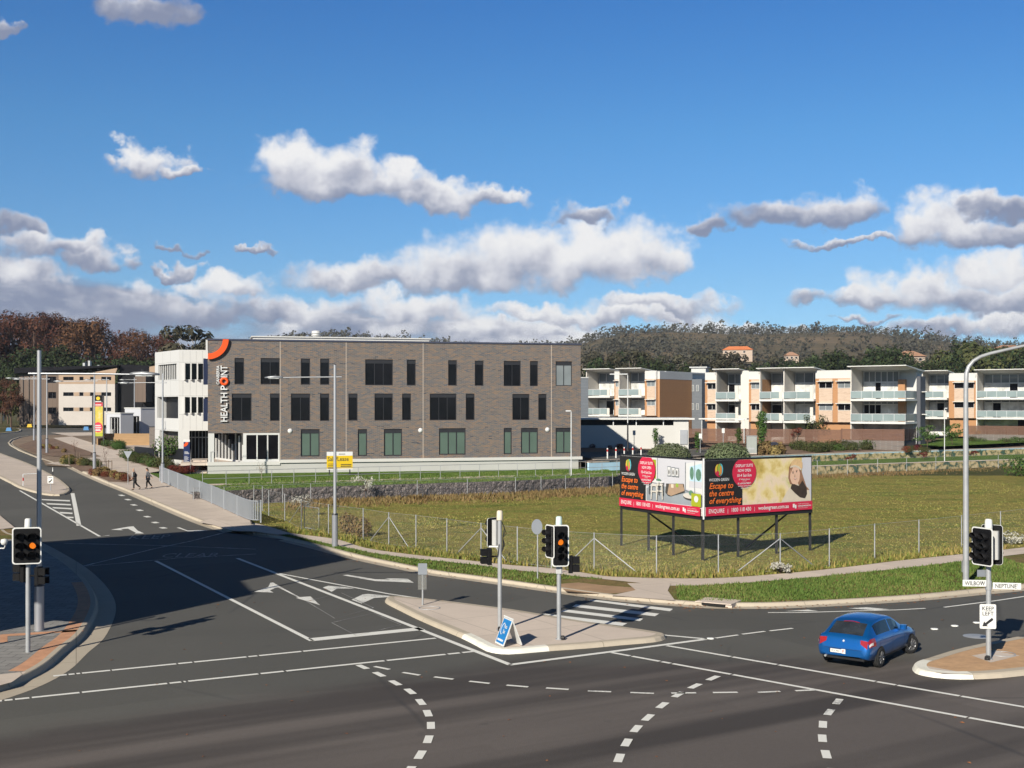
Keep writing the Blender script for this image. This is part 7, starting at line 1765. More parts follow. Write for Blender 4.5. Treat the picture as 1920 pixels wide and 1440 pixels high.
goldmat('art_bokeh', [(.28, (.30, .22, .04)), (.40, (.52, .38, .11)), (.50, (.68, .56, .28)), (.60, (.70, .56, .42)), (.72, (.48, .46, .18))], 1.0)
CN = G(1319, 1052, .12); LF = G(1164.5, 1022, .12); LF.y = 63.8; LF.x = XX(1164.5, 63.8); RT = Vector((XX(1522, 61.6), 61.6, .12))
bb = thing('billboard', 'large two-panel estate billboard on black posts standing in the dry grass', 'billboard', CN)
def panel(A, B, content, label=None):
    d = B-A; W = math.hypot(d.x, d.y); rz = math.atan2(d.y, d.x); o = part('panel', bb, label); o.location = A-CN; o.rotation_euler = (0, 0, rz)
    z0, z1 = 2.10, 4.86; H = z1-z0
    MB().box(0, 0, z0, W, .06, z1).build('backing', 'board_steel', o)
    MB().box(.05, -.012, z0+.05, W-.05, -.001, z1-.05).build('sheet', 'board_white', o)
    mb = MB(); mb.box(-.02, -.03, z0-.14, W+.02, .10, z0-.003); mb.box(0, -.02, z1+.003, W, .08, z1+.04); mb.build('frame', 'board_steel', o)
    P = lambda u, v: (u*W, z0+.05+v*(H-.1))
    lay = [0]
    def poly(name, pts, m, e=None):
        lay[0] += 1; y = -.0125-.0022*lay[0] if e is None else e
        mb = MB(); q = [P(*p) for p in pts]; ar = sum(q[i][0]*q[(i+1) % len(q)][1]-q[(i+1) % len(q)][0]*q[i][1] for i in range(len(q)))
        if ar < 0: q = q[::-1]
        mb.add([(x, y, z) for x, z in q], [tuple(range(len(q)))]); return mb.build(name, m, o)
    def rect(name, u0, v0, u1, v1, m): return poly(name, [(u0, v0), (u1, v0), (u1, v1), (u0, v1)], m)
    def ell(name, u, v, ru, rv, m, n=28, rot=0, clip=1.0):
        pts = []
        for k in range(n):
            a = 2*math.pi*k/n; x, y = ru*math.cos(a), rv*math.sin(a); pts.append((u+x*math.cos(rot)-y*math.sin(rot)*rv/ru*0-y*math.sin(rot)*H/W*1.0, min(clip, v+y*math.cos(rot)+x*math.sin(rot)*W/H)))
        return poly(name, pts, m)
    def txt(name, s, u, v, size, m, align='LEFT', shear=0, bold=0, width=None):
        lay[0] += 1; mb = MB(); text_into(mb, s, size, Matrix(), 0, 0, 'LEFT', shear, bold); xs_ = [v_[0] for v_ in mb.v]; w = max(xs_)-min(xs_)
        kx = (width*W/w) if width else 1.0; x0, zz = P(u, v)
        if align == 'CENTER': x0 -= w*kx/2
        mb.v = [(x0+(v_[0]-min(xs_))*kx, -.0125-.0022*lay[0], zz+v_[2]) for v_ in mb.v]; return mb.build(name, m, o)
    # common layout
    content('back', rect, poly, ell, txt)
    rect('title_block', 0.008, .165, .335, 1.0, 'board_black')
    ell('roundel', .355, .76, .108, .275, 'pink_red', 36, 0, .999)
    for (s, v, sz, w) in (('DISPLAY SUITE', .865, .20, .155), ('NOW OPEN', .775, .20, .115), ('10-4 Sat-Sun', .685, .20, .13), ('37 Wilbow Street', .625, .10, .10), ('BY APPOINTMENT', .545, .12, .12), ('contact sandi james', .505, .085, .115), ('1800 118 430', .465, .085, .065)):
        txt('lettering', s, .355, v, sz, 'text_white', 'CENTER', 0, .012, w)
    rect('rule', .337, .603, .373, .608, 'text_white')
    for (du, dv, ru, rv, m) in ((0, 0, .036, .120, 'leaf_crim'), (.013, .012, .024, .112, 'leaf_cyan'), (-.012, .02, .020, .090, 'leaf_yel'), (.004, .012, .019, .116, 'board_black'), (.004, .014, .0155, .108, 'leaf_lime'), (-.013, -.055, .014, .050, 'leaf_crim'), (.016, .0, .0085, .080, 'leaf_oran')):
        ell('logo_leaf', .125+du, .82+dv, ru, rv, m, 18)
    txt('lettering', 'WODEN GREEN', .125, .625, .20, 'text_white', 'CENTER', 0, .004, .175)
    for s, v, w in (('Escape to', .49, .21), ('the centre', .355, .215), ('of everything', .22, .285)): txt('lettering', s, .04, v, .40, 'text_orange', 'LEFT', .28, .016, w)
    rect('footer_band', .008, 0.0, .992, .163, 'pink_red')
    txt('lettering', 'ENQUIRE', .035, .050, .28, 'text_white', 'LEFT', 0, .008, .135); txt('lettering', '|', .20, .045, .26, 'text_white'); txt('lettering', '1800 118 430', .235, .050, .28, 'text_white', 'LEFT', 0, .008, .175); txt('lettering', '|', .44, .055, .23, 'text_white')
    txt('lettering', 'wodengreen.com.au', .475, .055, .28, 'text_white', 'LEFT', 0, .012, .285)
    rect('logo_mark', .80, .055, .818, .125, 'text_white'); rect('logo_mark', .821, .035, .834, .105, 'text_white')
    txt('lettering', 'another development by', .85, .115, .055, 'text_white', 'LEFT', 0, 0, .11); txt('lettering', 'HINDMARSH', .85, .065, .11, 'text_white', 'LEFT', 0, .015, .125); txt('lettering', 'hindmarsh.com.au', .85, .035, .055, 'text_white', 'LEFT', 0, 0, .09)
def interior(stage, rect, poly, ell, txt):
    rect('picture', .335, .165, .992, 1.0, 'art_wall')
    poly('floor', [(.335, .165), (.335, .40), (.43, .50), (.60, .46), (.80, .44), (.992, .36), (.992, .165)], 'art_floor')
    poly('window_view', [(.80, .47), (.80, .93), (.992, 1.0), (.992, .40)], 'board_white'); poly('window_view', [(.85, .62), (.85, .88), (.985, .95), (.985, .60)], 'art_sky')
    ell('foliage', .875, .76, .022, .12, 'art_leaf', 14); ell('foliage', .95, .74, .03, .11, 'art_leaf', 14); rect('fence_line', .845, .50, .985, .615, 'art_wall')
    poly('mullion', [(.80, .44), (.80, .95), (.808, .955), (.808, .44)], 'art_grey'); poly('mullion', [(.905, .40), (.905, .98), (.911, .985), (.911, .40)], 'art_grey'); poly('skirting', [(.80, .43), (.80, .45), (.992, .37), (.992, .345)], 'art_grey')
    rect('frame', .40, .53, .475, 1.0, 'art_grey'); rect('frame', .405, .545, .470, 1.0, 'board_white'); rect('painting', .415, .60, .458, .965, 'lime')
    for u in (.595, .645, .69): rect('frame', u, .67, u+.042, .86-.02*(u-.59)*10, 'art_grey'); rect('print', u+.004, .685, u+.038, .845-.02*(u-.59)*10, 'board_white'); ell('print_mark', u+.02, .75, .007, .05, 'art_dark', 10)
    poly('sofa', [(.575, .36), (.585, .53), (.63, .535), (.79, .555), (.80, .40), (.63, .30), (.60, .31)], 'art_dark'); poly('sofa', [(.60, .33), (.612, .46), (.79, .50), (.80, .43), (.645, .305)], 'art_sofa'); poly('sofa', [(.615, .455), (.62, .53), (.785, .545), (.785, .495)], 'art_sofa')
    rect('cushion', .70, .48, .73, .55, 'leaf_lime'); rect('cushion', .645, .46, .675, .53, 'art_coat')
    ell('table', .86, .325, .075, .055, 'art_dark', 20); ell('table', .86, .345, .075, .05, 'art_wood', 20); ell('plant', .875, .40, .025, .05, 'art_leaf', 10)
    ell('dining_table', .475, .545, .09, .022, 'board_white', 20); ell('bowl', .495, .585, .03, .025, 'art_leaf', 12)
    for u, v in ((.40, .20), (.47, .22)):
        rect('chair', u, v+.14, u+.085, v+.17, 'art_wood'); poly('chair', [(u, v), (u+.012, v), (u+.022, v+.30), (u+.010, v+.30)], 'art_wood'); poly('chair', [(u+.07, v), (u+.082, v), (u+.075, v+.30), (u+.063, v+.30)], 'art_wood'); rect('chair', u+.01, v+.255, u+.075, v+.30, 'art_wood')
    for u in (.38, .50, .55): poly('chair', [(u, .30), (u+.008, .30), (u+.012, .54), (u+.004, .54)], 'art_dark')
    rect('lime_block', .885, .165, .992, .40, 'lime'); ell('lime_leaf', .94, .30, .024, .06, 'board_white', 16)
def portrait(stage, rect, poly, ell, txt):
    rect('picture', .335, .165, .992, 1.0, 'art_bokeh'); rect('picture_edge', .90, .165, .992, 1.0, 'art_wall')
    poly('coat', [(.70, .165), (.745, .33), (.785, .45), (.86, .50), (.965, .42), (.99, .165)], 'art_coat')
    poly('hair', [(.785, .50), (.768, .62), (.775, .82), (.80, .92), (.86, .92), (.89, .78), (.915, .62), (.945, .44), (.975, .37), (.93, .38), (.88, .42), (.86, .52), (.80, .50)], 'art_hair')
    poly('face', [(.785, .62), (.79, .76), (.82, .86), (.862, .84), (.882, .70), (.876, .58), (.855, .49), (.825, .475), (.80, .53)], 'art_skin')
    poly('fringe', [(.79, .70), (.795, .80), (.815, .90), (.865, .87), (.85, .86), (.822, .86), (.805, .78)], 'art_hair')
    poly('scarf', [(.79, .42), (.80, .50), (.825, .50), (.87, .46), (.905, .56), (.945, .42), (.95, .30), (.93, .215), (.88, .24), (.83, .33)], 'art_scarf')
    poly('hat', [(.785, .83), (.80, .93), (.83, .975), (.88, .97), (.905, .90), (.905, .80), (.885, .77), (.865, .81), (.83, .845)], 'art_hat'); poly('hat_band', [(.785, .81), (.79, .845), (.83, .865), (.87, .835), (.895, .785), (.888, .755), (.862, .80), (.83, .828)], 'art_coat')
    ell('eye', .812, .715, .006, .013, 'art_dark', 10); ell('eye', .846, .735, .006, .012, 'art_dark', 10); poly('brow', [(.804, .745), (.82, .752), (.82, .745), (.804, .736)], 'art_hair'); poly('brow', [(.838, .765), (.856, .765), (.856, .757), (.838, .757)], 'art_hair')
    poly('nose', [(.828, .70), (.832, .64), (.822, .635)], 'art_sofa'); poly('mouth', [(.812, .605), (.83, .585), (.852, .61), (.832, .60)], 'art_lip'); poly('teeth', [(.818, .602), (.832, .594), (.847, .608), (.832, .602)], 'board_white')
panel(LF, CN, interior, 'left panel with a pale living room picture'); panel(CN, RT, portrait, 'right panel with a smiling woman in a knitted hat')
for px, py in ((1164.5, 1022), (1215.5, 1030), (1262, 1039)):
    d = CN-LF; k = (px-CX)/F; s_ = (k*LF.y-LF.x)/(d.x-k*d.y); q = LF+d*s_-CN+Vector((.03, .13, 0)); MB().box(q.x-.06, q.y-.06, -.3, q.x+.06, q.y+.06, 4.8).build('post', 'board_steel', bb)
MB().box(-.07, .14, -.3, .07, .28, 4.95).build('post', 'board_steel', bb)
MB().box(-.035, -.05, 2.0, .035, .10, 4.93).build('corner_strip', 'board_white', bb)
for px in (1387, 1459, 1522):
    d = RT-CN; k = (px-CX)/F; s_ = (k*CN.y-CN.x)/(d.x-k*d.y); q = d*s_+Vector((-.05, .16, 0)); MB().box(q.x-.06, q.y-.06, -.3, q.x+.06, q.y+.06, 4.8).build('post', 'board_steel', bb)
for (px0, px1, wall) in ((1207, 1235, 0), (1483, 1461, 1)):
    A, B = (LF, CN) if not wall else (CN, RT); d = B-A; k = (px0-CX)/F; s_ = (k*A.y-A.x)/(d.x-k*d.y); q = A+d*s_-CN; n = Vector((-d.y, d.x, 0)).normalized()
    e = q+n*2.6+Vector(((px1-px0)/F*58, 0, 0)); MB().tube([(q.x, q.y+.1, 2.1), (e.x, e.y, -.1)], .05, 6).build('brace', 'board_steel', bb)
# ================================================================== BLUE HATCHBACK
def carpaint():
    m, t, b = principled('car_blue'); b.inputs['Base Color'].default_value = (.006, .115, .38, 1); b.inputs['Metallic'].default_value = .55; b.inputs['Roughness'].default_value = .28
    b.inputs['Coat Weight'].default_value = .8; b.inputs['Coat Roughness'].default_value = .05
carpaint(); glass('car_glass', (.022, .027, .034), .03, .9, .6, 1.6); glass('car_side_glass', (.010, .011, .012), .03, .45, .7, 2.5); mat('tyre', (.016, .016, .016), .85, .2, 8); mat('rim_grey', (.16, .16, .165), .4, .15, 5, metal=.5); mat('tail_red', (.27, .006, .008), .25, .15, 10, coat=.6); mat('tail_clear', (.62, .58, .56), .2, .05, coat=.6); mat('plate_white', (.62, .62, .60), .4, .03)
rr, fr_ = G(1645, 1250.5), G(1708, 1222); hd = (fr_-rr).normalized(); left = Vector((-hd.y, hd.x, 0)); car_rz = math.atan2(hd.y, hd.x)
car = thing('car', 'metallic blue hatchback turning past the gravel island', 'car', rr+left*.72, car_rz); car.scale = (.95, .95, .93)
# stations: x, half width low/mid/shoulder, z bottom, belt z, belt half width, rail z, rail half width, roof centre z
ST = [(-.83,.58,.66,.60,.40,.58,.56,.60,.50,.61),(-.80,.70,.76,.72,.36,.68,.66,.705,.56,.715),(-.755,.76,.815,.78,.33,.86,.72,.89,.62,.905),(-.70,.78,.835,.81,.31,.945,.75,.975,.66,.995),(-.62,.79,.85,.83,.29,.975,.765,1.02,.665,1.04),
      (-.40,.80,.86,.85,.27,.975,.785,1.15,.635,1.175),(-.12,.80,.865,.86,.25,.965,.795,1.315,.605,1.345),(.0,.80,.865,.86,.24,.96,.80,1.355,.60,1.395),(.12,.80,.865,.86,.24,.955,.80,1.38,.60,1.43),(.55,.80,.865,.86,.23,.945,.80,1.405,.60,1.465),(.98,.80,.865,.86,.23,.935,.80,1.40,.60,1.47),
      (1.05,.80,.865,.86,.23,.932,.80,1.397,.60,1.468),(1.42,.80,.865,.86,.23,.925,.80,1.35,.605,1.42),(1.75,.80,.865,.86,.23,.92,.79,1.20,.635,1.25),(2.05,.80,.865,.86,.24,.915,.78,1.045,.67,1.085),(2.30,.80,.865,.86,.25,.905,.765,.945,.69,.975),
      (2.70,.80,.86,.855,.25,.86,.74,.885,.66,.915),(3.05,.78,.84,.83,.27,.785,.71,.81,.62,.835),(3.25,.70,.77,.75,.29,.69,.64,.715,.56,.735),(3.36,.58,.64,.62,.33,.57,.54,.59,.48,.60),(3.40,.50,.54,.52,.40,.49,.46,.50,.42,.505)]
def section(s):
    x, w0, w1, w2, zb, zt, wb, zr, wr, zc = s
    up = lambda f: (wb+(wr-wb)*f, zt+(zr-zt)*f)
    return [(x, w0*.82, zb), (x, w0, zb+.02), (x, w1-.01, zb+(zt-zb)*.30), (x, w1, zb+(zt-zb)*.48), (x, w2, zb+(zt-zb)*.80), (x, wb+.018, zt-.012), (x, *up(.06)), (x, *up(.12)), (x, *up(.88)), (x, *up(1.0)), (x, wr*.82, zr+(zc-zr)*.45), (x, wr*.45, zr+(zc-zr)*.85), (x, 0, zc)]
secs = [section(s) for s in ST]; NP = len(secs[0]); body = MB(); gls = {}
def sideface(i, k):           # which glass a body cell belongs to
    xa, xb = ST[i][0], ST[i+1][0]
    if k in (7,) and -.13 < xa and xb < 1.0: return 'side_window_rear'
    if k in (7,) and 1.0 < xa and xb < 1.80: return 'side_window_front'
    if k in (10, 11) and -.63 < xa and xb < -.05: return 'rear_window'
    if k in (9, 10, 11) and 1.40 < xa and xb < 2.31: return 'windscreen'
for i in range(len(secs)-1):
    for k in range(NP-1):
        for sgn in (1, -1):
            q = [(p[0], p[1]*sgn, p[2]) for p in (secs[i][k], secs[i+1][k], secs[i+1][k+1], secs[i][k+1])]
            if sgn < 0: q = q[::-1]
            key = sideface(i, k)
            if key:
                kk = key+('L' if sgn > 0 else 'R') if 'side' in key else key
                gls.setdefault(kk, MB()).add(q, [(3, 2, 1, 0)], 0, False)
            else: body.add(q, [(3, 2, 1, 0)], 0, True)
for s, fl in ((secs[0], 0), (secs[-1], 1)):
    ring = [(p[0], p[1], p[2]) for p in s]+[(p[0], -p[1], p[2]) for p in s[-2::-1]]
    body.add(ring, [tuple(range(len(ring))) if not fl else tuple(range(len(ring)-1, -1, -1))])
body.add([(s[0][0], s[0][1], s[0][2]) for s in secs]+[(s[0][0], -s[0][1], s[0][2]) for s in secs[::-1]], [tuple(range(2*len(secs)))])
bo = body.build('body', 'car_blue', car)
bmx = bmesh.new(); bmx.from_mesh(bo.data); bmesh.ops.remove_doubles(bmx, verts=bmx.verts, dist=1e-4); bmesh.ops.recalc_face_normals(bmx, faces=bmx.faces); bmx.to_mesh(bo.data); bmx.free()
for f in bo.data.polygons: f.use_smooth = len(f.vertices) == 4
for k, g_ in gls.items():
    nm = 'side_window' if 'side' in k else k
    o = g_.build(nm, 'car_side_glass' if 'side' in k else 'car_glass', car)
    bmx = bmesh.new(); bmx.from_mesh(o.data); bmesh.ops.remove_doubles(bmx, verts=bmx.verts, dist=1e-4); bmesh.ops.recalc_face_normals(bmx, faces=bmx.faces); bmx.to_mesh(o.data); bmx.free()
def srf(x, k, sgn=-1, out=.006):
    """a point on the body surface at station x and section parameter k"""
    for a, b in zip(ST, ST[1:]):
        if a[0] <= x <= b[0]:
            f = (x-a[0])/(b[0]-a[0]); sa, sb = section(a), section(b); i = min(int(k), NP-2); g = k-i
            P = [Vector(sa[j]).lerp(Vector(sb[j]), f) for j in (i, i+1)]; p = P[0].lerp(P[1], g); break
    n = Vector((-.6 if x < -.6 else (.4 if x > 3 else 0), 1, .15 if k < 6 else .8)).normalized(); p = p+n*out
    return (p.x, p.y*sgn, p.z)
def patch(name, xs_, ks, m, sgn=-1, out=.007, parent=None):
    mb = MB(); g = [[srf(x, k, sgn, out) for x in xs_] for k in ks]; nx_ = len(xs_)
    vs = [p for r in g for p in r]; fs = [(j*nx_+i, j*nx_+i+1, (j+1)*nx_+i+1, (j+1)*nx_+i) for j in range(len(ks)-1) for i in range(nx_-1)]
    mb.add(vs, fs if sgn < 0 else [f[::-1] for f in fs], 0, True); return mb.build(name, m, parent or car)
for sgn in (1, -1):
    tl = patch('tail_light', [-.745, -.70, -.62, -.50, -.36], [3.5, 4.0, 4.5, 5.0], 'tail_red', sgn, .014)
    patch('clear_lens', [-.742, -.70, -.63, -.55], [3.7, 3.9, 4.1], 'tail_clear', sgn, .020, tl)
    mb = MB(); mb.add([(-.803, sgn*.76, .665), (-.785, sgn*.54, .80), (-.758, sgn*.53, .92), (-.745, sgn*.755, .90)], [(0, 1, 2, 3) if sgn > 0 else (3, 2, 1, 0)]); mb.build('inner_lens', 'tail_red', tl)
    patch('headlight', [3.0, 3.1, 3.2, 3.28], [4.2, 4.7, 5.0], 'tail_clear', sgn, .008)
    for xs0 in ((.18, .30), (1.12, 1.24)): patch('door_handle', xs0, [4.35, 4.5], 'car_blue', sgn, .03)
    for x in (-.02, 1.015, 2.0): patch('door_seam', [x, x+.012], [1.2, 2, 3, 4, 5.9], 'dark_frame', sgn, .003)
    mr = MB(); mr.bbox(1.74, min(sgn*.80, sgn*1.0), .93, 1.90, max(sgn*.80, sgn*1.0), 1.07, .04); mr.build('mirror', 'car_blue', car)
    patch('sill_strip', [.35, 1.0, 1.6, 2.2], [1.05, 1.3], 'dark_frame', sgn, .004)
    for x, st in ((0.0, 0), (2.62, -28)):
        ar = MB(); n = 18; vs = []
        for k in range(n+1):
            a = R(-12+204*k/n)
            for rad in (0.0, .365): vs.append((x+rad*math.cos(a), sgn*.868, max(.20, .30+rad*math.sin(a))))
        ar.add(vs, [(2*k, 2*k+1, 2*k+3, 2*k+2) if sgn < 0 else (2*k+2, 2*k+3, 2*k+1, 2*k) for k in range(n)]); ar.build('wheel_arch', 'black_plastic', car)
        w = part('wheel', car); w.location = (x, sgn*.80, .31); w.rotation_euler = (0, 0, R(st))
        rot = RX(R(90))
        MB().lathe([(.20, -.095), (.275, -.10), (.305, -.08), (.31, 0), (.305, .08), (.275, .10), (.20, .095)], 0, 0, 28, 0, rot).build('tyre', 'tyre', w)
        rm = MB(); s2 = sgn
        rm.lathe([(.205, -s2*.090), (.20, -s2*.06), (.11, -s2*.055), (.10, -s2*.085), (0, -s2*.09)], 0, 0, 28, 0, rot); rm.build('rim', 'rim_grey', w)
        sp = MB()
        for k in range(9): a = k*2*math.pi/9; sp.tube([(.07*math.cos(a), s2*.092, .07*math.sin(a)), (.195*math.cos(a), s2*.088, .195*math.sin(a))], .018, 5)
        sp.build('wheel_spoke', 'rim_grey', w)
MB().box(-.842, -.03, .465, -.832, .42, .585).build('plate_recess', 'black_plastic', car)
pl = MB(); pl.box(-.850, .02, .47, -.843, .39, .58); po = pl.build('number_plate', 'plate_white', car)
mb = MB(); text_into(mb, 'YKX\u00b794H', .085, TR((-.853, .37, .495)) @ RZ(R(-90)), 0, 0, 'LEFT', 0, 0, .82); mb.build('lettering', 'sign_black', po)
pp = MB(); pp.box(-.852, -.09, .46, -.845, .035, .60); po = pp.build('probation_plate', 'plate_white', car); mb = MB(); text_into(mb, 'P', .12, TR((-.856, .01, .487)) @ RZ(R(-90)), 0, 0, 'LEFT', 0, .01); mb.build('lettering', 'sign_red', po)
mb = MB(); mb.lathe([(0, .010), (.03, .008), (.034, 0)], 0, 0, 16, 0, TR((-.765, 0, .845)) @ RY(R(-80))); mb.build('badge', 'metal_white', car)
MB().tube([(-.60, .02, 1.05), (-.53, -.30, 1.10)], .009, 5).build('rear_wiper', 'black_plastic', car)
MB().tube([(-.86, .55, .33), (-.70, .55, .34)], .035, 10).build('exhaust', 'metal_galv', car)
MB().box(-.80, -.66, .28, -.60, .66, .345).build('lower_valance', 'black_plastic', car)
mb = MB(); mb.box(-.838, -.60, .605, -.815, .60, .612); mb.build('bumper_seam', 'black_plastic', car)
MB().box(-.775, -.40, .775, -.768, -.24, .785).build('boot_lettering', 'metal_white', car)
mb = MB(); mb.tube([(-.13, -.25, 1.345), (-.11, 0, 1.368), (-.13, .25, 1.345)], .012, 5); mb.build('high_brake_light', 'tail_red', car)
# dark cabin floor and seats behind the glass
for y in (-.36, .36):
    st_ = MB(); st_.bbox(.95, y-.22, .45, 1.1, y+.22, 1.02, .05); st_.build('seat', 'dark_frame', car)

# ================================================================== TWO WALKERS
mat('skin', (.42, .25, .17), .6, .05); mat('jacket_black', (.028, .025, .026), .8, .2, 6); mat('coat_grey', (.085, .088, .10), .85, .15, 5); mat('trouser_black', (.012, .012, .013), .8, .2, 6); mat('hair_pale', (.34, .25, .16), .8, .2, 9); mat('hair_dark', (.035, .018, .012), .7, .2, 9); mat('shirt_white', (.46, .47, .48), .7, .05); mat('shoe', (.02, .016, .014), .5)
def skinned(name, verts, edges, radii, m, parent, lv=2):
    me = bpy.data.meshes.new(name); me.from_pydata(verts, edges, []); o = bpy.data.objects.new(name, me); COL.objects.link(o)
    md = o.modifiers.new('skin', 'SKIN'); md.use_smooth_shade = True
    for i, r in enumerate(radii):
        me.skin_vertices[0].data[i].radius = r if isinstance(r, tuple) else (r, r)
    me.skin_vertices[0].data[0].use_root = True
    sb = o.modifiers.new('sub', 'SUBSURF'); sb.levels = lv; sb.render_levels = lv
    dg = bpy.context.evaluated_depsgraph_get(); me2 = bpy.data.meshes.new_from_object(o.evaluated_get(dg)); me2.materials.clear(); me2.materials.append(M[m])
    for p in me2.polygons: p.use_smooth = True
    bpy.data.objects.remove(o); q = bpy.data.objects.new(name, me2); COL.objects.link(q); q.parent = parent; return q
def person(label, loc, rz, h, pose, top, legs, hair, long_coat, hairlong):
    """faces local +x; pose gives hip, knee, ankle, shoulder, elbow and wrist places for a 1.75 m body"""
    k = h/1.75; t = thing('person', label, 'person', loc, rz); t.scale = (k, k, k)
    V, E, Rr = [], [], []
    def v(p, r, par=None):
        V.append(p); Rr.append(r); i = len(V)-1
        if par is not None: E.append((par, i))
        return i
    J = pose
    pel = v(J['pelvis'], (.12, .15)); ch = v(J['chest'], (.12, .17), v(J['waist'], (.105, .14), pel)); nk = v(J['neck'], .055, ch); hd0 = v(J['jaw'], (.075, .068), nk); hd1 = v(J['head'], (.095, .078), hd0); v(J['crown'], (.06, .055), hd1)
    nose = Vector(J['head'])+Vector((.105, 0, -.025)); v(tuple(nose), .016, hd1)
    ends = {}
    for s in ('l', 'r'):
        sh = v(J['sh'+s], .062, ch); el = v(J['el'+s], .045, sh); wr = v(J['wr'+s], .030, el); d = (Vector(J['wr'+s])-Vector(J['el'+s])).normalized(); side = Vector((-d.z, 0, d.x)).normalized()
        pm = Vector(J['wr'+s])+d*.07; pi = v(tuple(pm), (.022, .036), wr)
        for q, L in ((-1.5, .062), (-.5, .075), (.5, .070), (1.5, .055)):
            a = v(tuple(pm+side*(q*.018)+d*.03), .009, pi); v(tuple(pm+side*(q*.020)+d*(.03+L)+Vector((.012, 0, -.01))), .0075, a)
        a = v(tuple(pm+side*.040-d*.02), .010, pi); v(tuple(pm+side*.058+d*.03), .008, a)
        hp = v(J['hp'+s], .088, pel); kn = v(J['kn'+s], .056, hp); an = v(J['an'+s], .038, kn); tv = Vector(J['to'+s]); v(tuple(tv), (.034, .028), an)
    skinned('body', V, E, Rr, 'skin', t)
    # jacket
    V, E, Rr = [], [], []
    a = v(J['pelvis'], (.155, .19)); 
    if long_coat: b = v((J['pelvis'][0]-.01, 0, J['pelvis'][2]-.24), (.16, .235), a)
    w = v(J['waist'], (.13, .165), a); c = v(J['chest'], (.145, .205), w); v((J['neck'][0]-.01, 0, J['neck'][2]-.02), .075, c)
    for s in ('l', 'r'):
        sh = v(J['sh'+s], .080, c); el = v(J['el'+s], .062, sh); v(tuple(Vector(J['el'+s]).lerp(Vector(J['wr'+s]), .93)), .046, el)
    skinned('jacket', V, E, Rr, top, t)
    V, E, Rr = [], [], []
    a = v((J['pelvis'][0], 0, J['pelvis'][2]+.02), (.135, .165))
    for s in ('l', 'r'): hp = v(J['hp'+s], .108, a); kn = v(J['kn'+s], .074, hp); v(tuple(Vector(J['kn'+s]).lerp(Vector(J['an'+s]), .93)), .060, kn)
    skinned('trousers', V, E, Rr, legs, t)
    for s in ('l', 'r'):
        V, E, Rr = [], [], []; an = Vector(J['an'+s]); to = Vector(J['to'+s]); d = (to-an); a = v(tuple(an+Vector((-.03, 0, -.015))), .05); b = v(tuple(an.lerp(to, .5)+Vector((0, 0, -.012))), (.046, .044), a); v(tuple(to+d.normalized()*.03), (.034, .04), b); skinned('shoe', V, E, Rr, 'shoe', t, 1)
    V, E, Rr = [], [], []; H = Vector(J['head']); a = v(tuple(H+Vector((-.035, 0, .03))), (.092, .088)); v(tuple(H+Vector((.02, 0, .085))), (.06, .07), a)
    if hairlong: b = v(tuple(H+Vector((-.085, 0, -.09))), (.05, .065), a); v(tuple(H+Vector((-.09, 0, -.20))), .035, b)
    skinned('hair', V, E, Rr, hair, t)
    for y in (-.03, .03):
        MB().lathe([(0, .008), (.011, .004), (.012, 0)], 0, 0, 8, 0, TR((H.x+.088, y, H.z+.012)) @ RY(R(90))).build('eye', 'sign_black', t)
    MB().box(H.x+.076, -.025, H.z-.062, H.x+.086, .025, H.z-.054).build('mouth', 'art_lip', t)
    for y in (-1, 1): MB().lathe([(0, .012), (.025, .006), (.028, 0)], 0, 0, 8, 0, TR((H.x-.005, y*.078, H.z-.005)) @ RX(R(-90*y))).build('ear', 'skin', t)
    return t
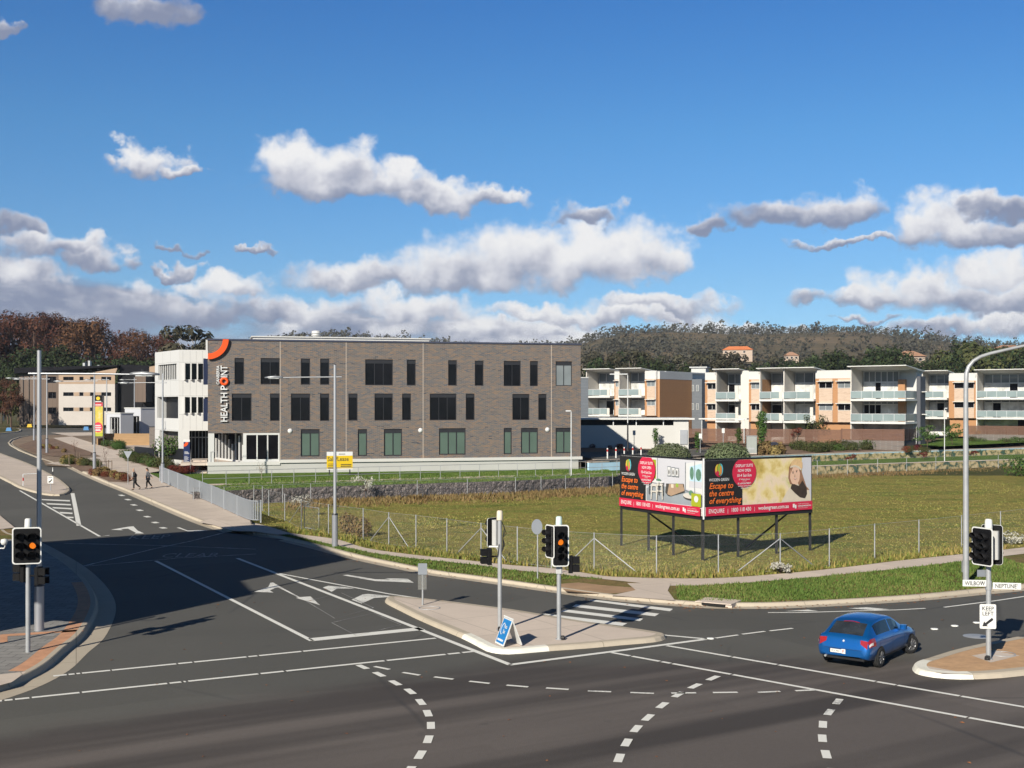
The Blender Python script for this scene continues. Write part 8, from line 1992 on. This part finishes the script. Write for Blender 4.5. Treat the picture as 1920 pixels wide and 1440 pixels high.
pm = dict(pelvis=(0,0,.93), waist=(.02,0,1.10), chest=(.05,0,1.32), neck=(.075,0,1.50), jaw=(.11,0,1.56), head=(.115,0,1.65), crown=(.10,0,1.72),
          shl=(.05,.19,1.42), ell=(.10,.25,1.16), wrl=(.24,.22,1.00), shr=(.05,-.19,1.42), elr=(-.16,-.25,1.20), wrr=(-.12,-.26,.96),
          hpl=(.01,.09,.88), knl=(.10,.09,.49), anl=(.10,.09,.09), tol=(.25,.09,.045), hpr=(-.01,-.09,.88), knr=(-.10,-.09,.50), anr=(-.42,-.09,.20), tor=(-.34,-.09,.06))
p = GS(253, 919, .13); p.z = S(p.y)+.136
o = person('man in a black jacket and dark trousers striding along the footpath', p, R(205), 1.74, pm, 'jacket_black', 'trouser_black', 'hair_pale', False, False)
MB().slab([(-.07+.0, 1.10), (.07, 1.10), (.085, 1.42), (-.085, 1.42)], -.012, .012, 0, TR((.197, 0, 0)) @ RZ(R(90))).build('shirt_front', 'shirt_white', o)
pw = dict(pelvis=(0,0,.95), waist=(.01,0,1.12), chest=(.03,0,1.32), neck=(.05,0,1.49), jaw=(.085,0,1.55), head=(.09,0,1.64), crown=(.08,0,1.71),
          shl=(.03,.17,1.41), ell=(-.12,.23,1.18), wrl=(-.30,.24,.98), shr=(.03,-.17,1.41), elr=(.06,-.22,1.15), wrr=(.20,-.20,.97),
          hpl=(.01,.085,.88), knl=(-.08,.085,.50), anl=(-.34,.085,.16), tol=(-.25,.085,.045), hpr=(-.01,-.085,.88), knr=(.09,-.085,.50), anr=(.10,-.085,.09), tor=(.24,-.085,.045))
p = GS(277.5, 916, .13); p.z = S(p.y)+.136
person('woman in a grey coat with dark hair walking behind the man', p, R(200), 1.66, pw, 'coat_grey', 'trouser_black', 'hair_dark', True, True)

# ================================================================== AIR
mb = MB(); mb.box(-1500, -60, -1.5, 1700, 2550, 150)
hm = bpy.data.materials.new('air'); hm.use_nodes = True; t_ = NT(hm.node_tree); t_.n.clear()
ou = t_.node('ShaderNodeOutputMaterial'); pv = t_.node('ShaderNodeVolumePrincipled'); pv.inputs['Color'].default_value = (.80, .88, 1.0, 1); pv.inputs['Density'].default_value = .00011; pv.inputs['Anisotropy'].default_value = .2
t_.l.new(pv.outputs[0], ou.inputs['Volume']); M['air'] = hm
hz = mb.build('haze', 'air'); tag(hz, 'thin pale air between the junction and the hills', None, None, 'stuff')
